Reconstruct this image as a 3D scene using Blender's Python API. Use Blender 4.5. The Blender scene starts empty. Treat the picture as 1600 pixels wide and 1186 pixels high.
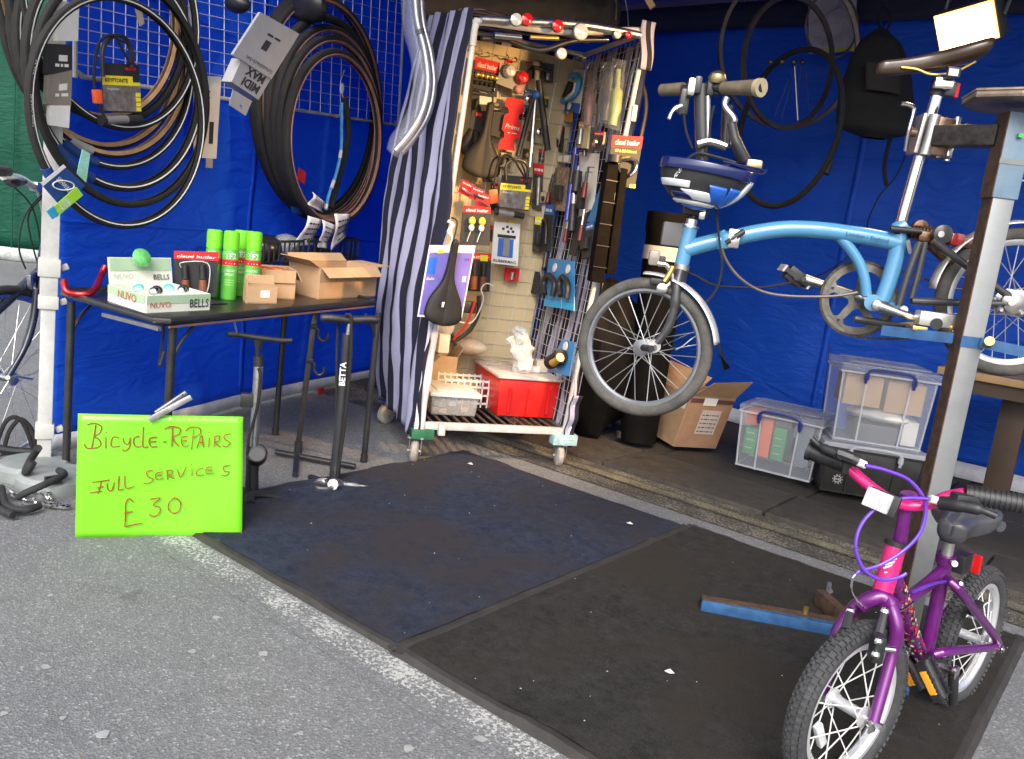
import bpy, bmesh, math, random
from mathutils import Vector as V, Matrix
random.seed(7)
C = bpy.context.scene.collection
SC = bpy.context.scene
# ---------------------------------------------------------------- camera
H = 1.05; F = 1312.0; CX, CY = 800.0, 593.0
RX = V((0.77165013, 0.62387724, 0.1238276))
RY = V((0.20347679, -0.05768182, -0.97737915))
RZ = V((-0.602622, 0.77939079, -0.17145472))
CAM = V((0, 0, H))
cd = bpy.data.cameras.new('camera'); cam = bpy.data.objects.new('camera', cd); C.objects.link(cam)
cd.sensor_width = 36; cd.lens = 36 * F / 1600; cd.clip_start = 0.05; cd.clip_end = 500
m = Matrix((RX, -RY, -RZ)).transposed().to_4x4(); m.translation = CAM
cam.matrix_world = m; SC.camera = cam
# ---------------------------------------------------------------- world, sun, exposure
w = bpy.data.worlds.new('World'); SC.world = w; w.use_nodes = True
nt = w.node_tree; bg = nt.nodes['Background']
sky = nt.nodes.new('ShaderNodeTexSky'); sky.sky_type = 'NISHITA'; sky.sun_disc = False
SUN_EL, SUN_AZ = math.radians(40), math.radians(148)
sky.sun_elevation = SUN_EL; sky.sun_rotation = SUN_AZ; sky.air_density = 1.0; sky.dust_density = 4.0; sky.ozone_density = 1.0
hs = nt.nodes.new('ShaderNodeHueSaturation'); hs.inputs['Saturation'].default_value = 0.4   # overcast: grey sky
nt.links.new(sky.outputs[0], hs.inputs['Color']); nt.links.new(hs.outputs[0], bg.inputs[0]); bg.inputs[1].default_value = 0.15
sl = bpy.data.lights.new('sun', 'SUN'); sl.energy = .95; sl.angle = math.radians(35); sl.color = (1, .98, .96)
so = bpy.data.objects.new('sun', sl); C.objects.link(so)
sd = V((math.sin(SUN_AZ) * math.cos(SUN_EL), math.cos(SUN_AZ) * math.cos(SUN_EL), math.sin(SUN_EL)))
so.rotation_euler = sd.to_track_quat('Z', 'Y').to_euler()
SC.view_settings.view_transform = 'Standard'; SC.view_settings.look = 'None'
SC.view_settings.exposure = 1.05; SC.view_settings.gamma = 1.0; SC.view_settings.use_curve_mapping = False
SC.render.engine = 'CYCLES'
# ---------------------------------------------------------------- photo geometry helpers
def ray(x, y): return RX * (x - CX) + RY * (y - CY) + RZ * F
def D(x, y, d): return CAM + ray(x, y) * (d / F)                 # point at forward depth d
def G(x, y, z=0.0):
    r = ray(x, y); return CAM + r * ((z - H) / r.z)
def depth(p): return (V(p) - CAM).dot(RZ)
def pxm(p): return depth(p) / F                                     # metres per pixel at p
class Plane:
    def __init__(s, p, n):
        s.p = V(p); s.n = V(n).normalized()
        if s.n.dot(CAM - s.p) < 0: s.n = -s.n
        s.up = (V((0, 0, 1)) - s.n * s.n.z).normalized(); s.ri = s.up.cross(s.n)   # right as seen from the front
    def at(s, x, y, off=0.0):
        r = ray(x, y); return CAM + r * ((s.p + s.n * off - CAM).dot(s.n) / r.dot(s.n))
def vplane(a, b):                                                    # vertical plane through two ground points
    d = V(b) - V(a); return Plane(a, (d.y, -d.x, 0))
def zat(ground, x, y):                                               # height of the pixel on the vertical line above a ground point
    g = V(ground); hv = V((CAM.x - g.x, CAM.y - g.y, 0)); return Plane(g, hv).at(x, y).z
# ---------------------------------------------------------------- materials
MT = {}
def mat(name, col, rough=.55, metal=0., var=.12, scale=14., bump=.0, bscale=180., coat=0., alpha=1., trans=0., emit=None, spec=.5, col2=None, detail=4.):
    if name in MT: return MT[name]
    m = bpy.data.materials.new(name); m.use_nodes = True; MT[name] = m
    t = m.node_tree; b = t.nodes['Principled BSDF']; L = t.links
    b.inputs['Roughness'].default_value = rough; b.inputs['Metallic'].default_value = metal
    b.inputs['Coat Weight'].default_value = coat; b.inputs['Alpha'].default_value = alpha
    b.inputs['Transmission Weight'].default_value = trans; b.inputs['Specular IOR Level'].default_value = spec
    b.inputs['Base Color'].default_value = (*col, 1)
    tc = t.nodes.new('ShaderNodeTexCoord')
    if var > 0 or col2:
        n = t.nodes.new('ShaderNodeTexNoise'); n.inputs['Scale'].default_value = scale; n.inputs['Detail'].default_value = detail
        n.inputs['Roughness'].default_value = .65
        L.new(tc.outputs['Object'], n.inputs['Vector'])
        r = t.nodes.new('ShaderNodeValToRGB'); r.color_ramp.elements[0].position = .33; r.color_ramp.elements[1].position = .67
        c2 = col2 or tuple(min(1, c * (1 + var)) for c in col); c1 = col if col2 else tuple(c * (1 - var) for c in col)
        r.color_ramp.elements[0].color = (*c1, 1); r.color_ramp.elements[1].color = (*c2, 1)
        L.new(n.outputs[0], r.inputs[0]); L.new(r.outputs[0], b.inputs['Base Color'])
        rr = t.nodes.new('ShaderNodeMapRange'); rr.inputs[3].default_value = max(.03, rough - .1); rr.inputs[4].default_value = min(1, rough + .12)
        L.new(n.outputs[0], rr.inputs[0]); L.new(rr.outputs[0], b.inputs['Roughness'])
    if bump > 0:
        n2 = t.nodes.new('ShaderNodeTexNoise'); n2.inputs['Scale'].default_value = bscale; n2.inputs['Detail'].default_value = 3
        L.new(tc.outputs['Object'], n2.inputs['Vector'])
        bp = t.nodes.new('ShaderNodeBump'); bp.inputs['Strength'].default_value = bump; bp.inputs['Distance'].default_value = .004
        L.new(n2.outputs[0], bp.inputs['Height']); L.new(bp.outputs[0], b.inputs['Normal'])
    if emit:
        b.inputs['Emission Color'].default_value = (*emit[:3], 1); b.inputs['Emission Strength'].default_value = emit[3]
    return m
BLACK = mat('black_plastic', (.018, .018, .02), .45, var=.3)
BMETAL = mat('black_painted_steel', (.02, .02, .022), .38, .0, var=.3, coat=.2)
RUB = mat('tyre_rubber', (.012, .011, .011), .88, var=.35, scale=30, bump=.3)
RUBG = mat('dusty_tyre_rubber', (.075, .07, .062), .85, var=.35, scale=18, bump=.4)
TAN = mat('tan_sidewall', (.55, .33, .16), .7, var=.2)
PINKT = mat('brown_pink_sidewall', (.26, .13, .10), .7, var=.2)
CHROME = mat('chrome', (.75, .74, .72), .16, 1., var=.06)
ALU = mat('brushed_aluminium', (.62, .62, .62), .32, 1., var=.12, scale=60)
STEEL = mat('dull_steel', (.42, .41, .4), .45, .9, var=.25, scale=25)
GALV = mat('galvanised_steel', (.24, .25, .255), .5, .6, var=.10, scale=9)
RUST = mat('rusty_steel', (.05, .032, .024), .8, .3, var=.5, scale=40, bump=.4, col2=(.13, .075, .045))
WHITE = mat('white_plastic', (.62, .62, .60), .45, var=.06)
WPAINT = mat('white_painted_steel', (.46, .46, .445), .45, var=.16, scale=12)
PAPER = mat('white_paper', (.66, .65, .62), .8, var=.05)
REDP = mat('red_print', (.58, .012, .016), .75, var=.1)
BLUEP = mat('blue_print', (.02, .12, .5), .4, var=.1)
YELP = mat('yellow_print', (.85, .68, .02), .4, var=.05)
GRNP = mat('green_print', (.1, .42, .08), .4, var=.1)
ORGP = mat('orange_print', (.85, .18, .03), .45, var=.1)
CARDB = mat('black_card', (.02, .02, .022), .7, var=.3, scale=30)
CARDBD = mat('corrugated_cardboard', (.44, .28, .155), .82, var=.12, scale=9, bump=.15, bscale=90)
CARDIN = mat('cardboard_inside', (.36, .225, .125), .85, var=.12)
CLEARB = mat('clear_blister_plastic', (.85, .87, .88), .12, var=0, alpha=.22)
TAPE = mat('brown_tape', (.30, .19, .10), .25, var=.1)
# ---------------------------------------------------------------- object helpers
ORG = {}
def thing(name, label, cat, loc, group=None):
    o = bpy.data.objects.new(name, None); C.objects.link(o); o.location = V(loc); o.empty_display_size = .05
    o['label'] = label; o['category'] = cat
    if group: o['group'] = group
    ORG[o] = V(loc); return o
def tag(o, label, cat, group=None):
    o['label'] = label; o['category'] = cat
    if group: o['group'] = group
    return o
def sm(pts, k=6, closed=False):                                      # Catmull-Rom
    pts = [V(p) for p in pts]; n = len(pts); out = []
    rng = range(n if closed else n - 1)
    for i in rng:
        g = (lambda j: pts[j % n]) if closed else (lambda j: pts[max(0, min(n - 1, j))])
        a, b, c, d = g(i - 1), g(i), g(i + 1), g(i + 2)
        for j in range(k):
            t = j / k
            out.append(.5 * ((2 * b) + (c - a) * t + (2 * a - 5 * b + 4 * c - d) * t * t + (3 * b - a - 3 * c + d) * t ** 3))
    if not closed: out.append(pts[-1])
    return out
class MB:
    def __init__(s): s.v = []; s.f = []; s.u = {}; s.mi = []
    def face(s, idx): s.f.append(idx)
    def tube(s, pts, r, n=8, closed=False, cap=True, flat=None):
        pts = [V(p) for p in pts]; k = len(pts); rs = r if isinstance(r, (list, tuple)) else [r] * k
        if isinstance(r, (list, tuple)) and len(r) != k: rs = [r[0] + (r[-1] - r[0]) * i / (k - 1) for i in range(k)]
        base = len(s.v); prev = None
        for i, p in enumerate(pts):
            if closed: t = pts[(i + 1) % k] - pts[i - 1]
            else: t = pts[min(k - 1, i + 1)] - pts[max(0, i - 1)]
            if t.length < 1e-9: t = V((0, 0, 1))
            t.normalize()
            if prev is None:
                a = flat if flat is not None else (V((0, 0, 1)) if abs(t.z) < .9 else V((1, 0, 0)))
                prev = V(a)
            u = prev - t * prev.dot(t)
            if u.length < 1e-6: u = t.orthogonal()
            u.normalize(); w_ = t.cross(u); prev = u
            for j in range(n):
                a = 2 * math.pi * j / n; s.v.append(p + (u * math.cos(a) + w_ * math.sin(a)) * rs[i])
        rings = k if closed else k - 1
        for i in range(rings):
            for j in range(n):
                a = base + i * n + j; b = base + i * n + (j + 1) % n
                c = base + ((i + 1) % k) * n + (j + 1) % n; d = base + ((i + 1) % k) * n + j
                s.f.append((a, b, c, d))
        if cap and not closed:
            s.f.append(tuple(base + j for j in reversed(range(n)))); s.f.append(tuple(base + (k - 1) * n + j for j in range(n)))
        return s
    def cyl(s, a, b, r, r2=None, n=14): return s.tube([a, b], [r, r if r2 is None else r2], n)
    def bx(s, o, a, b, c):                                            # box from corner and three edge vectors
        o, a, b, c = V(o), V(a), V(b), V(c); k = len(s.v)
        s.v += [o, o + a, o + a + b, o + b, o + c, o + a + c, o + a + b + c, o + b + c]
        fs = [(0, 3, 2, 1), (4, 5, 6, 7), (0, 1, 5, 4), (1, 2, 6, 5), (2, 3, 7, 6), (3, 0, 4, 7)]
        if a.cross(b).dot(c) < 0: fs = [tuple(reversed(q)) for q in fs]
        s.f += [tuple(k + i for i in q) for q in fs]; return s
    def cb(s, c, a, b, d):                                            # centred box
        c, a, b, d = V(c), V(a), V(b), V(d); return s.bx(c - a / 2 - b / 2 - d / 2, a, b, d)
    def bar(s, p, q, wd, th, side=None):                              # rectangular bar between points
        p, q = V(p), V(q); t = (q - p).normalized(); side = V(side) if side is not None else V((0, 0, 1))
        u = (side - t * side.dot(t)).normalized(); w_ = t.cross(u)
        return s.bx(p - u * wd / 2 - w_ * th / 2, q - p, u * wd, w_ * th)
    def prism(s, poly, nv):                                           # polygon extruded by vector nv
        poly = [V(p) for p in poly]; nv = V(nv); k = len(s.v); n = len(poly)
        s.v += poly + [p + nv for p in poly]
        s.f.append(tuple(k + i for i in reversed(range(n)))); s.f.append(tuple(k + n + i for i in range(n)))
        for i in range(n): j = (i + 1) % n; s.f.append((k + i, k + j, k + n + j, k + n + i))
        return s
    def ring(s, c, ex, ey, R, prof, n=56, a0=0, a1=2 * math.pi):      # prof: list of (radial, axial) offsets, closed section swept round
        c = V(c); ax = ex.cross(ey).normalized(); k = len(s.v); m = len(prof); full = abs(a1 - a0 - 2 * math.pi) < 1e-6
        cnt = n if full else n + 1
        for i in range(cnt):
            a = a0 + (a1 - a0) * i / n; d = ex * math.cos(a) + ey * math.sin(a)
            for (pr, pa) in prof: s.v.append(c + d * (R + pr) + ax * pa)
        for i in range(n):
            i2 = (i + 1) % cnt
            for j in range(m):
                j2 = (j + 1) % m; s.f.append((k + i * m + j, k + i2 * m + j, k + i2 * m + j2, k + i * m + j2))
        if not full:
            s.f.append(tuple(k + j for j in range(m))); s.f.append(tuple(k + n * m + j for j in reversed(range(m))))
        return s
    def grid(s, fn, nu, nv, uv=None):
        k = len(s.v)
        for j in range(nv + 1):
            for i in range(nu + 1): s.v.append(V(fn(i / nu, j / nv)))
        for j in range(nv):
            for i in range(nu):
                a = k + j * (nu + 1) + i; s.f.append((a, a + 1, a + nu + 2, a + nu + 1))
        if uv:
            for j in range(nv + 1):
                for i in range(nu + 1): s.u[k + j * (nu + 1) + i] = uv(i / nu, j / nv)
        return s
    def ball(s, c, r, n=10, sc=(1, 1, 1), ax=None):
        c = V(c); k = len(s.v); m = n // 2 + 1; ax = ax or (V((1, 0, 0)), V((0, 1, 0)), V((0, 0, 1)))
        for i in range(m):
            th = math.pi * i / (m - 1)
            for j in range(n):
                ph = 2 * math.pi * j / n
                s.v.append(c + ax[0] * (math.sin(th) * math.cos(ph) * r * sc[0]) + ax[1] * (math.sin(th) * math.sin(ph) * r * sc[1]) + ax[2] * (math.cos(th) * r * sc[2]))
        for i in range(m - 1):
            for j in range(n): s.f.append((k + i * n + j, k + (i + 1) * n + j, k + (i + 1) * n + (j + 1) % n, k + i * n + (j + 1) % n))
        return s
    def lathe(s, c, axis, prof, n=20):                                # prof: (radius, height along axis)
        c = V(c); axis = V(axis).normalized(); u = axis.orthogonal().normalized(); w_ = axis.cross(u); k = len(s.v); m = len(prof)
        for (r, h) in prof:
            for j in range(n):
                a = 2 * math.pi * j / n; s.v.append(c + axis * h + (u * math.cos(a) + w_ * math.sin(a)) * max(r, 1e-5))
        for i in range(m - 1):
            for j in range(n): s.f.append((k + i * n + j, k + i * n + (j + 1) % n, k + (i + 1) * n + (j + 1) % n, k + (i + 1) * n + j))
        s.f.append(tuple(k + j for j in reversed(range(n)))); s.f.append(tuple(k + (m - 1) * n + j for j in range(n)))
        return s
    def build(s, name, mt, parent=None, smooth=True, bevel=0, sub=0, solid=0, ang=38, at=None):
        if parent is not None: off = ORG[parent]
        else:
            xs = [v.x for v in s.v]; ys = [v.y for v in s.v]; zs = [v.z for v in s.v]
            off = V(at) if at is not None else V(((min(xs) + max(xs)) / 2, (min(ys) + max(ys)) / 2, min(zs)))
        me = bpy.data.meshes.new(name); me.from_pydata([tuple(v - off) for v in s.v], [], s.f)
        if s.u:
            ul = me.uv_layers.new(name='UVMap')
            for lp in me.loops: ul.data[lp.index].uv = s.u.get(lp.vertex_index, (0, 0))
        me.validate(); me.materials.append(mt)
        bm = bmesh.new(); bm.from_mesh(me)
        if not s.u: bmesh.ops.recalc_face_normals(bm, faces=bm.faces)
        if bevel: bmesh.ops.bevel(bm, geom=list(bm.edges), offset=bevel, segments=2, affect='EDGES', profile=.6)
        bm.to_mesh(me); bm.free()
        if smooth: me.shade_smooth(); me.set_sharp_from_angle(angle=math.radians(ang))
        o = bpy.data.objects.new(name, me); C.objects.link(o)
        if parent is None: o.location = off
        else: o.parent = parent
        ORG[o] = off.copy()
        if sub: md = o.modifiers.new('sub', 'SUBSURF'); md.levels = sub; md.render_levels = sub
        if solid: md = o.modifiers.new('sol', 'SOLIDIFY'); md.thickness = solid; md.offset = 0
        return o
def struct(o): o['kind'] = 'structure'; return o
def stuff(o): o['kind'] = 'stuff'; return o
_tc = {}
def text2d(body, bold=0.0):
    if (body, bold) in _tc: return _tc[(body, bold)]
    if body.startswith('~'):                                         # small print nobody can read: a row of word-sized marks
        rg = random.Random(len(body)); x = 0; vs = []; fs = []
        for w_ in body[1:]:
            L = {'a': .5, 'b': .9, 'c': 1.4}[w_]; k = len(vs); vs += [(x, .08), (x + L, .08), (x + L, .5 + .1 * rg.random()), (x, .55)]; fs.append((k, k + 1, k + 2, k + 3)); x += L + .3
        r = (vs, fs, x - .3); _tc[(body, bold)] = r; return r
    cu = bpy.data.curves.new('t', 'FONT'); cu.body = body; cu.size = 1; cu.resolution_u = 2; cu.offset = bold
    ob = bpy.data.objects.new('t', cu); C.objects.link(ob)
    dg = bpy.context.evaluated_depsgraph_get(); me = ob.evaluated_get(dg).to_mesh()
    vs = [(v.co.x, v.co.y) for v in me.vertices]; fs = [tuple(p.vertices) for p in me.polygons]
    ob.evaluated_get(dg).to_mesh_clear(); bpy.data.objects.remove(ob); bpy.data.curves.remove(cu)
    x0 = min(v[0] for v in vs); x1 = max(v[0] for v in vs)
    r = ([(x - x0, y) for x, y in vs], fs, x1 - x0); _tc[(body, bold)] = r; return r
def write(body, p, q, up, hgt, mt, parent, name='lettering', bold=.0, slant=0.):
    """flat print: baseline from p to q (stretched to fit), cap height hgt along up"""
    vs, fs, wd = text2d(body, bold); p, q = V(p), V(q); ex = (q - p) / wd; u = V(up).normalized() * (hgt / .7)
    b = MB(); b.v = [p + ex * (x + slant * y) + u * y for x, y in vs]; b.f = list(fs)
    me = bpy.data.meshes.new(name); off = ORG[parent]
    me.from_pydata([tuple(v - off) for v in b.v], [], b.f); me.materials.append(mt)
    o = bpy.data.objects.new(name, me); C.objects.link(o); o.parent = parent; ORG[o] = off.copy(); return o
def quad_on(pl, px, off): return [pl.at(x, y, off) for x, y in px]
def card(pl, px, off, th=.002):
    q = quad_on(pl, px, off); return MB().prism(q, -pl.n * th)
def bil(q, u, v): return (q[0] * (1 - u) + q[1] * u) * (1 - v) + (q[3] * (1 - u) + q[2] * u) * v
# quads are given top-left, top-right, bottom-right, bottom-left
def wr(body, q, u0, u1, v, h, mt, parent, n, bold=0., slant=0., name='lettering', lift=.0012):
    """text inside quad q: baseline at v from u0 to u1, cap height h (fraction of the quad's height)"""
    a = bil(q, u0, v) + n * lift; b = bil(q, u1, v) + n * lift; t = bil(q, u0, v - h) + n * lift
    return write(body, a, b, t - a, (t - a).length, mt, parent, name, bold, slant)
def sub_panel(q, u0, v0, u1, v1, n, lift, mt, parent, name, th=.0008):
    pts = [bil(q, u0, v0), bil(q, u1, v0), bil(q, u1, v1), bil(q, u0, v1)]
    return MB().prism([p + n * lift for p in pts], -n * th).build(name, mt, parent, smooth=False)
def view_frame(x, y, d, ratio=1., sign=1):
    """horizontal in-plane axis of an upright disc seen with the given width/height ratio"""
    r = ray(x, y); r = V((r.x, r.y, 0)).normalized(); per = V((r.y, -r.x, 0)); th = math.acos(min(1, ratio)) * sign
    return per * math.cos(th) + r * math.sin(th)
Z = V((0, 0, 1))
# ================================================================= THE SETTING
from mathutils import noise
pi = math.pi
def fbm(x, y, z=0., o=4): return noise.fractal(V((x, y, z)), 1.0, 2.0, o)
def node_mat(name, rough=.8):
    m = bpy.data.materials.new(name); m.use_nodes = True; MT[name] = m; t = m.node_tree; b = t.nodes['Principled BSDF']
    b.inputs['Roughness'].default_value = rough; tc = t.nodes.new('ShaderNodeTexCoord')
    return m, t, b, t.links, tc
def nnoise(t, L, tc, scale, detail=4, rough=.6, out='Object'):
    n = t.nodes.new('ShaderNodeTexNoise'); n.inputs['Scale'].default_value = scale; n.inputs['Detail'].default_value = detail
    n.inputs['Roughness'].default_value = rough; L.new(tc.outputs[out], n.inputs['Vector']); return n.outputs[0]
def nramp(t, L, src, stops):
    r = t.nodes.new('ShaderNodeValToRGB'); e = r.color_ramp.elements
    while len(e) < len(stops): e.new(.5)
    for i, (p, c) in enumerate(stops): e[i].position = p; e[i].color = (*c, 1) if len(c) == 3 else c
    L.new(src, r.inputs[0]); return r.outputs[0]
def nmix(t, L, fac, a, b, mode='MIX'):
    x = t.nodes.new('ShaderNodeMix'); x.data_type = 'RGBA'; x.blend_type = mode
    if isinstance(fac, (int, float)): x.inputs[0].default_value = fac
    else: L.new(fac, x.inputs[0])
    for k, s in ((6, a), (7, b)):
        if isinstance(s, tuple): x.inputs[k].default_value = (*s, 1)
        else: L.new(s, x.inputs[k])
    return x.outputs[2]
def nbump(t, L, b, src, strength, dist):
    bp = t.nodes.new('ShaderNodeBump'); bp.inputs['Strength'].default_value = strength; bp.inputs['Distance'].default_value = dist
    L.new(src, bp.inputs['Height']); L.new(bp.outputs[0], b.inputs['Normal'])
# asphalt
def asphalt_mat(name, dark, light, paint=None, hw=None):
    m, t, b, L, tc = node_mat(name, .82)
    vo = t.nodes.new('ShaderNodeTexVoronoi'); vo.inputs['Scale'].default_value = 200; L.new(tc.outputs['Object'], vo.inputs['Vector'])
    sep = t.nodes.new('ShaderNodeSeparateColor'); L.new(vo.outputs['Color'], sep.inputs[0])
    base = nramp(t, L, sep.outputs[0], [(.0, dark), (.55, tuple((a + c) / 2 for a, c in zip(dark, light))), (.9, light), (1., tuple(min(1, c * 1.55) for c in light))])
    big = nramp(t, L, nnoise(t, L, tc, 1.6, 5), [(.3, (.90, .91, .93)), (.7, (1.05, 1.05, 1.04))])
    mid = nramp(t, L, nnoise(t, L, tc, 14, 5, .7), [(.3, (.88, .88, .88)), (.7, (1.08, 1.08, 1.08))])
    c = nmix(t, L, 1., base, big, 'MULTIPLY'); c = nmix(t, L, 1., c, mid, 'MULTIPLY')
    st = nramp(t, L, nnoise(t, L, tc, 4.2, 8, .7), [(.60, (1, 1, 1)), (.70, (.72, .71, .70))]); c = nmix(t, L, 1., c, st, 'MULTIPLY')
    s2 = nramp(t, L, nnoise(t, L, tc, 60, 2, .5), [(.74, (0, 0, 0)), (.77, (1, 1, 1))]); c = nmix(t, L, s2, c, tuple(x * 1.8 for x in light))
    if paint:
        col, lo, hi = paint
        n1 = nnoise(t, L, tc, 95, 3, .7); n2 = nnoise(t, L, tc, 5, 3, .6)
        add = t.nodes.new('ShaderNodeMath'); add.operation = 'MULTIPLY_ADD'; add.inputs[1].default_value = .55; L.new(n2, add.inputs[0]); L.new(n1, add.inputs[2])
        if hw:                                                       # paint wears away towards the edges of the line
            sp = t.nodes.new('ShaderNodeSeparateXYZ'); L.new(tc.outputs['Object'], sp.inputs[0])
            ab = t.nodes.new('ShaderNodeMath'); ab.operation = 'ABSOLUTE'; L.new(sp.outputs[1], ab.inputs[0])
            pw = t.nodes.new('ShaderNodeMapRange'); pw.inputs[1].default_value = hw * .35; pw.inputs[2].default_value = hw; pw.inputs[3].default_value = 0; pw.inputs[4].default_value = -.32; L.new(ab.outputs[0], pw.inputs[0])
            a2 = t.nodes.new('ShaderNodeMath'); L.new(add.outputs[0], a2.inputs[0]); L.new(pw.outputs[0], a2.inputs[1]); add = a2
        msk = nramp(t, L, add.outputs[0], [(lo, (0, 0, 0)), (hi, (1, 1, 1))]); c = nmix(t, L, msk, c, col)
    L.new(c, b.inputs['Base Color'])
    nbump(t, L, b, vo.outputs['Distance'], .55, .003); return m
ASPH = asphalt_mat('asphalt', (.125, .127, .129), (.196, .198, .200))
STRIP = asphalt_mat('worn_white_paint_on_asphalt', (.125, .127, .129), (.196, .198, .200), ((.43, .43, .41), .775, .85), .085)
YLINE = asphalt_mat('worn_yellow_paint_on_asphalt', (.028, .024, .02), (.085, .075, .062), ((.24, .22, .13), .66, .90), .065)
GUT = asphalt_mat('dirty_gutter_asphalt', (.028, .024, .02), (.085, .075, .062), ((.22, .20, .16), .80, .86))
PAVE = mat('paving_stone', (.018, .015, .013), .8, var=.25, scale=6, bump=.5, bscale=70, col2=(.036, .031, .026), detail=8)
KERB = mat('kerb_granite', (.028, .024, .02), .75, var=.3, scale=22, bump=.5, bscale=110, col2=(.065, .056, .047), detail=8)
road = struct(MB().prism([(-45, -30, -.3), (30, -30, -.3), (30, 45, -.3), (-45, 45, -.3)], (0, 0, .3)).build('road', ASPH, smooth=False, at=(0, 0, 0)))
X0, X1 = -2.99 * .84, -1.579 * .84
YN, YF = 1.385, 2.955                                               # near and far edges of the two mats
def sheet(x0, y0, x1, y1, z, name, m, nx=1, ny=1):
    return MB().grid(lambda u, v: (x0 + (x1 - x0) * u, y0 + (y1 - y0) * v, z), nx, ny).build(name, m, smooth=False)
struct(sheet(-2.75, YN - .125, 1.2, YN + .03, .002, 'white_road_line', STRIP))
YK0, YK1 = G(1047, 762).y, G(1047, 722).y                            # kerb front and back
struct(sheet(-4.3, YK0 - .30, 3.0, YK0 - .0, .004, 'gutter', GUT))
struct(sheet(-2.9, YK0 - .17, 3.0, YK0 - .07, .008, 'yellow_road_line', YLINE))
pav = struct(MB().bx((-4.9, YK0 - .001, -.05), (7.9, 0, 0), (0, 2.9, 0), (0, 0, .053)).build('pavement', mat('paving_bed', (.03, .027, .024), .9), smooth=False))
x = -4.6
while x < 2.6:                                                      # kerb stones and flags, each a stone of its own
    l = .86 + random.uniform(-.05, .05); t = random.uniform(-.003, .003)
    MB().bx((x, YK0, -.02), (l - .012, 0, 0), (0, YK1 - YK0 - .01, 0), (0, 0, .046 + t)).build('kerb_stone', KERB, pav, bevel=.007); x += l
for r in range(3):
    x = -4.7 + .3 * (r % 2); y0 = YK1 + r * .62
    if y0 > 5.2: break
    while x < 2.4:
        l = random.uniform(.55, .9)
        a = random.uniform(-.003, .003); b_ = random.uniform(-.003, .003); o = V((x, y0, .027 + a))
        MB().bx(V((x, y0, -.01)), (l - .01, 0, b_), (0, .61, a), (0, 0, .033)).build('paving_slab', PAVE, pav, bevel=.004); x += l
# gum spots and specks on the road
b = MB()
for (px, py) in ((155, 854), (272, 932), (412, 1021), (161, 1147), (470, 1146), (760, 1128), (752, 1155), (202, 872), (78, 930), (338, 965), (300, 1018), (6, 1115), (98, 1122), (640, 1170), (72, 1042)):
    g = G(px, py, .001); r = random.uniform(.006, .013)
    b.prism([g + V((math.cos(a) * r * random.uniform(.6, 1.2), math.sin(a) * r * random.uniform(.6, 1.2), 0)) for a in [k * .785 for k in range(8)]], (0, 0, .0012))
stuff(b.build('chewing_gum_spots', mat('old_gum', (.30, .30, .29), .8, var=.2), smooth=False)); bpy.data.objects['chewing_gum_spots']['label'] = 'flattened pale gum spots scattered on the grey road in front'; bpy.data.objects['chewing_gum_spots']['category'] = 'gum spots'
# mats ------------------------------------------------------------
def mat_mat(name, c1, c2, dirt, dscale):
    m, t, b, L, tc = node_mat(name, .95)
    fib = nnoise(t, L, tc, 330, 3, .8); base = nramp(t, L, fib, [(.3, c1), (.75, c2)])
    mo = nramp(t, L, nnoise(t, L, tc, 28, 6, .75), [(.32, (.62, .62, .62)), (.68, (1.35, 1.35, 1.35))]); base = nmix(t, L, 1., base, mo, 'MULTIPLY')
    d = nramp(t, L, nnoise(t, L, tc, dscale, 9, .72), [(.44, (0, 0, 0)), (.60, (.9, .9, .9))])
    c = nmix(t, L, d, base, dirt)
    sp = nramp(t, L, nnoise(t, L, tc, 120, 2, .5), [(.775, (0, 0, 0)), (.80, (1, 1, 1))])
    c = nmix(t, L, sp, c, (.10, .09, .085)); L.new(c, b.inputs['Base Color']); b.inputs['Specular IOR Level'].default_value = .2
    b.inputs['Specular IOR Level'].default_value = .08
    nbump(t, L, b, fib, 1., .0035); return m
BLUEMAT = mat_mat('blue_carpet', (.018, .022, .036), (.052, .061, .094), (.044, .038, .040), 1.7)
GREYMAT = mat_mat('charcoal_carpet', (.018, .018, .018), (.058, .056, .052), (.040, .034, .028), 2.0)
RIMM = mat('mat_rubber_border', (.030, .027, .025), .8, var=.3, scale=20)
def floor_mat(x0, x1, y0, y1, z, m, label, cat):
    t = thing('floor_mat', label, cat, ((x0 + x1) / 2, (y0 + y1) / 2, 0)); bw = .028
    def hz(X, Y):
        e = min(X - x0, x1 - X, Y - y0, y1 - Y); return z + .004 + .006 * max(0, fbm(X * 2.2, Y * 2.2, 1)) + (.012 * max(0, fbm(X * 5, Y * 5, 3)) if e < .06 else 0)
    MB().grid(lambda u, v: (x0 + bw + (x1 - x0 - 2 * bw) * u, y0 + bw + (y1 - y0 - 2 * bw) * v, hz(x0 + (x1 - x0) * u, y0 + (y1 - y0) * v) + .004), 40, 40).build('carpet_pile', m, t)
    b = MB(); ks = 40
    for (p, q) in (((x0, y0), (x1, y0)), ((x1, y0), (x1, y1)), ((x1, y1), (x0, y1)), ((x0, y1), (x0, y0))):
        dx, dy = q[0] - p[0], q[1] - p[1]; ln = math.hypot(dx, dy); nx_, ny_ = -dy / ln, dx / ln
        def fn(u, v, p=p, dx=dx, dy=dy, nx_=nx_, ny_=ny_):
            X = p[0] + dx * u + nx_ * bw * 1.3 * v; Y = p[1] + dy * u + ny_ * bw * 1.3 * v
            wv = .004 * fbm(X * 3, Y * 3, 9) * .6; return (X + nx_ * wv * (1 - v), Y + ny_ * wv * (1 - v), (hz(X, Y) + (.001 if v > .1 else -hz(X, Y) + .0005)))
        b.grid(fn, ks, 3)
    b.build('rubber_border', RIMM, t); return t
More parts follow.
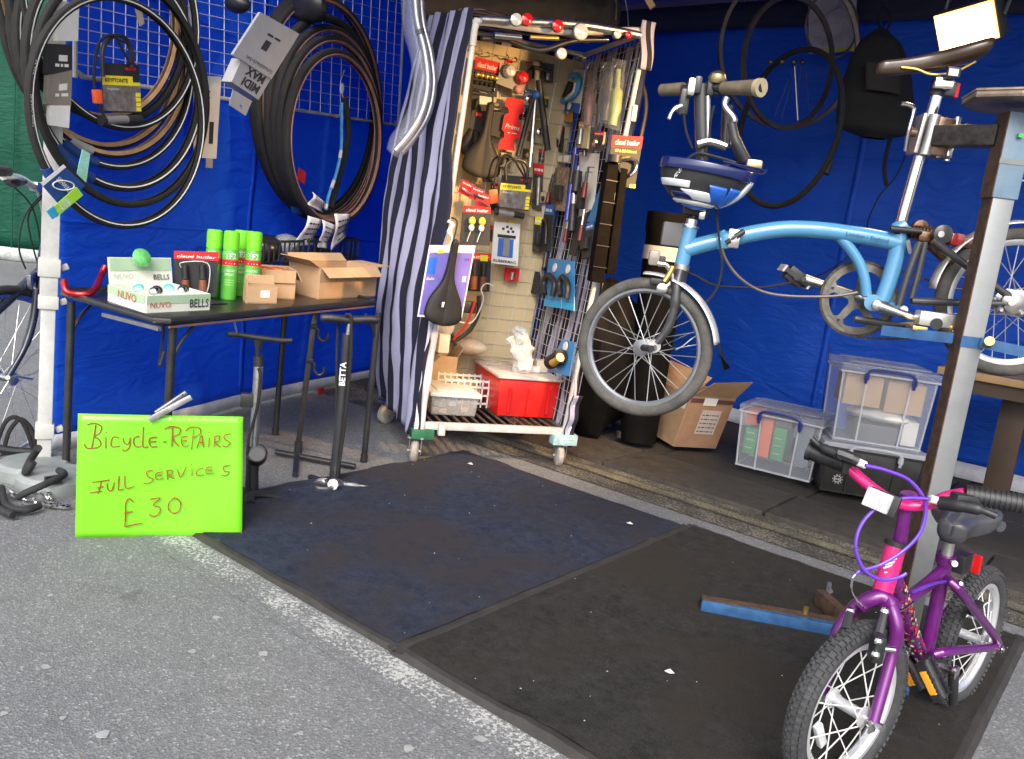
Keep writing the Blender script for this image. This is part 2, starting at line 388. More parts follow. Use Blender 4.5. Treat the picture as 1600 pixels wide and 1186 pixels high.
floor_mat(X0, X1 + .01, YN, YF, .006, BLUEMAT, 'worn dark blue carpet mat on the road, left of the charcoal mat', 'floor mat')
floor_mat(X1 - .01, -.17, YN - .005, YF + .03, .010, GREYMAT, 'charcoal carpet mat under the purple bicycle, right of the blue mat', 'floor mat')
scraps = [(1046, 1050, 'white paper scrap on the charcoal mat, nearest the purple wheel'), (735, 725, 'white paper scrap on the blue mat in front of the rolling cage'), (984, 818, 'small pale paper scrap near the far right corner of the blue mat')]
for px, py, lb in scraps:
    g = G(px, py, .02); b = MB().prism([g + V(q) for q in ((-.011, -.006, 0), (.006, -.010, .002), (.012, .004, 0), (-.004, .009, .003))], (0, 0, .0012))
    tag(b.build('paper_scrap', PAPER, smooth=False), lb, 'paper scrap')
b = MB()
for i in range(55):
    X = random.uniform(X0 + .05, -.2); Y = random.uniform(YN + .03, YF - .03); r = random.uniform(.001, .0028); z = .0235
    if not (X1 - .03 < X < X1 + .03): b.prism([(X + r * math.cos(a) * random.uniform(.5, 1.3), Y + r * math.sin(a), z) for a in (0, 1.4, 2.7, 4.3)], (0, 0, .0008))
o = stuff(b.build('mat_litter', mat('litter_flecks', (.5, .48, .45), .8, var=.3), smooth=False)); tag(o, 'tiny pale flecks of litter scattered over both carpet mats', 'litter')
# tarpaulins --------------------------------------------------------
WL = vplane(G(119, 702), G(558, 600)); WR = Plane(G(1300, 704), (0, -1, 0))
def tarp_mat(name, c1, c2, rough=.42):
    m, t, b, L, tc = node_mat(name, rough)
    c = nramp(t, L, nnoise(t, L, tc, 1.3, 5, .6), [(.3, c1), (.7, c2)])
    L.new(c, b.inputs['Base Color']); b.inputs['Specular IOR Level'].default_value = .35
    mp = t.nodes.new('ShaderNodeMapping'); mp.inputs['Scale'].default_value = (2.6, 2.6, 6.5); mp.inputs['Rotation'].default_value = (.5, .2, .3)
    L.new(tc.outputs['Object'], mp.inputs['Vector'])
    n = t.nodes.new('ShaderNodeTexNoise'); n.inputs['Scale'].default_value = 2.2; n.inputs['Detail'].default_value = 6; n.inputs['Distortion'].default_value = 1.2
    L.new(mp.outputs[0], n.inputs['Vector']); nbump(t, L, b, n.outputs[0], .55, .03)
    tr = t.nodes.new('ShaderNodeBsdfTranslucent'); L.new(c, tr.inputs[0]); mx = t.nodes.new('ShaderNodeMixShader'); mx.inputs[0].default_value = .5   # thin cloth lets daylight through
    L.new(b.outputs[0], mx.inputs[1]); L.new(tr.outputs[0], mx.inputs[2]); L.new(mx.outputs[0], t.nodes['Material Output'].inputs[0]); return m
BLUET = tarp_mat('blue_tarpaulin', (.016, .13, .76), (.022, .175, .88)); GREENT = tarp_mat('green_tarpaulin', (.008, .10, .06), (.015, .15, .095), .6)
HEM = mat('white_hem', (.55, .56, .62), .6, var=.12)
tw = V((-WL.n.y, WL.n.x, 0));  tw = tw if tw.y > 0 else -tw
A0 = V((G(119, 702).x, G(119, 702).y, 0)) - tw * .12
LWALL = 4.3
def lw(u, v):
    s = LWALL * u; z = .012 + 2.6 * v; d = .020 * math.sin(s * 3.1 + .6 * z) + .022 * fbm(s * 1.3, z * .8) + .007 * fbm(s * 4, z * 3, 2)
    return A0 + tw * s + WL.n * (d - .02) + Z * z
t = thing('tarpaulin_wall', 'blue tarpaulin side wall hung with tyres behind the black table', 'tarpaulin', A0)
MB().grid(lambda u, v: lw(u, .022 + v * .978), 110, 60).build('tarpaulin_sheet', BLUET, t, solid=.002, ang=180)
MB().grid(lambda u, v: lw(u, v * .024) + WL.n * .003, 110, 2).build('hem', HEM, t, solid=.002)
def rw(u, v):
    X = -4.75 + 7.2 * u; z = .03 + 2.55 * v; d = .022 * math.sin(X * 2.7 + .8 * z) + .03 * fbm(X * 1.1, z * .7, 5) + .008 * fbm(X * 4, z * 3, 7)
    return V((X, WR.p.y - d, z))
TLW = t
for s_ in (.26, .60):
    MB().grid(lambda u, v: lw(s_ + .008 * u, .03 + .97 * v) + WL.n * .006, 1, 60).build('seam', BLUET, TLW, solid=.002, ang=180)
for h_ in (.335, .67): MB().grid(lambda u, v: lw(u, h_ + .0035 * v) + WL.n * (.004 + .004 * math.sin(v * pi)), 110, 2).build('fold_crease', BLUET, TLW, ang=180)
t = thing('tarpaulin_wall', 'blue tarpaulin back wall behind the light blue bicycle and storage boxes', 'tarpaulin', (-1.4, WR.p.y, 0))
MB().grid(lambda u, v: rw(u, .03 + v * .97), 150, 60).build('tarpaulin_sheet', BLUET, t, solid=.002, ang=180)
MB().grid(lambda u, v: rw(u, v * .034) - V((0, .004 + .02 * (1 - v), 0)), 150, 2).build('hem', HEM, t, solid=.002)
for s_ in (.43, .62, .80):
    MB().grid(lambda u, v: rw(s_ + .005 * u, .03 + .97 * v) - V((0, .006, 0)), 1, 60).build('seam', BLUET, t, solid=.002, ang=180)
for h_ in (.34, .66): MB().grid(lambda u, v: rw(u, h_ + .0035 * v) - V((0, .004 + .004 * math.sin(v * pi), 0)), 150, 2).build('fold_crease', BLUET, t, ang=180)
DB = mat('dark_rail_cloth', (.010, .014, .04), .7, var=.2)
MB().grid(lambda u, v: V((-4.75 + 7.2 * u, WR.p.y - .06 - .015 * fbm(u * 22, v), 2.46 + .16 * v)), 100, 3).build('valance', DB, t, solid=.004)
struct(MB().bx((-5.2, WR.p.y + .25, -.05), (9.5, 0, 0), (0, .3, 0), (0, 0, 4.5)).build('unseen_light_block_wall', mat('unseen_wall_render', (.12, .09, .075), .85, var=.2), smooth=False))  # unseen wall, added to keep sky light from coming through the back tarpaulin
# canopy overhead
t = thing('market_canopy', 'blue stall canopy roof spanning above the workshop between both tarpaulin walls', 'canopy', (-1.4, 3.2, 2.6))
MB().grid(lambda u, v: V((-4.6 + 6.9 * u, 1.75 + 3.5 * v, 2.66 + .30 * math.sin(math.pi * v) * .6 + .015 * fbm(u * 6, v * 5))), 50, 26).build('canopy_sheet', tarp_mat('canopy_tarpaulin', (.02, .05, .24), (.03, .07, .3)), t, solid=.003, ang=180)
for X in (-4.55, 2.25): MB().bar((X, 1.75, 2.63), (X, 5.2, 2.63), .03, .03).build('canopy_rail', WPAINT, t)
# green tarpaulin of the next stall
g = G(20, 408); gp = Plane(g, V((CAM.x - g.x, CAM.y - g.y, 0))); 
def gw(u, v):
    s = -2.2 + 4.2 * u; z = .16 + 4 * v; return V((g.x, g.y, 0)) + gp.ri * s + gp.n * (.05 * math.sin(s * 5) + .05 * fbm(s * 2, z)) + Z * z
t = thing('tarpaulin_wall', 'green tarpaulin of the neighbouring stall, far left behind the silver bicycle', 'tarpaulin', (g.x, g.y, 0))
MB().grid(gw, 60, 30).build('tarpaulin_sheet', GREENT, t, solid=.003, ang=180)
MB().grid(lambda u, v: gw(u, 0) + gp.n * .03 - Z * (.15 * (1 - v)), 60, 2).build('hem', mat('dirty_white_hem', (.42, .45, .43), .7, var=.3), t, solid=.003)
MB().cyl(gw(.52, 0) + gp.n * .1, gw(.52, 1) + gp.n * .1, .008).build('seam_cord', GREENT, t)
# small road debris strip under the table: pale chips
b = MB()
for i in range(60):
    g_ = G(random.uniform(410, 660), random.uniform(610, 800), .001); r = random.uniform(.003, .007)
    if g_.y < YN or g_.x > X0: b.prism([g_ + V((r * math.cos(a) * random.uniform(.6, 1.4), r * math.sin(a), 0)) for a in (0, 1.2, 2.5, 4., 5.2)], (0, 0, .001))
tag(stuff(b.build('pale_chips', PAPER, smooth=False)), 'pale flecks on the asphalt under and behind the table', 'litter')
# ================================================================= TENT LEG, TABLE AND WHAT IS ON IT
g0 = G(68, 735); pd = Plane(g0, V((CAM.x - g0.x, CAM.y - g0.y, 0)))
t = thing('canopy_leg', 'white square tent leg with grey clamps, standing in a round weight', 'tent pole', g0)
PG = mat('grey_clamp_plastic', (.45, .45, .42), .5, var=.1)
def pol(y): return V((g0.x, g0.y, zat(g0, 68 + (735 - y) * .043, y)))
def sqp(b, za, zb, wd): return b.bar((g0.x, g0.y, za), (g0.x, g0.y, zb), wd, wd, pd.ri)
sqp(MB(), 0, pol(470).z, .046).build('lower_tube', WPAINT, t, bevel=.004)
sqp(MB(), pol(478).z, 2.62, .056).build('upper_tube', WPAINT, t, bevel=.004)
for y, hh, wd in ((418, .075, .076), (472, .055, .070), (672, .065, .066)):
    z = pol(y).z; sqp(MB(), z - hh * .42, z + hh * .42, wd * .92).build('clamp', PG, t, bevel=.006)
    MB().bar(V((g0.x, g0.y, z)) + pd.ri * .035, V((g0.x, g0.y, z + .01)) + pd.ri * .058, .022, .02).build('clamp_lever', PG, t, bevel=.004)
GREYW = mat('grey_weight_paint', (.22, .24, .235), .5, var=.2, scale=9)
c0 = G(62, 752); t = thing('pole_weight', 'round grey cast weight halves clamped round the foot of the white pole', 'weight', c0)
for (px, py, r, a0) in ((52, 742, .118, 0), (86, 760, .118, 0)):
    g = G(px, py, 0.0)
    MB().lathe(g, Z, [(r, 0), (r * 1.02, .012), (r, .038), (r * .88, .052), (r * .4, .058), (.02, .058)], 28).build('weight_plate', GREYW, t)
b = MB().bar(G(70, 752, .064), G(96, 748, .064), .03, .01); b.build('slot', BLACK, t)
# chain with black sleeve
t = thing('lock_chain', 'thick security chain with black fabric sleeve lying around the pole weight', 'chain', G(40, 790))
SL = mat('black_fabric_sleeve', (.02, .02, .022), .8, var=.3, scale=60, bump=.8, bscale=60)
MB().tube(sm([G(2, 762, .03), G(10, 790, .025), G(38, 797, .022), G(62, 790, .022)], 7), .0115, 10).build('sleeve', SL, t)
MB().tube(sm([G(60, 700, .15), D(47, 720, 2.86), D(40, 738, 2.8), D(52, 722, 2.79)], 6), .0125, 10).build('sleeve', SL, t)
MB().tube(sm([G(92, 735, .08), G(100, 742, .085), G(72, 756, .08), G(45, 768, .06), G(28, 777, .035)], 7), .0115, 10).build('sleeve', SL, t)
def link(c, ax, nrm, L=.03, W=.017, r=.0042, m=STEEL, nm='chain_link', par=None):
    ax = V(ax).normalized(); nrm = V(nrm); nrm = (nrm - ax * nrm.dot(ax)).normalized(); s_ = ax.cross(nrm); pts = []
    for k in range(14):
        a = 2 * math.pi * k / 14; pts.append(V(c) + ax * (math.cos(a) * W / 2 + (L - W) / 2 * (1 if math.cos(a) > 0 else -1)) + s_ * math.sin(a) * W / 2)
    return MB().tube(pts, r, 6, closed=True).build(nm, m, par)
cl = [(18, 768), (27, 775), (38, 780), (49, 785), (57, 784), (48, 768), (60, 767), (70, 768), (76, 777), (78, 788), (88, 790), (97, 791)]
for i, (px, py) in enumerate(cl):
    q = cl[min(i + 1, len(cl) - 1)] if i < len(cl) - 1 else cl[i - 1]
    dv = G(q[0], q[1], .012) - G(px, py, .012); link(G(px, py, .012 + (.008 if i in (5, 6, 7) else 0)), dv, (0, 0, 1) if i % 2 else (.6, .5, .6), .044, .026, .0045, CHROME if i % 3 else STEEL, par=t)
MB().tube(sm([G(2, 762, .03), G(-6, 790, .025), G(20, 805, .022)], 5), .0115, 10).build('sleeve', SL, t)
# ---------------- table
NL, FL, FR = V((-2.435, 1.355, .645)), V((-3.03, 1.305, .655)), G(590, 471, .683); BR = FL + (FR - NL)
tn = (FR - NL).cross(FL - NL).normalized(); TPL = Plane(NL, tn)
if tn.z < 0: tn = -tn
def T(px, py, up=0.): return TPL.at(px, py) + Z * up                 # point on the table top
TABT = mat('black_table_top', (.012, .010, .010), .35, var=.5, scale=3, coat=.1, bump=.05, bscale=400)
t = thing('folding_table', 'black folding table with metal rim standing before the blue tarpaulin', 'table', (-2.8, 1.8, 0))
cx_ = (FR - NL).normalized(); cy_ = (FL - NL).normalized()
MB().prism([NL + cx_ * .012 + cy_ * .012, FR - cx_ * .012 + cy_ * .012, BR - cx_ * .012 - cy_ * .012, FL + cx_ * .012 - cy_ * .012], -tn * .018).build('tabletop', TABT, t, bevel=.003)
MB().tube([NL + cx_ * .03, FR - cx_ * .03, FR + cy_ * .03, BR - cy_ * .03, BR - cx_ * .03, FL + cx_ * .03, FL - cy_ * .03, NL + cy_ * .03], .011, 8, closed=True).build('rim', BMETAL, t)
MB().bar(T(162, 481, -.022), T(250, 505, -.018), .012, .012).build('end_trim', ALU, t)
MB().tube([NL + cx_ * .03 - tn * .019 - cy_ * .003, FR - cx_ * .03 - tn * .019 - cy_ * .003], .004, 6).build('edge_trim', mat('copper_trim', (.4, .22, .13), .4, .6), t)
feet = [(V((-2.48, 1.42, 0)), NL), (V((-3.0, 1.337, 0)), FL), (V((-2.608, 2.407, 0)), FR), (V((-3.124, 2.322, 0)), BR)]
for i, (fg, cn) in enumerate(feet):
    top = fg * .9 + cn * .1; top = V((fg.x, fg.y, TPL.p.z + (.0 if i < 2 else .028))) - Z * .02
    lg = MB().cyl(fg + Z * .02, top, .0135, n=12).build('leg', BMETAL, t); MB().cyl(fg + Z * .003, fg + Z * .035, .016, n=12).build('foot_cap', BLACK, lg)
for i, (a, d) in enumerate(((feet[0][0], 1), (feet[1][0], 1), (feet[2][0], -1), (feet[3][0], -1))):
    z = .62 if i < 2 else .65
    MB().tube(sm([V((a.x, a.y, z - .12)), V((a.x, a.y, z - .06)) + cx_ * .03 * d, V((a.x, a.y, z)) + cx_ * .09 * d], 4), .006, 6).build('leg_brace', BMETAL, t)
MB().tube(sm([T(256, 497, -.02), T(256, 497, -.07), T(252, 515, -.11), T(258, 512, -.075)], 4), .005, 6).build('brace_hook', BMETAL, t)
MB().bar(T(366, 493, -.02), T(372, 496, -.055), .012, .002).build('hanging_tab', ALU, t)
# ---------------- NUVO BELLS display box
def gp_(px, py): return T(px, py)
A_, B_, C_ = T(227, 489), T(170, 470), T(326, 484); D_ = B_ + (C_ - A_)
hb = zat(A_, 227, 462) - A_.z; CREAM = mat('cream_printed_card', (.68, .70, .60), .55, var=.05); SAGE = mat('sage_green_print', (.36, .50, .33), .55, var=.06)
t = thing('bell_display_box', 'open cream and green card box of bicycle bells with lid raised, on table', 'display box', A_)
up = Z * hb; th = .004
def wall(a, b_, nm, par, m=CREAM, h=None): 
    n = (b_ - a).cross(Z).normalized() * th; MB().prism([a, b_, b_ + (h or up), a + (h or up)], n).build(nm, m, par, smooth=False); return [a + (h or up), b_ + (h or up), b_, a]
q1 = wall(A_, C_, 'front_panel', t); q2 = wall(B_, A_, 'end_panel', t); wall(D_, B_, 'back_panel', t); wall(C_, D_, 'end_panel', t)
MB().prism([A_, C_, D_, B_], Z * .003).build('base_panel', CREAM, t, smooth=False)
nA = (C_ - A_).cross(Z).normalized(); nA = nA if nA.dot(CAM - A_) > 0 else -nA; nB = (A_ - B_).cross(Z).normalized(); nB = nB if nB.dot(CAM - A_) > 0 else -nB
nA = nA * 1.0; nB = nB * 1.0
lf = .0055
sub_panel(q1, 0, 0, 1, .5, nA, lf, SAGE, t, 'print_band'); sub_panel(q2, 0, 0, 1, .5, nB, lf, SAGE, t, 'print_band')
RB = mat('red_brown_print', (.45, .13, .07), .5, var=0); DKP = mat('dark_print', (.03, .03, .04), .5, var=0)
wr('NUVO', q1, .05, .36, .72, .34, RB, t, nA, .01, lift=.007); wr('BELLS', q1, .66, .97, .78, .5, DKP, t, nA, .012, lift=.007); wr('NUVO', q2, .3, .8, .55, .45, RB, t, nB, .01, lift=.007)
l0, l1 = B_ + up, D_ + up; hl = (zat(B_, 166, 425) - B_.z) * .92; lu = Z * hl + (B_ - A_).normalized() * .02
ql = [l0 + lu, l1 + lu, l1, l0]; MB().prism(ql, (B_ - A_).normalized() * .003).build('lid', CREAM, t, smooth=False)
nl = lu.cross(l1 - l0).normalized(); nl = nl if nl.dot(CAM - l0) > 0 else -nl
sub_panel(ql, 0.02, .03, .98, .5, nl, .002, SAGE, t, 'print_band')
wr('NUVO', ql, .07, .36, .80, .2, mat('pale_print', (.45, .5, .42), .5, var=0), t, nl, .0, lift=.004); wr('BELLS', ql, .68, .94, .85, .2, DKP, t, nl, .01, lift=.004)
random.seed(3)
for i in range(9):
    u, v_ = .12 + .09 * i, random.uniform(.3, .75); c = A_ * (1 - u) + C_ * u; c = c + (B_ - A_) * v_ + Z * (hb - .004)
    mm = [CLEARB, mat('turquoise_enamel', (.05, .5, .6), .2, var=0), CHROME, BLACK, WHITE][i % 5]
    o = MB().lathe(c, Z + V((random.uniform(-.5, .5), random.uniform(-.5, .5), 0)), [(.017, 0), (.019, .006), (.016, .014), (.008, .019), (.0, .020)], 14).build('bicycle_bell', mm)
    tag(o, ['clear wrapped bell, first in the box from the left', 'turquoise bell, second in the box from the left', 'chrome bell, third in the box from the left', 'black bell, fourth in the box from the left', 'white bell at the middle of the open box', 'clear wrapped bell just right of the box middle', 'turquoise bell, third from the right in the box', 'chrome bell, second from the right in the box', 'black bell, rightmost in the open box'][i], 'bell', 'small bells lying in the display box')
c = (l0 * .55 + l1 * .45) + lu * .95 + nl * .02
t = thing('bicycle_bell', 'round translucent green bell clipped to the raised lid of the box', 'bell', c)
gm = mat('translucent_green_plastic', (.12, .45, .12), .15, var=.2, scale=60, coat=.6, spec=.8)
MB().lathe(c, (nl + Z * .25), [(.032, 0), (.034, .006), (.030, .015), (.018, .021), (.0, .023)], 24).build('bell_dome', gm, t)
MB().lathe(c - nl * .006, nl, [(.028, 0), (.028, .006), (.0, .006)], 20).build('bell_base', mat('pale_clear_plastic', (.6, .7, .6), .3), t)
# ---------------- grips card on the table
def plane_at(p, px=None):
    g = V(p); r = V((CAM.x - g.x, CAM.y - g.y, 0)); return Plane(g, r)
def header_card(t, pl, q, off=0., txt='claud butler', hv=.2, th=.0025):
    MB().prism(q, -pl.n * th).build('backing_card', CARDB, t, smooth=False)
    sub_panel(q, 0, 0, 1, hv, pl.n, .0008, REDP, t, 'header')
    wr(txt, q, .06, .94, hv * .78, hv * .36, PAPER, t, pl.n, .02, .15, lift=.002)
GRIPB = mat('brown_grip_rubber', (.20, .065, .03), .55, var=.2)
pl = plane_at(T(300, 467)); q = quad_on(pl, [(272, 392), (342, 394), (337, 463), (270, 452)], 0)
t = thing('grip_pack', 'red headed card of two black and brown handlebar grips standing on table', 'grip pack', T(300, 467)); header_card(t, pl, q)
for x in (289, 316):
    MB().tube([pl.at(x, 414, .014), pl.at(x + 1, 436, .014)], [.011, .013], 12).build('grip_sleeve', BLACK, t)
    MB().tube([pl.at(x + 1, 437, .014), pl.at(x + 1, 458, .014)], [.013, .016], 12).build('grip', GRIPB, t)
MB().tube(sm([pl.at(283, 418, .01), pl.at(284, 410, .02), pl.at(324, 411, .02), pl.at(327, 440, .02), pl.at(322, 460, .02)], 4), .0018, 6).build('blister_edge', WHITE, t)
# ---------------- spray cans
CANG = mat('spray_can_green', (.10, .42, .05), .3, var=.05, coat=.3); CAPG = mat('lime_cap', (.16, .62, .02), .4, var=.03); CANL = mat('pale_green_can_print', (.30, .60, .22), .35, var=.1, scale=60)
def write_cyl(body, c, r, z, hgt, wd, mt, parent, tilt=0.0):
    vs, fs, w_ = text2d(body, .012); vd = V((CAM.x - c.x, CAM.y - c.y, 0)).normalized(); a0 = math.atan2(vd.y, vd.x) + tilt; off = ORG[parent]; pts = []
    for x, y in vs:
        a = a0 + (x / w_ - .5) * wd / r; pts.append(V((c.x + math.cos(a) * (r + .0006), c.y + math.sin(a) * (r + .0006), c.z + z + y / .7 * hgt)) - off)
    me = bpy.data.meshes.new('lettering'); me.from_pydata(pts, [], fs); me.materials.append(mt)
    o = bpy.data.objects.new('lettering', me); C.objects.link(o); o.parent = parent; ORG[o] = off.copy()
for px, pb, pt, lb in ((330, 463, 358, 'leftmost of the four green lubricant spray cans, beside the grip card'), (356, 467, 360, 'frontmost green lubricant spray can, second from the left'), (372, 461, 359, 'green lubricant spray can standing behind the frontmost one'), (391, 468, 361, 'rightmost of the four green lubricant spray cans, beside the cardboard boxes')):
    c = T(px, pb); r = 12.2 * pxm(c); hh = zat(c, px, pt) - c.z
    t = thing('spray_can', lb, 'spray can', c, 'green lubricant spray cans on the table')
    MB().lathe(c, Z, [(r * .96, 0), (r, .004), (r, hh * .68), (r * .93, hh * .72), (r * .93, hh * .73)], 24).build('can_body', CANG, t)
    MB().lathe(c + Z * hh * .73, Z, [(r * .97, 0), (r * .97, hh * .2), (r * .93, hh * .255), (r * .75, hh * .27), (.0, hh * .27)], 24).build('cap', CAPG, t)
    MB().lathe(c + Z * hh * .50, Z, [(r * 1.004, 0), (r * 1.004, hh * .085)], 24).build('red_band', REDP, t)
    write_cyl('TF2', c, r, hh * .60, hh * .08, r * 1.35, PAPER, t); write_cyl('LUBRICANT', c, r, hh * .41, hh * .035, r * 1.5, PAPER, t); write_cyl('SPRAY', c, r, hh * .35, hh * .04, r * 1.2, PAPER, t)
    write_cyl('~bb', c, r, hh * .52, hh * .025, r * 1.2, PAPER, t)
    for k in range(3): write_cyl('~abcab', c, r, hh * (.28 - .035 * k), hh * .018, r * 1.2, CANL, t)
# ---------------- cardboard boxes on the table
def open_box(name, label, fl, fr, dv, h, flaps=(), cat='box', m=CARDBD, th=.003, lean=0):
    """open box: front-left, front-right base corners, depth vector, height; flaps: (side, angle deg, length)"""
    t = thing(name, label, cat, fl); a, b_, c, d = fl, fr, fr + dv, fl + dv; up = Z * h; cc = (a + b_ + c + d) / 4
    for nm, p, q in (('front_panel', a, b_), ('side_panel', b_, c), ('back_panel', c, d), ('side_panel', d, a)):
        n = (q - p).cross(Z).normalized(); n = n if n.dot(cc - p) > 0 else -n
        MB().prism([p, q, q + up, p + up], n * th).build(nm, m, t, smooth=False)
    MB().prism([a + Z * .001, b_ + Z * .001, c + Z * .001, d + Z * .001], Z * th).build('base_panel', CARDIN, t, smooth=False)
    S = [(a, b_), (b_, c), (c, d), (d, a)]
    for side, ang, ln in flaps:
        p, q = S[side]; out = (p + q) / 2 - cc; out.z = 0; out.normalize(); r = math.radians(ang)
        fv = (out * math.cos(r) + Z * math.sin(r)) * ln; ins = (q - p) * .015
        MB().prism([p + up + ins, q + up - ins, q + up - ins * 2.5 + fv, p + up + ins * 2.5 + fv], fv.cross(q - p).normalized() * th).build('flap', m, t, smooth=False)
    return t
HR = V((.777, .629, 0)); HF = V((-.629, .777, 0))
a, b_ = T(384, 474), T(432, 475); dv = cy_ * .05 + cx_ * .03
sb = open_box('small_carton', 'small open brown carton with a white label, in front of bigger boxes', a, b_, dv, zat(a, 384, 446) - a.z, ((2, 75, .035), (3, 95, .02)))
fpn = (b_ - a).cross(Z).normalized(); fpn = fpn if fpn.dot(CAM - a) > 0 else -fpn
q = [a + Z * .058, b_ + Z * .058, b_, a]; sub_panel(q, .45, .12, .75, .6, fpn, .0015, PAPER, sb, 'address_label')
a, b_ = T(458, 470), T(486, 466); a = T(404, 466); b_ = T(459, 469)
ob = open_box('cardboard_box', 'middle brown cardboard box with orange packets, between the cans and larger box', a, T(460, 468), cy_ * .14 + cx_ * .08, .115, ((1, -60, .05), (3, 60, .05), (0, -84, .05)))
for i in range(4):
    p = a + (T(460, 468) - a) * (.1 + .2 * i) + cy_ * .03 + Z * .085
    tag(MB().bx(p, (T(460, 468) - a).normalized() * .035, cy_ * .07, Z * .032).build('orange_packet', ORGP if i % 2 == 0 else mat('brown_red_print', (.35, .1, .05), .6), bevel=.003), ['leftmost orange packet', 'dark red packet beside the leftmost', 'orange packet second from the right', 'rightmost dark red packet'][i] + ' inside the middle cardboard box', 'packet')
a, b_ = T(497, 468), T(586, 463)
open_box('cardboard_box', 'large brown cardboard box with spread flaps on the table right end', a, b_, cy_ * .21 + cx_ * .02, .13, ((0, -38, .06), (1, 3, .10), (3, 25, .07), (2, 40, .05)))
# dark crates with goods behind them
CR = mat('black_crate_plastic', (.02, .022, .024), .5, var=.2)
def crate(label, a, b_, dv, h):
    t = thing('plastic_crate', label, 'crate', a); up = Z * h; c, d = b_ + dv, a + dv
    for p, q in ((a, b_), (b_, c), (c, d), (d, a)):
        nn = 9 if (q - p).length > .2 else 6
        for zz in (.02, .5, .96): MB().bar(p + up * zz, q + up * zz, .012, .006).build('rail', CR, t)
        bb = MB()
        for k in range(nn + 1): bb.bar(p + (q - p) * k / nn, p + (q - p) * k / nn + up * .96, .008, .005, q - p)
        bb.build('slats', CR, t)
    MB().prism([a, b_, c, d], Z * .006).build('base_panel', CR, t, smooth=False); return t
a = T(400, 448); b_ = T(470, 440)
crate('black slatted plastic crate behind the middle cardboard box on the table', a, b_, cy_ * .16, .20)
a2 = T(478, 440); b2 = T(556, 430)
crate('black slatted plastic crate behind the large cardboard box, below the right tyres', a2, b2, cy_ * .16, .20)
BAG = mat('black_bag_film', (.015, .015, .018), .3, var=.3, bump=.5, bscale=25)
random.seed(5)
def lump(c, r, sc, m, name='bag', seed=0, n=18, amp=.25, par=None):
    b = MB(); b.ball(c, r, n, sc)
    for i, v in enumerate(b.v):
        dd = v - V(c); b.v[i] = V(c) + dd * (1 + amp * fbm(v.x * 9 + seed, v.y * 9, v.z * 9, 3))
    return b.build(name, m, par, sub=1)
tag(lump((a * .6 + b_ * .4) + cy_ * .08 + Z * .15, .07, (1.2, 1.1, .9), BAG, 'black_bag', 2), 'crumpled black bag piled in the crate behind the spray cans', 'bag')
tag(lump((a * .1 + b_ * .9) + cy_ * .08 + Z * .17, .06, (1.1, 1.1, .8), CLEARB, 'clear_bag', 4), 'crumpled clear bag of bits on top of the left crate', 'bag')
tag(lump((a2 + b2) / 2 + cy_ * .08 + Z * .10, .08, (1.3, 1.1, .6), BAG, 'black_bag', 9), 'black bag lying in the crate behind the large cardboard box', 'bag')
# red handlebar and black flap
t = thing('handlebar', 'curved dark red handlebar tube lying at the left end of table', 'handlebar', T(110, 462))
MB().tube(sm([T(99, 462, .05), T(103, 464, .02), T(118, 465, .012), T(138, 466, .016), T(150, 462, .03), T(157, 456, .06), T(163, 455, .09)], 5), .0115, 12).build('bar_tube', mat('red_anodised', (.38, .01, .015), .25, .6, var=.1, coat=.5), t)
MB().cyl(T(99, 462, .05), T(98.5, 462, .057), .009).build('bar_end', BLACK, t)
t = MB().grid(lambda u, v: T(330 + 26 * u, 476 + 0 * v, .02 * (1 - u) * v + .003) + cy_ * .07 * v, 6, 4).build('black_plastic_flap', BLACK, solid=.002)
tag(t, 'black bent plastic sheet lying right of the bells box', 'plastic sheet')
DKGAUGE = mat('dark_gauge_glass', (.06, .06, .062), .2, coat=.5)
# ---------------- pumps
def along(pl, *pp): return [pl.at(x, y) for x, y in pp]
p1 = plane_at(G(397, 778)); t = thing('floor_pump', 'silver floor pump with black handle standing on the left', 'floor pump', G(397, 778))
MB().tube(sm([p1.at(355, 522, .02), p1.at(372, 523, .01), p1.at(405, 528), p1.at(440, 532, -.01), p1.at(456, 532, -.015)], 4), [.010] + [.014] * 15 + [.010, .009], 10).build('handle', BLACK, t)
MB().tube(along(p1, (405, 531), (403, 545), (402, 560)), [.02, .010, .008], 10).build('plunger_rod', BMETAL, t)
MB().tube(along(p1, (404, 556), (404, 572)), .018, 14).build('collar', BLACK, t)
MB().tube(along(p1, (404, 566), (396, 706)), .0165, 16).build('barrel', ALU, t)
g_ = p1.at(401, 716, .01); MB().lathe(g_ - p1.n * .01, p1.n + Z * .9, [(.034, 0), (.036, .01), (.036, .035), (.030, .04)], 20).build('gauge_case', BLACK, t)
MB().lathe(g_ + (p1.n + Z * .9).normalized() * .031, p1.n + Z * .9, [(.027, 0), (.027, .002)], 20).build('gauge_face', DKGAUGE, t)
MB().tube(along(p1, (396, 706), (394, 740), (393, 778)), [.024, .022, .026], 12).build('base_body', BLACK, t)
MB().tube(sm([G(391, 788, .012), G(395, 772, .03), G(440, 777, .012)], 4), [.018] * 5 + [.015, .012, .010, .008], 8, flat=Z).build('foot', BLACK, t)
MB().tube(sm([G(395, 774, .02), G(385, 768, .012), G(372, 764, .01)], 3), .012, 8).build('foot', BLACK, t)
MB().tube(sm([p1.at(404, 575, .02), p1.at(407, 590, .025), p1.at(403, 630, .03), p1.at(396, 660, .03), p1.at(388, 690, .03), p1.at(387, 750, .03), p1.at(391, 775, .02)], 5), .0055, 8).build('hose', RUB, t)
MB().cb(p1.at(386, 625, .0), p1.ri * .045, Z * .05, p1.n * .03).build('hose_clip', BLACK, t, bevel=.006)
p2 = plane_at(G(520, 755)); t = thing('floor_pump', 'black track pump with slim tapered barrel, right of the silver pump', 'floor pump', G(520, 755))
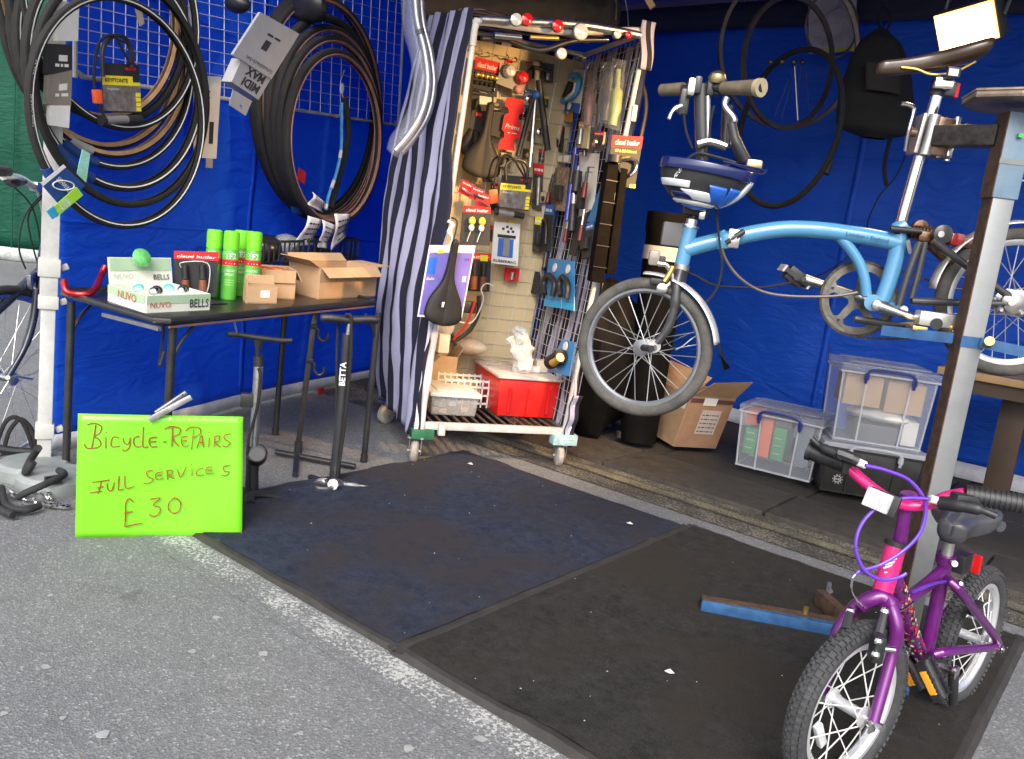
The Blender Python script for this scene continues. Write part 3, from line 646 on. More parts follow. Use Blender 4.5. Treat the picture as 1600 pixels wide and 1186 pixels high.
MB().tube(sm([p2.at(501, 497, .01), p2.at(520, 497, .01), p2.at(546, 500), p2.at(575, 499, -.01), p2.at(592, 500, -.015)], 4), [.012] + [.016] * 15 + [.012], 10).build('handle', BLACK, t)
MB().tube(along(p2, (547, 500), (543, 526)), .009, 10).build('plunger_rod', STEEL, t)
DKG = mat('dark_grey_anodised', (.055, .055, .06), .35, .5, var=.15)
MB().tube(along(p2, (543, 522), (533, 640), (522, 752)), [.019, .017, .022], 14).build('barrel', DKG, t)
pp = p2.at(538.5, 603, .021); qq = p2.at(541, 566, .021); write('BETTA', pp, qq, -p2.ri, .022, PAPER, t, bold=.03)
MB().lathe(G(505, 767, .0), Z + p2.n * .2, [(.043, 0), (.046, .012), (.045, .032), (.036, .036), (.034, .028), (.0, .028)], 24).build('gauge_case', ALU, t)
MB().tube(sm([G(520, 757, .035), G(530, 757, .02), G(555, 759, .014), G(575, 762, .008)], 4), [.022] * 5 + [.012] * 4 + [.008] * 4, 8).build('foot', ALU, t)
MB().tube(sm([G(520, 757, .03), G(500, 750, .016), G(483, 745, .008)], 4), [.018] * 4 + [.012] * 4 + [.008], 8).build('foot', BLACK, t)
MB().tube(sm([p2.at(540, 492, .02), p2.at(548, 493, .03), p2.at(549, 510, .03), p2.at(548, 560, .025), p2.at(540, 650, .028), p2.at(531, 720, .03), p2.at(526, 750, .02)], 5), .006, 8).build('hose', RUB, t)
MB().tube(sm([p2.at(543, 494, .0), p2.at(530, 500, -.03), p2.at(527, 530, -.03), p2.at(526, 600, -.02), p2.at(525, 700, -.01), p2.at(520, 740, .02)], 5), .0055, 8).build('hose', RUB, t)
# ---------------- hook stand
h0 = G(463, 708); p3 = plane_at(h0); t = thing('hook_stand', 'black bicycle display stand with two hooks, under the table', 'stand', h0)
MB().bar(p3.at(464, 712), p3.at(492, 490), .024, .020, p3.ri).build('post', BMETAL, t, bevel=.003)
for y0, x0 in ((512, 491), (565, 485)):
    MB().tube(sm(along(p3, (x0, y0), (x0 + 6, y0 + 4), (x0 + 6, y0 + 14), (x0 + 13, y0 + 21), (x0 + 20, y0 + 17), (x0 + 21, y0 + 8)), 4), .0058, 8).build('hook', BMETAL, t)
    MB().cb(p3.at(x0 - 1, y0 - 2, .004), p3.ri * .03, Z * .02, p3.n * .03).build('hook_clamp', BLACK, t, bevel=.003)
MB().tube([G(431, 706, .02), G(464, 712, .022), G(555, 729, .016)], .012, 10).build('base_bar', BMETAL, t)
MB().tube([G(464, 712, .022), G(461, 742, .012)], .012, 10).build('base_bar', BMETAL, t)
MB().tube(along(p3, (465, 715), (467, 690)), .018, 12).build('base_socket', BMETAL, t)
# ---------------- handwritten sign
s1, s2 = G(118, 840), G(378, 837.5); SP = vplane(s1, s2); SP = Plane(s1, SP.n + Z * .10)
NEON = mat('fluorescent_green_card', (.165, .60, .012), .32, var=.07, scale=4, coat=.35, bump=.35, bscale=7)
q = [SP.at(122, 646), SP.at(380, 651.5), SP.at(378, 838), SP.at(117.5, 840)]
t = thing('price_sign', 'fluorescent green handwritten sign offering bicycle repairs, clipped to the table leg', 'sign', s1)
MB().grid(lambda u, v: bil(q, u, v) + SP.n * (.004 * math.sin(u * 5 + v * 3)), 24, 18).build('sign_board', NEON, t, solid=.003, ang=180)
INK = mat('orange_brown_marker', (.26, .055, .008), .6, var=0)
def strokes(L, r=.0017, nm='handwriting'):
    b = MB()
    for st in L:
        pts = sm([SP.at(x, y, .0075) for x, y in st], 5) if len(st) > 2 else [SP.at(x, y, .0075) for x, y in st]
        b.tube(pts, [r * random.uniform(.85, 1.25) for _ in pts], 5)
    b.build(nm, INK, t)
def z4(*p): return [(a / 3.952, 560 + c / 3.952) for a, c in p]      # strokes traced letter by letter
strokes([z4((590, 410), (580, 480), (565, 555)), z4((540, 410), (580, 400), (625, 420), (615, 460), (580, 480), (610, 500), (622, 530), (600, 550), (540, 555), (520, 530)),
         z4((653, 485), (652, 555)), z4((655, 455), (657, 460)), z4((735, 490), (700, 485), (685, 520), (695, 545), (740, 540)), z4((760, 490), (765, 520), (790, 530), (805, 490)), z4((805, 490), (800, 545), (770, 572), (755, 560)),
         z4((860, 480), (830, 490), (825, 520), (840, 545), (870, 540)), z4((885, 425), (882, 480), (882, 545), (915, 545)), z4((970, 485), (930, 490), (920, 515), (935, 545), (970, 540)), z4((925, 515), (965, 512)),
         z4((1005, 515), (1028, 513)), z4((1065, 430), (1060, 545)), z4((1015, 435), (1060, 420), (1110, 432), (1105, 465), (1065, 490), (1105, 545)), z4((1160, 480), (1125, 485), (1120, 515), (1135, 545), (1165, 535)), z4((1125, 510), (1155, 508)),
         z4((1195, 440), (1182, 565)), z4((1145, 450), (1175, 425), (1230, 430), (1235, 465), (1190, 490)), z4((1215, 555), (1245, 475), (1255, 550)), z4((1222, 520), (1252, 518)), z4((1292, 490), (1288, 550)), z4((1290, 455), (1293, 460)),
         z4((1325, 480), (1322, 550)), z4((1322, 482), (1355, 480), (1350, 510), (1325, 515), (1360, 550)), z4((1425, 465), (1385, 475), (1390, 500), (1420, 520), (1400, 545), (1375, 540))])
strokes([z4((625, 760), (605, 835)), z4((570, 765), (630, 757), (675, 750)), z4((555, 830), (630, 818)), z4((600, 800), (640, 790)), z4((660, 770), (665, 810), (690, 815), (705, 765)), z4((735, 725), (730, 808), (765, 805)), z4((770, 725), (775, 800), (830, 790)),
         z4((945, 690), (905, 700), (915, 730), (945, 745), (925, 768), (885, 770)), z4((1005, 700), (965, 710), (965, 745), (1010, 740)), z4((970, 722), (1000, 720)), z4((1030, 690), (1035, 750)), z4((1025, 695), (1060, 690), (1060, 715), (1040, 720), (1080, 745)),
         z4((1095, 685), (1115, 735), (1150, 670)), z4((1185, 680), (1185, 728)), z4((1180, 652), (1184, 657)), z4((1255, 675), (1220, 690), (1215, 720), (1260, 718)), z4((1310, 670), (1278, 675), (1275, 710), (1325, 708)), z4((1280, 692), (1312, 690)), z4((1420, 660), (1380, 670), (1385, 695), (1415, 700), (1395, 722), (1365, 720))])
strokes([z4((825, 890), (795, 865), (775, 900), (775, 960), (770, 1040)), z4((765, 955), (820, 945)), z4((770, 1040), (830, 1025), (880, 1018)),
         z4((925, 870), (990, 862), (945, 905), (985, 920), (985, 950), (955, 975), (920, 965)), z4((1075, 862), (1045, 890), (1040, 930), (1070, 955), (1105, 940), (1115, 895), (1090, 865), (1070, 862))], .0021)
SH = mat('worn_light_tape', (.62, .75, .35), .5, var=0)
for x, y in ((208, 674), (213, 660), (266, 654)): MB().lathe(SP.at(x, y, .003), SP.n, [(.005, 0), (.004, .002), (0, .002)], 8).build('pin_hole', SH, t)
t = thing('spring_clamp', 'silver spring clip gripping the top edge of the green sign', 'clip', SP.at(265, 637))
MB().bar(SP.at(233, 656, .014), SP.at(299, 620, .02), .017, .013, Z).build('clamp_arm', ALU, t, bevel=.002)
MB().bar(SP.at(243, 646, -.004), SP.at(291, 613, -.016), .015, .011, Z).build('clamp_arm', ALU, t, bevel=.002)
for x, y in ((285, 617), (291, 624)): MB().lathe(SP.at(x, y, .022), SP.n, [(.0025, 0), (.0025, .003)], 8).build('rivet', BLACK, t)
# ================================================================= WHEELS, TYRES AND THE LEFT WALL DISPLAY
SPK = mat('spoke_steel', (.7, .7, .7), .3, .9, var=.05)
def circ(r, n=10, sq=1.): return [(r * math.cos(2 * math.pi * k / n), r * sq * math.sin(2 * math.pi * k / n)) for k in range(n)]
def wheel(par, c, ex, ey, R, tw, rim_h=.016, rim_w=.02, nsp=28, tm=RUB, rm=ALU, hub=.016, hubl=.07, knobs=False, sp_r=.0013, phase=0., spm=None):
    """R outer tyre radius, tw tyre section radius"""
    c = V(c); ax = ex.cross(ey).normalized(); Rr = R - 2 * tw
    h = MB().ring(c, ex, ey, Rr, [(.004, -rim_w / 2), (.004, rim_w / 2), (-rim_h * .4, rim_w / 2), (-rim_h, rim_w * .22), (-rim_h, -rim_w * .22), (-rim_h * .4, -rim_w / 2)], 64)
    wo = h.build('wheel', rm, par)
    MB().ring(c, ex, ey, R - tw, circ(tw, 12), 64).build('tyre', tm, wo)
    if knobs:
        b = MB(); N = 74
        for i in range(N):
            for j, aa in enumerate((-1.02, -.52, 0, .52, 1.02)):
                th = 2 * math.pi * (i + .5 * (j % 2)) / N; d = ex * math.cos(th) + ey * math.sin(th); tn_ = ey * math.cos(th) - ex * math.sin(th)
                nd = d * math.cos(aa) + ax * math.sin(aa); sdv = ax * math.cos(aa) - d * math.sin(aa)
                b.cb(c + d * (R - tw) + nd * (tw + .0005), nd * .006, sdv * (.0095 if j in (1, 2, 3) else .008), tn_ * (2 * math.pi * R / N) * .56)
        stuff(b.build('tread_knobs', tm, wo, smooth=False))
    MB().lathe(c - ax * hubl / 2, ax, [(hub * .5, 0), (hub * 1.5, .004), (hub * 1.5, .008), (hub * .8, .012), (hub * .8, hubl - .012), (hub * 1.5, hubl - .008), (hub * 1.5, hubl - .004), (hub * .5, hubl)], 18).build('hub', rm if rm != WPAINT else ALU, wo)
    for i in range(nsp):
        side = 1 if i % 2 else -1; a = 2 * math.pi * i / nsp + phase; off = (.42 if (i // 2) % 2 else -.42)
        p = c + ax * side * (hubl / 2 - .006) + (ex * math.cos(a + off * 2) + ey * math.sin(a + off * 2)) * hub * 1.4
        q = c + (ex * math.cos(a) + ey * math.sin(a)) * (Rr - rim_h * .9)
        MB().tube([p, q], sp_r, 5, cap=False).build('spoke', spm or SPK, wo)
    return wo
def arc(c, ex, ey, R, a0, a1, n=24): return [V(c) + ex * (R * math.cos(a0 + (a1 - a0) * i / n)) + ey * (R * math.sin(a0 + (a1 - a0) * i / n)) for i in range(n + 1)]
# ---------------- silver/black bicycle at the left edge
d0 = 3.13; c = D(8, 590, d0); exb = view_frame(8, 590, d0, .72, 1); R = 145 * d0 / F
t = thing('bicycle', 'black city bicycle parked behind the white pole, front end only in view', 'bicycle', c - Z * R)
DKB = mat('dark_blue_black_paint', (.015, .02, .035), .25, var=.2, coat=.4)
wheel(t, c, exb, Z, R, .018, nsp=32, rm=ALU, hubl=.09, sp_r=.0011)
nb = exb.cross(Z).normalized(); nb = nb if nb.dot(CAM - c) > 0 else -nb
BL = Plane(c, nb)
def lp(*pp, off=0.): return [BL.at(x, y, off) for x, y in pp]
for o_ in (.05, -.05):
    MB().tube(sm(lp((58, 452), (52, 500), (38, 545), (12, 590), off=o_), 5), [.014] * 10 + [.011] * 6, 10).build('fork_blade', DKB, t)
MB().tube(lp((70, 385), (60, 455)), .019, 12).build('head_tube', DKB, t)
MB().cb(BL.at(57, 455), nb * .12, Z * .035, exb * .035).build('fork_crown', ALU, t, bevel=.006)
MB().tube(lp((74, 350), (70, 385)), .013, 10).build('stem', ALU, t)
MB().tube(sm([BL.at(74, 352), BL.at(62, 300, .05), BL.at(50, 290, .1), BL.at(30, 278, .22), BL.at(5, 276, .28)], 5), .012, 10).build('handlebar', ALU, t)
MB().tube([BL.at(12, 268, .27), BL.at(-30, 266, .33)], .017, 10).build('grip', BLACK, t)
MB().cb(BL.at(60, 292, .07), exb * .05, Z * .035, nb * .04).build('bar_clamp', ALU, t, bevel=.008)
MB().tube(sm([BL.at(40, 284, .2), BL.at(22, 290, .25), BL.at(8, 284, .29)], 4), .007, 8).build('brake_lever', BLACK, t)
MB().cb(BL.at(20, 284, .24), exb * .04, Z * .02, nb * .03).build('brake_mount', BLACK, t, bevel=.005)
for st in ([(72, 300), (50, 320), (34, 350), (30, 390), (40, 420)], [(72, 303), (45, 335), (50, 380), (62, 420)], [(20, 290), (48, 320), (60, 360), (68, 420)]):
    MB().tube(sm(lp(*st, off=.06), 5), .0032, 6).build('brake_cable', RUB, t)
MB().tube(arc(c, exb, Z, R - .03, .5, 2.3), .006, 6).build('brake_bridge', ALU, t) if False else None
for o_ in (.03, -.03): MB().bar(BL.at(46, 430, o_), BL.at(48, 452, o_), .02, .012, nb).build('brake_arm', ALU, t, bevel=.003)
MB().tube(sm([BL.at(46, 430, .03), BL.at(60, 425, .01), BL.at(70, 440, -.02)], 4), .004, 6).build('brake_arm', ALU, t)
MB().tube([BL.at(-70, 545), BL.at(66, 420)], .018, 10).build('down_tube', DKB, t)
MB().cyl(BL.at(12, 590, .05), BL.at(12, 590, .085), .008).build('axle_nut', ALU, t)
MB().tube(lp((-5, 590), (4, 594), (26, 588), (50, 592), off=.07), .006, 6).build('quick_release', ALU, t)
# cable lock coiled on the ground beside the pole
t = thing('cable_lock', 'coiled black cable lock standing in loops by the left bicycle wheel', 'cable lock', G(30, 720))
pk = plane_at(G(30, 722))
for st in ([(-4, 690), (8, 660), (25, 652), (40, 668), (52, 705), (54, 720)], [(2, 720), (12, 680), (22, 663), (34, 655), (50, 672), (56, 700)]):
    MB().tube(sm([pk.at(x, y) for x, y in st], 5), .008, 8).build('cable', RUB, t)
MB().tube(sm([pk.at(-6, 700), pk.at(20, 704), pk.at(50, 706)], 4), .015, 8).build('lock_body', BLACK, t)
MB().tube(sm([pk.at(-6, 718), pk.at(20, 713), pk.at(56, 716)], 4), .012, 8).build('lock_body', BLACK, t)
# ---------------- wire display panels
WIRE = mat('pale_wire', (.58, .60, .66), .35, .4, var=.05)
def wire_panel(label, pxq, nu, nv, off, frame=.0085, wr_=.0019):
    q = quad_on(WL, pxq, off); t = thing('wire_panel', label, 'wire panel', q[3]); b = MB()
    for i in range(1, nu): b.tube([bil(q, i / nu, 0), bil(q, i / nu, 1)], wr_, 5, cap=False)
    for j in range(1, nv): b.tube([bil(q, 0, j / nv) + WL.n * .004, bil(q, 1, j / nv) + WL.n * .004], wr_, 5, cap=False)
    stuff(b.build('wire_mesh', WIRE, t))
    def s(u, v): return bil(q, u, v)
    r = .06
    pts = [s(0, 0), s(0, 1 - r * 1.0), s(.012, 1 - r * .5), s(.06, 1 - r * .1), s(.12, 1), s(.94, 1), s(.98, 1 - .02), s(1, 1 - r), s(1, 0)]
    MB().tube(sm(pts, 4), frame, 8).build('frame', WPAINT, t)
    return t
wire_panel('white framed wire display panel behind the left cluster of tyres', [(119, -150), (298, -95), (296, 146), (117, 118)], 10, 14, .04)
wire_panel('white framed wire display panel behind the right cluster of tyres', [(302, -95), (632, -10), (622, 196), (304, 147)], 19, 13, .04)
# ---------------- tyres
STRW = mat('reflective_stripe', (.72, .72, .70), .35, var=.05)
def hung_tyre(label, cx, cy, Hpx, off, kind='plain', ratio=1., grp='', tw=.0145, tilt=0., bands=(), scale_w=None, logo=None):
    c = WL.at(cx, cy, off); R = Hpx / 2 * pxm(c) ; n = (WL.n * math.cos(tilt) + WL.ri * math.sin(tilt)).normalized(); ex = Z.cross(n); ax = ex.cross(Z)
    if ax.dot(WL.n) < 0: ex = -ex
    t = thing('bicycle_tyre', label, 'tyre', c - Z * R, grp)
    # open horseshoe section: tread outside, sidewalls, hollow inside
    w = tw; sec = [(0, -w * .35), (0, w * .35), (-.25 * w, w * .8), (-.8 * w, w), (-1.5 * w, w * .8), (-1.7 * w, w * .7), (-1.55 * w, w * .62), (-.8 * w, w * .82), (-.2 * w, 0), (-.8 * w, -w * .82), (-1.55 * w, -w * .62), (-1.7 * w, -w * .7), (-1.5 * w, -w * .8), (-.8 * w, -w), (-.25 * w, -w * .8)]
    MB().ring(c, ex, Z, R, sec, 72).build('tread', RUB, t)
    if kind in ('tan', 'pink'):
        m_ = TAN if kind == 'tan' else PINKT
        for sg in (1, -1): MB().ring(c, ex, Z, R, [(-(.80 if kind == 'tan' else 1.35) * w, sg * w * 1.03), (-1.52 * w, sg * w * .84), (-1.74 * w, sg * w * .72), (-1.74 * w, sg * w * .50), (-1.5 * w, sg * w * .55), (-.8 * w, sg * w * .75)], 72).build('sidewall', m_, t)
    if kind == 'stripe':
        for sg in (1, -1): MB().ring(c, ex, Z, R, [(-.92 * w, sg * w * 1.03), (-1.18 * w, sg * w * .97), (-1.16 * w, sg * w * .8), (-.92 * w, sg * w * .8)], 72).build('stripe', STRW, t)
    for a0, a1, m_ in bands:
        MB().ring(c, ex, Z, R, circ(w * 1.25, 10), 8, a0, a1).build('paper_band', m_, t) if False else MB().ring(c, ex, Z, R - w * .85, circ(w * 1.22, 10), 8, a0, a1).build('paper_band', m_, t)
    if logo:
        for a, s_, mt_ in logo:
            d = ex * math.cos(a) + Z * math.sin(a); tg = Z * math.cos(a) - ex * math.sin(a); p = c + d * (R - w * .75) + WL.n * (w * 1.07); L = len(s_) * .008
            write(s_, p - tg * L / 2 - d * .003, p + tg * L / 2 - d * .003, d, .007, mt_, t)
    return t
BLB = mat('blue_label_band', (.02, .06, .22), .35, var=.1); GRB = mat('grey_label_band', (.42, .42, .38), .4, var=.1); YLT = mat('pale_grey_print', (.5, .5, .46), .5, var=0)
GL = 'tyres hanging in the left cluster on the wall'
pi = math.pi
hung_tyre('black tyre with tan sidewalls, rearmost of the left cluster, lowest edge highest', 158, 53, 350, .050, 'tan', grp=GL, bands=((pi * 1.28, pi * 1.36, GRB),))
hung_tyre('black tyre with tan sidewalls, second from the wall in the left cluster', 170, 67, 350, .085, 'tan', grp=GL, bands=((pi * 1.37, pi * 1.45, GRB),))
hung_tyre('black tyre with white stripe, just before the two tan tyres in the left cluster', 178, 87, 348, .120, 'stripe', grp=GL, bands=((pi * 1.32, pi * 1.45, BLB),))
hung_tyre('black tyre with white stripe, fourth from the wall in the left cluster', 192, 120, 352, .155, 'stripe', grp=GL, tw=.017, bands=((pi * 1.25, pi * 1.40, BLB),))
hung_tyre('plain black tyre without stripe in front of the left cluster', 203, 146, 352, .20, 'plain', grp=GL, bands=())
hung_tyre('front tyre of the left cluster, white striped and hanging lowest', 196, 181, 350, .245, 'stripe', grp=GL, bands=((pi * 1.19, pi * 1.27, BLB),), logo=((pi * .93, '37-622', YLT), (pi * 1.04, 'DURANO SPORT', YLT)))
for i, (x, y, o_, k, l_) in enumerate(((150, 5, .06, 'tan', 'tan walled tyre at the far left edge of the left cluster'), (166, 12, .10, 'plain', 'black lettered tyre, second from left edge of the left cluster'), (186, 22, .13, 'stripe', 'white striped tyre passing off the top of the left cluster'))):
    hung_tyre(l_, x, y, 352, o_, k, grp=GL, logo=((pi * .95, '32-622', YLT),) if i == 1 else None)
GR_ = 'tyres hanging in the right cluster on the wall'
for (x, y, hh, o_, k, l_) in ((500, 168, 335, .05, 'plain', 'large plain black tyre nearest the wall in the right cluster'), (504, 172, 338, .08, 'plain', 'large plain black tyre second from the wall in the right cluster'), (509, 176, 338, .11, 'pink', 'large tyre with brown inner walls in the right cluster'),
    (513, 190, 310, .15, 'plain', 'medium black tyre in the middle of the right cluster'), (518, 198, 296, .18, 'pink', 'medium brown walled tyre in the right cluster'), (522, 207, 284, .215, 'pink', 'small brown walled tyre second from front in right cluster'), (526, 219, 268, .26, 'pink', 'front small tyre of the right cluster with thin brown rim')):
    hung_tyre(l_, x, y, hh, o_, k, grp=GR_, tw=.021 if o_ > .14 else .019, logo=((pi * .07, 'LAND CRUISER', mat('gold_print', (.55, .42, .12), .5, var=0)),) if k == 'plain' and o_ < .06 else None)
# small tyre labels: hanging cards
OV = MB()
q = quad_on(WL, [(99, 257), (133, 290), (97, 325), (63, 286)], .30)
t = thing('swing_tag', 'dark blue square swing tag with white oval on the left tyres', 'swing tag', q[2])
MB().prism(q, -WL.n * .002).build('tag_card', BLB, t, smooth=False)
sub_panel(q, 0, 0, .12, 1, WL.n, .001, PAPER, t, 'white_edge')
cc = bil(q, .5, .5) + WL.n * .003
u_ = (q[1] - q[0]); v_ = (q[3] - q[0]); el = [cc + (u_ + v_) * 0 + (u_ * .0) + (u_ - v_) * .30 * math.cos(a) * .8 + (u_ + v_) * .12 * math.sin(a) for a in [k * pi / 10 for k in range(20)]]
MB().tube(el, .0022, 5, closed=True).build('oval_mark', PAPER, t)
wr('SCHWALBE', q, .2, .9, .55, .16, PAPER, t, WL.n, .01, lift=.003)
q = quad_on(WL, [(120, 292), (130, 305), (88, 340), (78, 328)], .315)
t = thing('swing_tag', 'lime green strip tag with white script below the blue tag', 'swing tag', q[2]); LIME = mat('lime_print', (.30, .60, .03), .4, var=.05)
MB().prism(q, -WL.n * .002).build('tag_card', LIME, t, smooth=False); wr('energizer', [q[3], q[0], q[1], q[2]] if False else q, .1, .9, .75, .5, PAPER, t, WL.n, .0, lift=.002)
q2 = quad_on(WL, [(84, 322), (92, 336), (82, 343), (73, 330)], .318); MB().prism(q2, -WL.n * .002).build('tag_tip', mat('teal_print', (.03, .3, .5), .4), t, smooth=False)
q = quad_on(WL, [(129, 233), (141, 240), (135, 285), (116, 292)], .20)
tag(MB().prism(q, -WL.n * .003).build('green_tag', mat('aqua_lime_print', (.25, .55, .25), .4, var=.5, scale=40, col2=(.35, .7, .75))), 'aqua and lime paper tag between the left tyres above the blue one', 'swing tag')
# pale retail boxes behind the left tyres
for i, (q_, m_, l_, tx) in enumerate((([(88, 2), (124, 4), (122, 64), (90, 64)], PAPER, 'white retail card hung at the top left behind the tyres', ''), ([(75, 68), (113, 70), (112, 118), (74, 116)], CARDB, 'black retail card with white print behind the left tyres', '~bab'), ([(76, 118), (113, 110), (111, 165), (74, 163)], mat('grey_brown_card', (.22, .19, .16), .5), 'brownish retail card under the black one, left tyres', '~ab'), ([(80, 165), (110, 165), (108, 200), (80, 196)], PAPER, 'white retail card below the brown one, left tyres', ''))):
    q = quad_on(WL, q_, .20 + .004 * i); t = thing('retail_card', l_, 'retail card', q[3]); MB().prism(q, -WL.n * .02).build('card', m_, t, smooth=False)
    if tx: wr(tx, q, .3, .85, .75, .15, PAPER, t, WL.n); sub_panel(q, .45, .35, .8, .55, WL.n, .001, PAPER, t, 'print_patch')
q = quad_on(WL, [(303, 118), (346, 120), (338, 248), (303, 246)], .05)
t = thing('retail_card', 'tall white retail card hanging beside the right edge of left tyres', 'retail card', q[3]); MB().prism(q, -WL.n * .003).build('card', PAPER, t, smooth=False)
sub_panel(q, .62, .55, .8, .82, WL.n, .001, DKP, t, 'print_patch')
for k in range(5): wr('~bcab', q, .1, .6, .2 + k * .07, .03, DKP, t, WL.n)
MB().prism([bil(q, .55, 1) , bil(q, .85, 1), bil(q, .85, 1.12), bil(q, .55, 1.12)], -WL.n * .003).build('card_foot', mat('grey_card', (.35, .33, .3), .6), t, smooth=False)
# ---------------- U-lock packs (left wall and rolling cage)
def ulock(pl, px, off, label, shackle, cable, clip, barpx, loop=True):
    q = quad_on(pl, px, off); t = thing('bike_lock_pack', label, 'bike lock', q[3]); n = pl.n; s = pxm(q[0])
    MB().prism(q, -n * .006).build('card', CARDB, t, smooth=False)
    sub_panel(q, 0.0, .25, .8, .44, n, .001, YELP, t, 'yellow_band'); sub_panel(q, .8, .37, 1, .44, n, .001, YELP, t, 'yellow_band')
    sub_panel(q, 0, .44, 1, .97, n, .0012, mat('grey_brown_photo_print', (.16, .14, .13), .45, var=.5, scale=40), t, 'photo_panel')
    wr('KRYPTONITE', q, .06, .66, .38, .08, DKP, t, n, .03, lift=.002); wr('Kryptolok', q, .1, .42, .54, .05, PAPER, t, n, .01, lift=.0025)
    for k in range(3): sub_panel(q, .62 + .1 * k, .07, .70 + .1 * k, .13, n, .001, REDP, t, 'red_mark')
    for k in range(4): sub_panel(q, .86, .58 + k * .1, .99, .66 + k * .1, n, .002, YELP, t, 'yellow_mark')
    MB().tube(sm([pl.at(x, y, off + .016) for x, y in shackle], 6), .0075, 10).build('shackle', BMETAL, t)
    MB().tube(sm([pl.at(x, y, off + .026) for x, y in cable], 6), .005, 8).build('cable', RUB, t)
    x, y = clip; MB().bar(pl.at(x - 1, y - 11, off + .026), pl.at(x + 1, y + 11, off + .026), .036 * s * 380, .018, pl.ri).build('orange_clip', mat('orange_red_plastic', (.75, .10, .02), .45), t, bevel=.004)
    (x0, y0), (x1, y1) = barpx; a = pl.at(x0, y0, off + .018); b_ = pl.at(x1, y1, off + .018)
    MB().tube([a, a * .4 + b_ * .6], .0145, 14).build('lock_bar', mat('grey_lock_metal', (.30, .30, .31), .4, .5), t); MB().tube([a * .4 + b_ * .6, b_], .0155, 14).build('lock_bar_end', BLACK, t)
    MB().tube([a - (b_ - a) * .1, a], .018, 14).build('lock_cap', BLACK, t); return t
ulock(WL, [(159, 98), (217, 101), (221, 177), (162, 175)], .16, 'black and yellow U-lock pack hanging inside the left ring of tyres', [(161, 120), (160, 80), (170, 62), (184, 55), (198, 62), (206, 80), (206, 105)], [(183, 62), (200, 70), (205, 100), (190, 75), (178, 56), (158, 62), (149, 90), (147, 130), (152, 160), (162, 180), (164, 190)], (152, 151), ((163, 188), (220, 186)))
# keys / small pack high up
t = thing('small_pack', 'small beige pack hooked on the wires above the U-lock', 'retail pack', WL.at(220, 30, .06)); q = quad_on(WL, [(213, 14), (221, 13), (226, 36), (220, 41)], .07); MB().prism(q, -WL.n * .008).build('pack', mat('beige_card', (.5, .42, .3), .6), t, smooth=False)
# dark brake parts at the very top
tag(lump(WL.at(372, 5, .12), .05, (1.2, .8, .7), BLACK, 'black_brake_pack', 1, 14, .4), 'black brake unit hanging at the top between the tyre clusters', 'brake')
tag(lump(WL.at(480, 12, .16), .09, (1.6, .8, .7), BLACK, 'black_bag', 6, 16, .45), 'black bag hung on top of the right tyre cluster', 'bag')
# ---------------- grey mudguard bracket carton
GC = mat('silver_grey_card', (.36, .36, .37), .4, .2, var=.06)
q = quad_on(WL, [(407, 19), (468, 53), (424, 124), (364, 85)], .34)
t = thing('grey_carton', 'silver grey hanging carton tilted upside down between the two tyre clusters', 'carton', q[3])
MB().prism(q, -WL.n * .012).build('front_panel', GC, t, smooth=False)
bl = quad_on(WL, [(378, 92), (424, 122), (404, 156), (362, 128)], .335); MB().prism(bl, -WL.n * .05).build('box_body', GC, t, smooth=False)
sd_ = [q[1], q[1] + WL.ri * .03 - WL.n * .05 + Z * .01, q[2] + WL.ri * .03 - WL.n * .05, q[2]]; MB().prism(sd_, -WL.n * .002).build('side_flap', GC, t, smooth=False)
tb_ = quad_on(WL, [(364, 140), (394, 158), (384, 181), (358, 164)], .335); MB().prism(tb_, -WL.n * .002).build('hang_tab', GC, t, smooth=False)
MB().cb(WL.at(376, 165, .337), WL.ri * .012, Z * .006, WL.n * .002).build('hang_slot', BLUEP, t)
r_ = lambda q: [q[2], q[3], q[0], q[1]]
wr('Schutzblech-Set', r_(q), .08, .75, .14, .07, DKP, t, WL.n); sub_panel(q, .42, .42, .56, .62, WL.n, .001, DKP, t, 'logo_square'); wr('~bb', r_(q), .3, .62, .72, .06, DKP, t, WL.n)
wr('MAX', r_(bl), .15, .75, .9, .32, DKP, t, WL.n, .04); wr('MIDI', r_(bl), .15, .72, .46, .32, DKP, t, WL.n, .04)
# ---------------- strap of inner tubes hanging in the right tyres
t = thing('inner_tube_strip', 'folded inner tube in a blue and grey sleeve hanging within right tyres', 'inner tube', WL.at(513, 325, .2))
MB().tube(sm([WL.at(x, y, .24) for x, y in ((537, 152), (542, 175), (544, 210), (537, 250), (527, 285), (517, 325))], 6), .016, 10).build('inner_tube', RUB, t)
st = sm([WL.at(x, y, .262) for x, y in ((534, 160), (534, 195), (533, 235), (526, 270), (514, 305), (509, 328))], 6)
b = MB(); BS = mat('blue_sleeve', (.04, .20, .42), .45, var=.3, scale=30); MB().tube(st, .0085, 6).build('blue_sleeve', BS, t)
for k in (12, 20, 27): MB().tube(st[k:k + 3], .0095, 6).build('grey_label', mat('grey_label', (.42, .42, .42), .5), t)
MB().tube(sm([WL.at(538, 110, .2), WL.at(532, 130, .24), WL.at(536, 152, .24)], 4), .003, 6).build('hook', WIRE, t)
tag(lump(WL.at(534, 138, .24), .02, (.6, .6, 1.3), CLEARB, 'clear_twist_bag', 3), 'clear twisted bag at the hook above the hanging inner tube', 'bag')
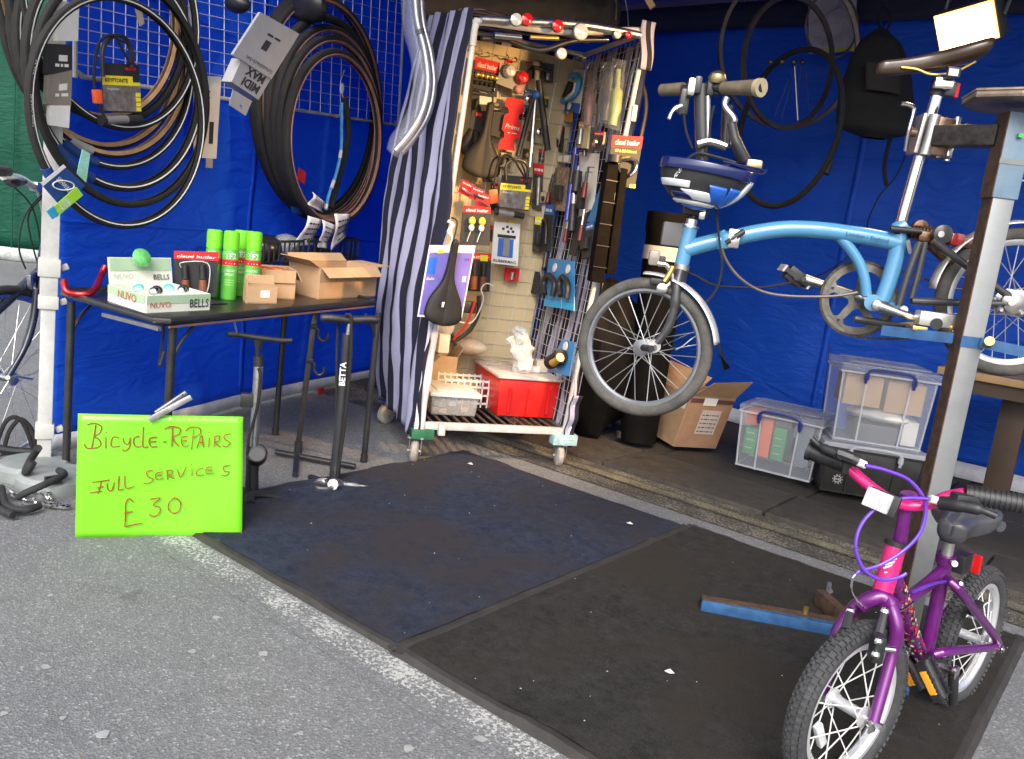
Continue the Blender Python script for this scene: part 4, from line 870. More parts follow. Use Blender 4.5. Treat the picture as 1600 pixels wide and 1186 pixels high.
# price tags at the bottom of right cluster
PINKP = mat('white_pink_label', (.72, .66, .64), .7, var=.1)
for px, lb in (([(488, 300), (505, 316), (506, 332), (484, 320)], 'small white tag'), ([(481, 337), (500, 343), (490, 382), (460, 386)], 'curled white price ribbon, leftmost under the right tyres'), ([(503, 343), (522, 352), (512, 388), (499, 387)], 'curled white price ribbon, middle one under the right tyres'), ([(522, 334), (545, 334), (541, 370), (520, 392)], 'curled white printed ribbon, rightmost under the right tyres')):
    q = quad_on(WL, px, .30); t = thing('paper_ribbon', lb if 'small' not in lb else 'small white tag tucked inside the front right tyre', 'price tag', q[3])
    MB().grid(lambda u, v: bil(q, u, v) + WL.n * .012 * math.sin(v * 5 + u), 4, 10).build('paper', PINKP, t, solid=.001)
    for k in range(4): wr('~cbab', q, .15, .85, .25 + .18 * k, .07, DKP, t, WL.n, lift=.014)
for px, m_, lb in (([(468, 262), (478, 270), (476, 288), (464, 280)], REDP, 'small red tag inside the right tyres'), ([(455, 322), (470, 326), (472, 336), (458, 332)], BLB, 'blue tyre band tag at lower left of the right tyres')):
    tag(MB().prism(quad_on(WL, px, .2), -WL.n * .004).build('small_tag', m_, smooth=False), lb, 'tag')
# small red clip on the blue tarp hem
tag(MB().prism(quad_on(WL, [(498, 607), (507, 606), (507, 615), (498, 617)], .03), -WL.n * .004).build('red_tape_patch', REDP, smooth=False), 'small red tape patch on the white hem under the table', 'tape')
# ---------------- long mudguards in clear plastic
t = thing('mudguard_pack', 'curved silver mudguards in clear plastic hanging left of the striped cloth', 'mudguard', D(620, 240, 3.5))
pc = sm([D(x, y, 3.55) for x, y in ((648, -30), (652, 30), (664, 80), (669, 130), (660, 175), (640, 210), (618, 236))], 6)
DAL = mat('dull_silver_mudguard', (.34, .34, .35), .38, .8, var=.1)
MB().tube(pc, .016, 12).build('mudguard', DAL, t); MB().tube([p + HR * .022 + HF * .03 for p in pc], .014, 12).build('mudguard', DAL, t)
MB().tube(pc[8:10], .019, 12).build('black_ring', BLACK, t)
MB().tube([p + V((.004, 0, 0)) for p in sm([D(x, y, 3.56) for x, y in ((640, -30), (644, 40), (656, 90), (660, 140), (650, 180), (630, 215), (612, 240))], 6)], [.045] * 30 + [.05, .05, .05, .045, .04, .035, .03], 12).build('plastic_sleeve', mat('clear_film', (.55, .58, .72), .15, var=0, alpha=.12, bump=.6, bscale=20), t)
# ================================================================= ROLLING CAGE WITH STRIPED COVER
A = G(645, 722); B = G(870, 728); A.z = B.z = 0
tex = (B - A).normalized(); tey = V((-tex.y, tex.x, 0)); TW = (B - A).length; TD = .68
TF = vplane(A, B); TBk = Plane(A + tey * TD, TF.n); TRi = Plane(B, -tex + Z * .071); SHZ = .19
def tp(u, v, z): return A + tex * (u + z * (.035 + .036 * u / TW)) + tey * v + Z * z   # the loaded cage leans to the right
def stripe_mat():
    m, t, b, L, tc = node_mat('striped_cloth', .85)
    uv = t.nodes.new('ShaderNodeUVMap'); sp = t.nodes.new('ShaderNodeSeparateXYZ'); L.new(uv.outputs[0], sp.inputs[0])
    fr = t.nodes.new('ShaderNodeMath'); fr.operation = 'FRACT'; L.new(sp.outputs[0], fr.inputs[0])
    msk = nramp(t, L, fr.outputs[0], [(0, (0, 0, 0)), (.46, (0, 0, 0)), (.49, (1, 1, 1)), (.985, (1, 1, 1)), (1, (0, 0, 0))])
    wv = nramp(t, L, nnoise(t, L, tc, 300, 2), [(.3, (.85, .85, .85)), (.7, (1.1, 1.1, 1.1))])
    c = nmix(t, L, msk, (.006, .006, .020), (.30, .30, .43)); c = nmix(t, L, 1., c, wv, 'MULTIPLY'); L.new(c, b.inputs['Base Color'])
    nbump(t, L, b, nnoise(t, L, tc, 12, 5), .35, .01); return m
STC = stripe_mat(); WCL = mat('white_cloth', (.55, .55, .60), .85, var=.1, scale=8)
t = thing('roll_cage', 'wheeled display cage with striped cover and lit interior full of parts', 'roll cage', A + tex * TW / 2 + tey * TD / 2)
HL, HRt, HB = 1.875, 1.975, 1.98
def post(u, v, h): return MB().tube([tp(u, v, .13), tp(u, v, h)], .0115, 10).build('cage_post', WPAINT, t)
post(0, 0, HL); post(TW, 0, HRt); post(0, TD, HB); post(TW, TD, HB)
fr_ = MB().tube(sm([tp(0, 0, HL - .10), tp(0, 0, HL - .02), tp(.03, 0, HL), tp(TW * .5, 0, HL + .03), tp(TW - .03, 0, HRt), tp(TW, 0, HRt - .03)], 6), .015, 10).build('top_rail', WPAINT, t)
MB().tube([tp(0, 0, HL), tp(0, TD, HB)], .012, 8).build('top_rail', WPAINT, t); MB().tube([tp(TW, 0, HRt), tp(TW, TD, HB)], .012, 8).build('top_rail', WPAINT, t); MB().tube([tp(0, TD, HB), tp(TW, TD, HB)], .012, 8).build('top_rail', WPAINT, t)
# covers
def lcl(u, v):                                                      # left side, u front->back
    z = .12 + .06 * u + v * (1.80 + .04 * u); s = TD * 1.14 * u
    puff = .014 * math.sin(u * 26 + 1.3 * math.sin(z * 2.2)) + .02 * fbm(u * 2.5, z * 1.6, 3) + .02 * math.sin(math.pi * v) * math.sin(math.pi * u) + u * (.03 + .06 * math.sin(math.pi * v))
    wrap = max(0, 1 - u / .06) * (.040 if z < 1.15 else max(0, .040 - (z - 1.15) * .16)); return tp(-.02, s - .01 - wrap * .5, z) - tex * (puff + .01 - wrap)
MB().grid(lcl, 70, 80, uv=lambda u, v: (u * 8.6 + .30 * fbm(u * 1.0, v * 2.2, 8) + .20 * math.sin(v * 12 + u * 3) * (1 - v), v)).build('side_cover', STC, t, solid=.002, ang=180)
MB().grid(lambda u, v: tp(-.022 + .045 * u, -.018 - .006 * math.sin(v * 20), .13 + .62 * v), 4, 24).build('cover_edge', WCL, t, solid=.002, ang=180)
MB().grid(lambda u, v: tp(-.03 + .03 * u, -.02 + TD * .06 * v, .11 + .02 * math.sin(u * 9)) + Z * .05 * v, 8, 6, uv=lambda u, v: (u * 3, v)).build('cover_corner', STC, t, solid=.003)
def rcl(u, v):
    z = .13 + 1.83 * v; return tp(TW + .025 + .012 * math.sin(u * 22) + .02 * fbm(u * 2, z * 2, 5), -.02 + (TD + .02) * u, z)
MB().grid(rcl, 60, 60, uv=lambda u, v: (u * 7.5 + .25 * fbm(u * 1.5, v * 3, 1) + .40 * math.sin(v * 24) * max(0, .45 - v) * 2, v)).build('side_cover', STC, t, solid=.002, ang=180)
MB().grid(lambda u, v: tp(TW - .01 + .05 * u, -.03 - .01 * math.sin(v * 14), .10 + .25 * v), 4, 14, uv=lambda u, v: (u * 1.1 + .35, v)).build('cover_corner', STC, t, solid=.002)
MB().grid(lambda u, v: tp(TW - .02 + .06 * u - .02 * v, -.03 - .01 * math.sin(v * 6), HRt - .16 + .20 * v), 4, 14, uv=lambda u, v: (u * 1.3 + .2 + .4 * v, v)).build('cover_corner', STC, t, solid=.002)
def bcl(u, v): return tp(TW * u, TD + .02 + .01 * math.sin(u * 20), .15 + 1.82 * v)
MB().grid(bcl, 40, 40, uv=lambda u, v: (u * 8 + .3 * fbm(u, v * 4), v)).build('back_cover', STC, t, solid=.002, ang=180)
def tcl(u, v): return tp(TW * u, TD * v, HL + .04 + .07 * v + .05 * u + .03 * math.sin(v * 3.1) + .01 * fbm(u * 6, v * 6))
MB().grid(tcl, 20, 20, uv=lambda u, v: (v * 8, u)).build('top_cover', STC, t, solid=.002)
# back panel lined with cream sheet, side mesh
CRM = mat('cream_liner_sheet', (.52, .42, .25), .7, var=.08, scale=4, bump=.3, bscale=9)
MB().prism([tp(.012, TD - .03, SHZ), tp(TW - .01, TD - .03, SHZ), tp(TW - .01, TD - .03, HB - .04), tp(.012, TD - .03, HB - .04)], tey * .006).build('back_liner', CRM, t, smooth=False)
MB().prism([tp(0, .10, SHZ), tp(0, TD - .04, SHZ), tp(0, TD - .04, 1.8), tp(0, .10, 1.8)], tex * .005).build('side_liner', mat('side_liner_sheet', (.45, .42, .34), .7, var=.1), t, smooth=False)
b = MB()
for i in range(1, 11): b.tube([tp(TW * i / 11, TD - .036, SHZ), tp(TW * i / 11, TD - .036, HB - .03)], .0012, 4, cap=False)
for j in range(1, 26): b.tube([tp(.01, TD - .038, SHZ + j * .068), tp(TW - .01, TD - .038, SHZ + j * .068)], .0012, 4, cap=False)
stuff(b.build('back_mesh', WIRE, t))
b = MB()
for i in range(1, 15): b.tube([tp(TW - .005, TD * i / 15, SHZ), tp(TW - .005, TD * i / 15, HRt - .02)], .0016, 5, cap=False)
for j in range(1, 34): b.tube([tp(TW - .009, .0, SHZ + j * .054), tp(TW - .009, TD, SHZ + j * .054)], .0016, 5, cap=False)
stuff(b.build('side_mesh', mat('dull_mesh_wire', (.36, .35, .33), .5, var=.1), t))
# base
MB().bar(tp(-.02, 0, SHZ - .02), tp(TW + .02, 0, SHZ - .02), .032, .028).build('base_rail', WPAINT, t, bevel=.003)
for u in (0, TW): MB().bar(tp(u, 0, SHZ - .025), tp(u, TD, SHZ - .025), .03, .025).build('base_rail', STEEL, t)
MB().bar(tp(0, TD, SHZ - .02), tp(TW, TD, SHZ - .02), .032, .028).build('base_rail', WPAINT, t)
for i in range(16): MB().bar(tp(.02 + (TW - .04) * i / 15, .02, SHZ - .008), tp(.02 + (TW - .04) * i / 15, TD - .02, SHZ - .008), .006, .012).build('deck_bar', RUST, t)
MB().cb(tp(.10, -.025, SHZ - .03), tex * .03, tey * .03, Z * .05).build('latch', WPAINT, t, bevel=.003)
GBK = mat('green_painted_block', (.02, .13, .06), .6, var=.3); LBK = mat('pale_blue_painted_block', (.32, .48, .50), .55, var=.25, scale=40)
MB().cb(tp(.02, -.005, .135), tex * .10, tey * .06, Z * .045).build('corner_block', GBK, t, bevel=.004)
MB().cb(tp(TW + .0, -.01, .135), tex * .12, tey * .06, Z * .05).build('corner_block', LBK, t, bevel=.004)
CW = mat('worn_grey_caster_tyre', (.30, .28, .25), .75, var=.25, scale=30)
for k, (u, v, ang) in enumerate(((0, 0, 25), (TW, 0, 15), (0, TD, 70), (TW, TD, 40))):
    c = tp(u, v, .052); r = math.radians(ang); hd = tex * math.sin(r) * .6 + tey * math.cos(r); hd.normalize(); sd_ = hd.cross(Z)
    cs = MB().lathe(c - sd_ * .016, sd_, [(.02, -.003), (.045, 0), (.052, .006), (.052, .026), (.045, .032), (.02, .035)], 24).build('caster_wheel', CW, t)
    MB().cyl(c - sd_ * .03, c + sd_ * .03, .007).build('axle', STEEL, cs)
    for s_ in (-.026, .026): MB().prism([c + sd_ * s_ - hd * .014 - Z * .012, c + sd_ * s_ + hd * .014 - Z * .012, c + sd_ * s_ + hd * .04 + Z * .062, c + sd_ * s_ - hd * .02 + Z * .062], sd_ * .003).build('caster_fork', STEEL, t)
    MB().cb(c + Z * .065 + hd * .01, sd_ * .07, hd * .08, Z * .008).build('caster_plate', STEEL, t)
# white catches on the front right edge
for z_, l in ((1.63, .07), (1.50, .05), (1.36, .08)): MB().cb(tp(TW + .012, -.012, z_), tex * .022, tey * .02, Z * l).build('catch', WHITE, t, bevel=.004)
MB().tube(sm([tp(TW, -.01, .42), tp(TW + .01, -.015, .35), tp(TW + .02, -.02, .2), tp(TW, -.02, .14)], 5), .006, 6).build('cover_cord', WHITE, t)
# ---------------- bar and reflectors along the top
t = thing('silver_tube', 'long silver handlebar tube resting along the top of the cage', 'handlebar', tp(.1, -.03, HL + .04))
MB().tube(sm([TF.at(752, 30, .03), TF.at(820, 34, .03), TF.at(900, 38, .03), TF.at(965, 48, .03), TF.at(1000, 55, .03)], 5), .016, 12).build('tube', ALU, t)
MB().tube([TF.at(899, 36, .03), TF.at(903, 38, .03)], .019, 12).build('ring', BLACK, t)
t = thing('black_handlebar', 'black handlebar hooked under the top rail inside the cage', 'handlebar', TF.at(820, 68, -.05))
MB().tube(sm([TF.at(752, 60, -.02), TF.at(790, 62, -.06), TF.at(822, 74, -.06), TF.at(850, 78, -.05), TF.at(895, 64, -.04), TF.at(950, 62, -.04)], 5), .011, 10).build('tube', BMETAL, t)
MB().tube([TF.at(772, 55, -.01), TF.at(814, 59, -.01)], .013, 12).build('bright_sleeve', CHROME, t); MB().tube([TF.at(828, 58, -.01), TF.at(872, 60, -.01)], .010, 12).build('gold_sleeve', mat('brass', (.7, .5, .15), .3, .9), t)
RL = mat('red_reflector', (.55, .008, .012), .15, var=.2, scale=300, coat=.8); CLR = mat('clear_lens', (.6, .62, .6), .12, .2, var=.2, scale=200, coat=.8)
for x, y, m_, lb in ((806, 31, CLR, 'round clear reflector on the cage top, leftmost'), (823, 31, RL, 'round red reflector on the cage top, beside the clear one'), (871, 41, RL, 'round red reflector mid way along the cage top'), (981, 55, RL, 'small red reflector at right end of cage top')):
    c = TF.at(x, y, .055); r = .025 if x < 960 else .015; t = thing('reflector', lb, 'reflector', c)
    MB().lathe(c, TF.n, [(r * .9, 0), (r, .004), (r * .96, .010), (r * .5, .015), (0, .016)], 16).build('lens', m_, t); MB().lathe(c - TF.n * .012, TF.n, [(r * .8, 0), (r * 1.02, .006), (r * 1.02, .013)], 16).build('back_shell', BLACK, t)
    MB().bar(c - TF.n * .008 - Z * .02, c - TF.n * .008 - Z * .045, .012, .008).build('bracket', BLACK, t)
for (x, y, r, lb) in ((907, 50, .034, 'wide clear front lamp on the cage top rail'), (877, 84, .024, 'small silver torch lamp hanging below the cage top'), (964, 54, .018, 'small chrome lamp near right end of cage top')):
    c = TF.at(x, y, .05 if y < 70 else -.03); t = thing('cycle_lamp', lb, 'cycle lamp', c)
    MB().lathe(c - TF.n * .03, TF.n, [(r * .5, 0), (r * .95, .012), (r, .035)], 16).build('lamp_body', mat('smoked_shell', (.12, .11, .10), .3), t); MB().lathe(c + TF.n * .004, TF.n, [(r, 0), (r * .9, .006), (r * .4, .012), (0, .013)], 16).build('lens', CLR, t)
# rolled dark cloth above the cage
RC = mat('dark_rolled_cloth', (.022, .019, .017), .75, var=.4, scale=6, bump=.8, bscale=10)
def roll(u, v):
    p = D(655, 16, 4.15) * (1 - u) + D(968, 22, 4.55) * u; a = v * 2 * pi; r = .085 * (1 + .25 * fbm(u * 9, math.sin(a) * 1.2, math.cos(a))) * (1 if .03 < u < .97 else .8)
    return p + Z * math.cos(a) * r * 1.15 + (-tex * .2 + V((.5, -.6, 0))).normalized() * math.sin(a) * r
o = MB().grid(roll, 90, 26).build('rolled_cloth', RC, smooth=True, ang=180); tag(o, 'dark rolled cloth slung above the striped cage under the roof', 'rolled cloth')
for (x0, y0, x1, y1) in ((972, -20, 982, 50), (958, -20, 962, 30)): tag(MB().tube(sm([D(x0, y0, 4.1), D((x0 + x1) / 2 + 3, (y0 + y1) / 2, 4.1), D(x1, y1, 4.05)], 5), .003, 6).build('hanging_cord', STEEL), 'thin grey cord hanging from the roof to the cage, %s' % ('right of the pair' if x0 == 972 else 'left of the pair'), 'cord')
tag(MB().bar(D(1002, -20, 4.0), D(1020, 12, 4.0), .03, .02).build('wooden_peg', mat('pale_wood', (.42, .30, .15), .7, var=.2)), 'pale wooden slat end hanging at the top right of the cage', 'wood slat')
# ================================================================= GOODS IN THE CAGE
def pack(name, label, cat, pl, px, off, m=CARDB, th=.004, head=None, hv=.25, txt=None, tb=(.1, .9), tv=None, thh=None, tm=PAPER, blister=None):
    q = quad_on(pl, px, off); t = thing(name, label, cat, q[3]); MB().prism(q, -pl.n * th).build('backing_card', m, t, smooth=False)
    if head: sub_panel(q, 0, 0, 1, hv, pl.n, .001, head, t, 'header')
    if txt: wr(txt, q, tb[0], tb[1], tv or hv * .8, thh or hv * .45, tm, t, pl.n, .02, .1, lift=.0025)
    t['_q'] = 0; del t['_q']; return t, q
GRYC = mat('grey_card', (.35, .33, .3), .6); BRASS = mat('brass', (.7, .5, .15), .3, .9)
t, q = pack('bell_pack', 'red headed card with brass parts, top left inside the cage', 'retail pack', TBk, [(743, 88), (781, 98), (776, 152), (738, 146)], .10, head=REDP, hv=.32, txt='claud butler')
for k in range(5):
    c = bil(q, .12 + .19 * k, .48) + TBk.n * .012; MB().ball(c, .014, 10, (1, 1, 1.1)).build('brass_nut', BRASS, t)
    MB().ball(bil(q, .12 + .19 * k, .68) + TBk.n * .012, .011, 8).build('black_nut', BLACK, t)
t, q = pack('lamp_pack', 'grey card with one clear and one red cycle lamp, tilted near cage top', 'cycle lamp', TBk, [(785, 98), (826, 118), (817, 146), (775, 130)], .12, m=mat('grey_lamp_card', (.2, .19, .18), .5))
for x, y, m_ in ((795, 112, CLR), (815, 122, RL)): MB().lathe(TBk.at(x, y, .125), TBk.n, [(.032, 0), (.032, .02), (.024, .035), (.0, .04)], 16).build('lamp_lens', m_, t)
t, q = pack('lamp_pack', 'small card with pinkish lamp under the clear and red lamps', 'cycle lamp', TBk, [(802, 134), (819, 138), (818, 150), (801, 148)], .11, m=GRYC); MB().ball(TBk.at(810, 140, .125), .022, 12).build('lamp_lens', mat('pink_lens', (.6, .25, .22), .2), t)
for i, (x, y) in enumerate(((755, 84), (765, 88), (795, 92), (808, 96))):
    tag(MB().tube(sm([TBk.at(x, y, .0), TBk.at(x, y, .08), TBk.at(x - 2, y - 6, .1), TBk.at(x - 4, y - 5, .11)], 4), .003, 6).build('display_hook', CHROME), ['empty chrome hook at the top left of the cage', 'empty chrome hook second from the left at cage top', 'empty chrome hook third from the left at cage top', 'empty chrome hook rightmost at cage top'][i], 'hook')
t, q = pack('tool_pack', 'black card with steel allen key below the brass parts card', 'tool pack', TBk, [(738, 140), (772, 142), (770, 182), (736, 180)], .08); MB().tube(sm([TBk.at(740, 139, .11), TBk.at(765, 145, .11), TBk.at(772, 143, .11), TBk.at(773, 138, .11)], 4), .006, 8).build('allen_key', CHROME, t); sub_panel(q, .35, .2, .9, .55, TBk.n, .001, PAPER, t, 'print_patch')
# red card with notches
nq = [(792, 152), (819, 156), (818, 175), (811, 180), (810, 190), (816, 194), (812, 214), (804, 219), (803, 228), (805, 236), (778, 232), (781, 219), (788, 214), (788, 206), (784, 202), (788, 180), (795, 176), (794, 168), (789, 166)]
pts = [TBk.at(x, y, .13) for x, y in nq]; t = thing('saddle_card', 'bright red notched card with white script in the middle of cage', 'saddle card', pts[9])
MB().prism(pts, -TBk.n * .004).build('card', REDP, t, smooth=False); write('Prima', TBk.at(789, 200, .133), TBk.at(811, 204, .133), Z, .022, PAPER, t, slant=.25); write('~ab', TBk.at(793, 208, .133), TBk.at(807, 210, .133), Z, .006, PAPER, t)
# saddles
def saddle(c, fwd, up, L=.27, W=.16, m=None, t=None, name='saddle_top', nose=.16, skirt=.038, groove=.35):
    """closed padded body; fwd points to the nose, c is the middle of the saddle"""
    c, fwd, up = V(c), V(fwd).normalized(), V(up).normalized(); sd_ = fwd.cross(up).normalized(); b = MB(); nu, nv = 28, 30
    def fn(u, v):
        s = .5 - .5 * math.cos(pi * v); w_ = W / 2 * (nose * 1.15 + (1 - nose * 1.15) / (1 + math.exp((s - .40) * 13))); e = min(1, math.sqrt(max(0, 1 - ((s - .12) / .12) ** 2))) if s < .12 else (math.sqrt(max(0, 1 - ((s - .93) / .07) ** 2)) if s > .93 else 1)
        a = u * 2 * pi; x = math.copysign(abs(math.sin(a)) ** .75, math.sin(a)) * w_ * e; ca = math.cos(a)
        sk = skirt * (1.0 - .35 * s); z = (.020 if ca > 0 else sk) * math.copysign(abs(ca) ** .8, ca) * (.35 + .65 * e)
        if ca > 0: z -= groove * .016 * math.exp(-(x / (W * .07)) ** 2) * e
        arch = .022 * (1 - s) ** 2.2 + .010 * s ** 3 - .006
        return c + fwd * (L * (s - .45)) + sd_ * x + up * (z + arch)
    b.grid(fn, nu, nv); k = len(b.v); b.v += [sum((b.v[i] for i in range(nu)), V((0, 0, 0))) / nu, sum((b.v[nv * (nu + 1) + i] for i in range(nu)), V((0, 0, 0))) / nu]
    for i in range(nu): b.f += [(k, i + 1, i), (k + 1, nv * (nu + 1) + i, nv * (nu + 1) + i + 1)]
    return b.build(name, m or BLACK, t, ang=180)
SADB = mat('black_saddle_vinyl', (.014, .013, .012), .55, var=.25, scale=12, spec=.3)
t = thing('saddle', 'large black saddle hanging nose up at upper left inside the cage', 'saddle', TBk.at(752, 270, .12)); saddle(TBk.at(757, 225, .16), Z + tex * .05, TBk.n, .36, .20, SADB, t)
MB().prism(quad_on(TBk, [(738, 172), (790, 176), (780, 215), (732, 200)], .11), -TBk.n * .004).build('backing_card', CARDB, t, smooth=False)
MB().prism(quad_on(TBk, [(744, 176), (753, 177), (752, 182), (743, 181)], .116), TBk.n * .002).build('red_mark', REDP, t, smooth=False)
t = thing('saddle', 'black saddle on dark card behind the large hanging saddle', 'saddle', TBk.at(742, 215, .06)); saddle(TBk.at(740, 205, .09), Z, TBk.n, .28, .13, SADB, t)
# tubes
t = thing('seat_post', 'long silver seat post leaning in the back of cage', 'seat post', TBk.at(828, 270, .1)); MB().tube([TBk.at(838, 135, .1), TBk.at(828, 262, .13)], .012, 12).build('tube', ALU, t); MB().tube([TBk.at(841, 100, .1), TBk.at(838, 138, .1)], .014, 12).build('beige_sleeve', mat('beige_sleeve', (.5, .42, .3), .5), t); MB().cb(TBk.at(838, 100, .1), tex * .05, Z * .03, tey * .04).build('clamp_head', BLACK, t, bevel=.005)
t = thing('hand_pump', 'slim black hand pump leaning beside the silver seat post', 'hand pump', TBk.at(808, 240, .1)); MB().tube([TBk.at(834, 148, .12), TBk.at(809, 244, .14)], .012, 12).build('pump_barrel', BLACK, t); MB().ball(TBk.at(837, 148, .135), .022, 10).build('blue_cap', BLUEP, t)
t = thing('hand_pump', 'black mini pump hanging along the inner back corner of cage', 'hand pump', TBk.at(855, 235, .1)); MB().tube([TBk.at(842, 125, .13), TBk.at(848, 175, .13), TBk.at(856, 235, .13)], .016, 10).build('pump_barrel', BLACK, t); MB().tube([TBk.at(836, 105, .13), TBk.at(862, 112, .13)], .010, 8).build('pump_bracket', BLACK, t)
ulock(TBk, [(785, 273), (832, 277), (826, 330), (777, 324)], .20, 'black and yellow U-lock pack hanging in the middle of the cage', [(791, 282), (790, 262), (797, 252), (808, 249), (820, 254), (825, 265), (822, 285)], [(804, 250), (815, 256), (822, 280), (800, 246), (786, 244), (776, 262), (772, 290), (772, 310), (780, 326)], (771, 307), ((778, 331), (818, 338)))
for i, px in enumerate(([(722, 280), (742, 290), (740, 312), (716, 300)], [(738, 290), (757, 298), (756, 316), (733, 310)], [(746, 300), (766, 306), (764, 330), (742, 322)])):
    t, q = pack('parts_card', ['red parts card, leftmost of three beside the lower post', 'red parts card, middle of three beside the lower post', 'red parts card, rightmost of three beside the lower post'][i], 'retail pack', TF, px, -.10 + .012 * i, m=REDP, head=REDP, txt='butler', hv=.3)
    MB().tube(sm([bil(q, .15, .6) + TF.n * .01, bil(q, .5, .7) + TF.n * .015, bil(q, .95, .8) + TF.n * .01], 4), .005, 6).build('brake_block', BLACK if i else CHROME, t)
t, q = pack('bulb_pack', 'red headed card with two small yellow lights, left side of the cage', 'light pack', TF, [(724, 321), (767, 324), (765, 384), (718, 382)], -.05, head=REDP, hv=.17, txt='claud butler')
for u in (.33, .68):
    c = bil(q, u, .38) + TF.n * .012; MB().ball(c, .016, 10, (1, 1, 1.2)).build('yellow_light', mat('yellow_lamp_shell', (.8, .6, .04), .3, coat=.5), t); MB().ball(c - Z * .028, .013, 10, (1, 1, 1.3)).build('white_base', WHITE, t); MB().tube(sm([c - Z * .04, c - Z * .07 - tex * .008, c - Z * .09 - tex * .012], 4), .002, 5).build('lead', WHITE, t)
t, q = pack('rubber_strap_card', 'white card holding a blue and grey strap block, centre of the cage', 'retail pack', TBk, [(773, 346), (813, 350), (809, 416), (767, 411)], .16, m=PAPER)
sub_panel(q, .2, .38, .78, .82, TBk.n, .002, BLUEP, t, 'blue_block'); sub_panel(q, .38, .36, .62, .8, TBk.n, .010, mat('grey_block', (.2, .2, .2), .5), t, 'grey_block', .008); sub_panel(q, .15, .29, .85, .36, TBk.n, .003, BLACK, t, 'black_bar')
for k, (u, v) in enumerate(((.3, .12), (.45, .07), (.5, .18), (.6, .1), (.68, .17))): sub_panel(q, u, v, u + .1, v + .06, TBk.n, .002, DKP, t, 'logo_mark')
wr('RUBBERMAG', q, .08, .92, .96, .07, DKP, t, TBk.n, .03)
t, q = pack('grip_pack', 'small red headed card of two brown grips, behind the purple saddle card', 'grip pack', TBk, [(729, 394), (768, 397), (765, 456), (727, 454)], .17, head=REDP, hv=.17, txt='butler')
sub_panel(q, .55, .04, .85, .2, TBk.n, .003, YELP, t, 'price_dot')
for u in (.3, .68): MB().tube([bil(q, u, .25) + TBk.n * .014, bil(q, u, .62) + TBk.n * .014], .015, 10).build('grip_sleeve', BLACK, t); MB().tube([bil(q, u, .6) + TBk.n * .014, bil(q, u, .95) + TBk.n * .014], .018, 10).build('grip', GRIPB, t)
# brake levers cluster
t = thing('brake_lever_set', 'black and red brake levers with cables hanging below the grips', 'brake levers', TBk.at(735, 530, .2))
MB().tube(sm([TBk.at(x, y, .2) for x, y in ((748, 462), (747, 490), (735, 515), (715, 530), (702, 532))], 5), .011, 8).build('lever', BLACK, t); MB().tube(sm([TBk.at(x, y, .22) for x, y in ((742, 470), (732, 500), (718, 520), (708, 531))], 5), .006, 8).build('lever', mat('red_lever', (.5, .03, .02), .3, .3), t)
MB().tube(sm([TBk.at(x, y, .21) for x, y in ((771, 447), (760, 443), (752, 452), (755, 470), (738, 503), (715, 503), (700, 508))], 5), .0035, 6).build('cable', WHITE, t); MB().cb(TBk.at(733, 480, .19), tex * .07, Z * .06, tey * .04).build('lever_clamp', BLACK, t, bevel=.012)
MB().tube(sm([TBk.at(x, y, .2) for x, y in ((700, 490), (704, 515), (712, 540))], 5), .010, 8).build('lever', BLACK, t)
# purple saddle card on the front left post
PURP = mat('violet_print', (.16, .12, .42), .45, var=.15, scale=8)
t, q = pack('saddle', 'black saddle on a violet card hanging from the cage front post', 'saddle', TF, [(671, 383), (743, 384), (722, 497), (652, 495)], .10, m=PAPER)
sub_panel(q, .03, .10, .97, .97, TF.n, .001, PURP, t, 'violet_panel'); wr('Selle', q, .05, .22, .48, .035, PAPER, t, TF.n, .02, .2, lift=.003)
sub_panel(q, .03, .17, .22, .40, TF.n, .0015, BLUEP, t, 'blue_panel'); sub_panel(q, .2, .06, .32, .11, TF.n, .003, YELP, t, 'price_dot'); sub_panel(q, .84, .42, .92, .5, TF.n, .003, PAPER, t, 'print_patch')
for k in range(2): sub_panel(q, .82 + .06 * k, .17, .86 + .06 * k, .21, TF.n, .003, REDP if k else BLUEP, t, 'print_mark')
saddle(TF.at(699, 448, .14), Z + tex * .07, TF.n, .36, .165, SADB, t)
sub_panel([V(p) + TF.n * 0 for p in quad_on(TF, [(691, 472), (695, 472), (693, 480), (690, 480)], .175)], 0, 0, 1, 1, TF.n, .0, PAPER, t, 'saddle_mark')
MB().tube(sm([TF.at(705, 350, .06), TF.at(706, 368, .10), TF.at(704, 385, .105)], 4), .0025, 5).build('hanging_string', WHITE, t)
t = thing('cord_bundle', 'white and black knotted cord hung from the cage post above violet card', 'cord', TF.at(703, 370, .05)); MB().tube(sm([TF.at(x, y, .05) for x, y in ((700, 345), (708, 352), (701, 362), (707, 372), (703, 385))], 5), .008, 8).build('cord', WHITE, t); MB().tube(sm([TF.at(x, y, .06) for x, y in ((705, 340), (714, 345), (712, 362), (707, 380))], 5), .004, 8).build('cord', BLACK, t)
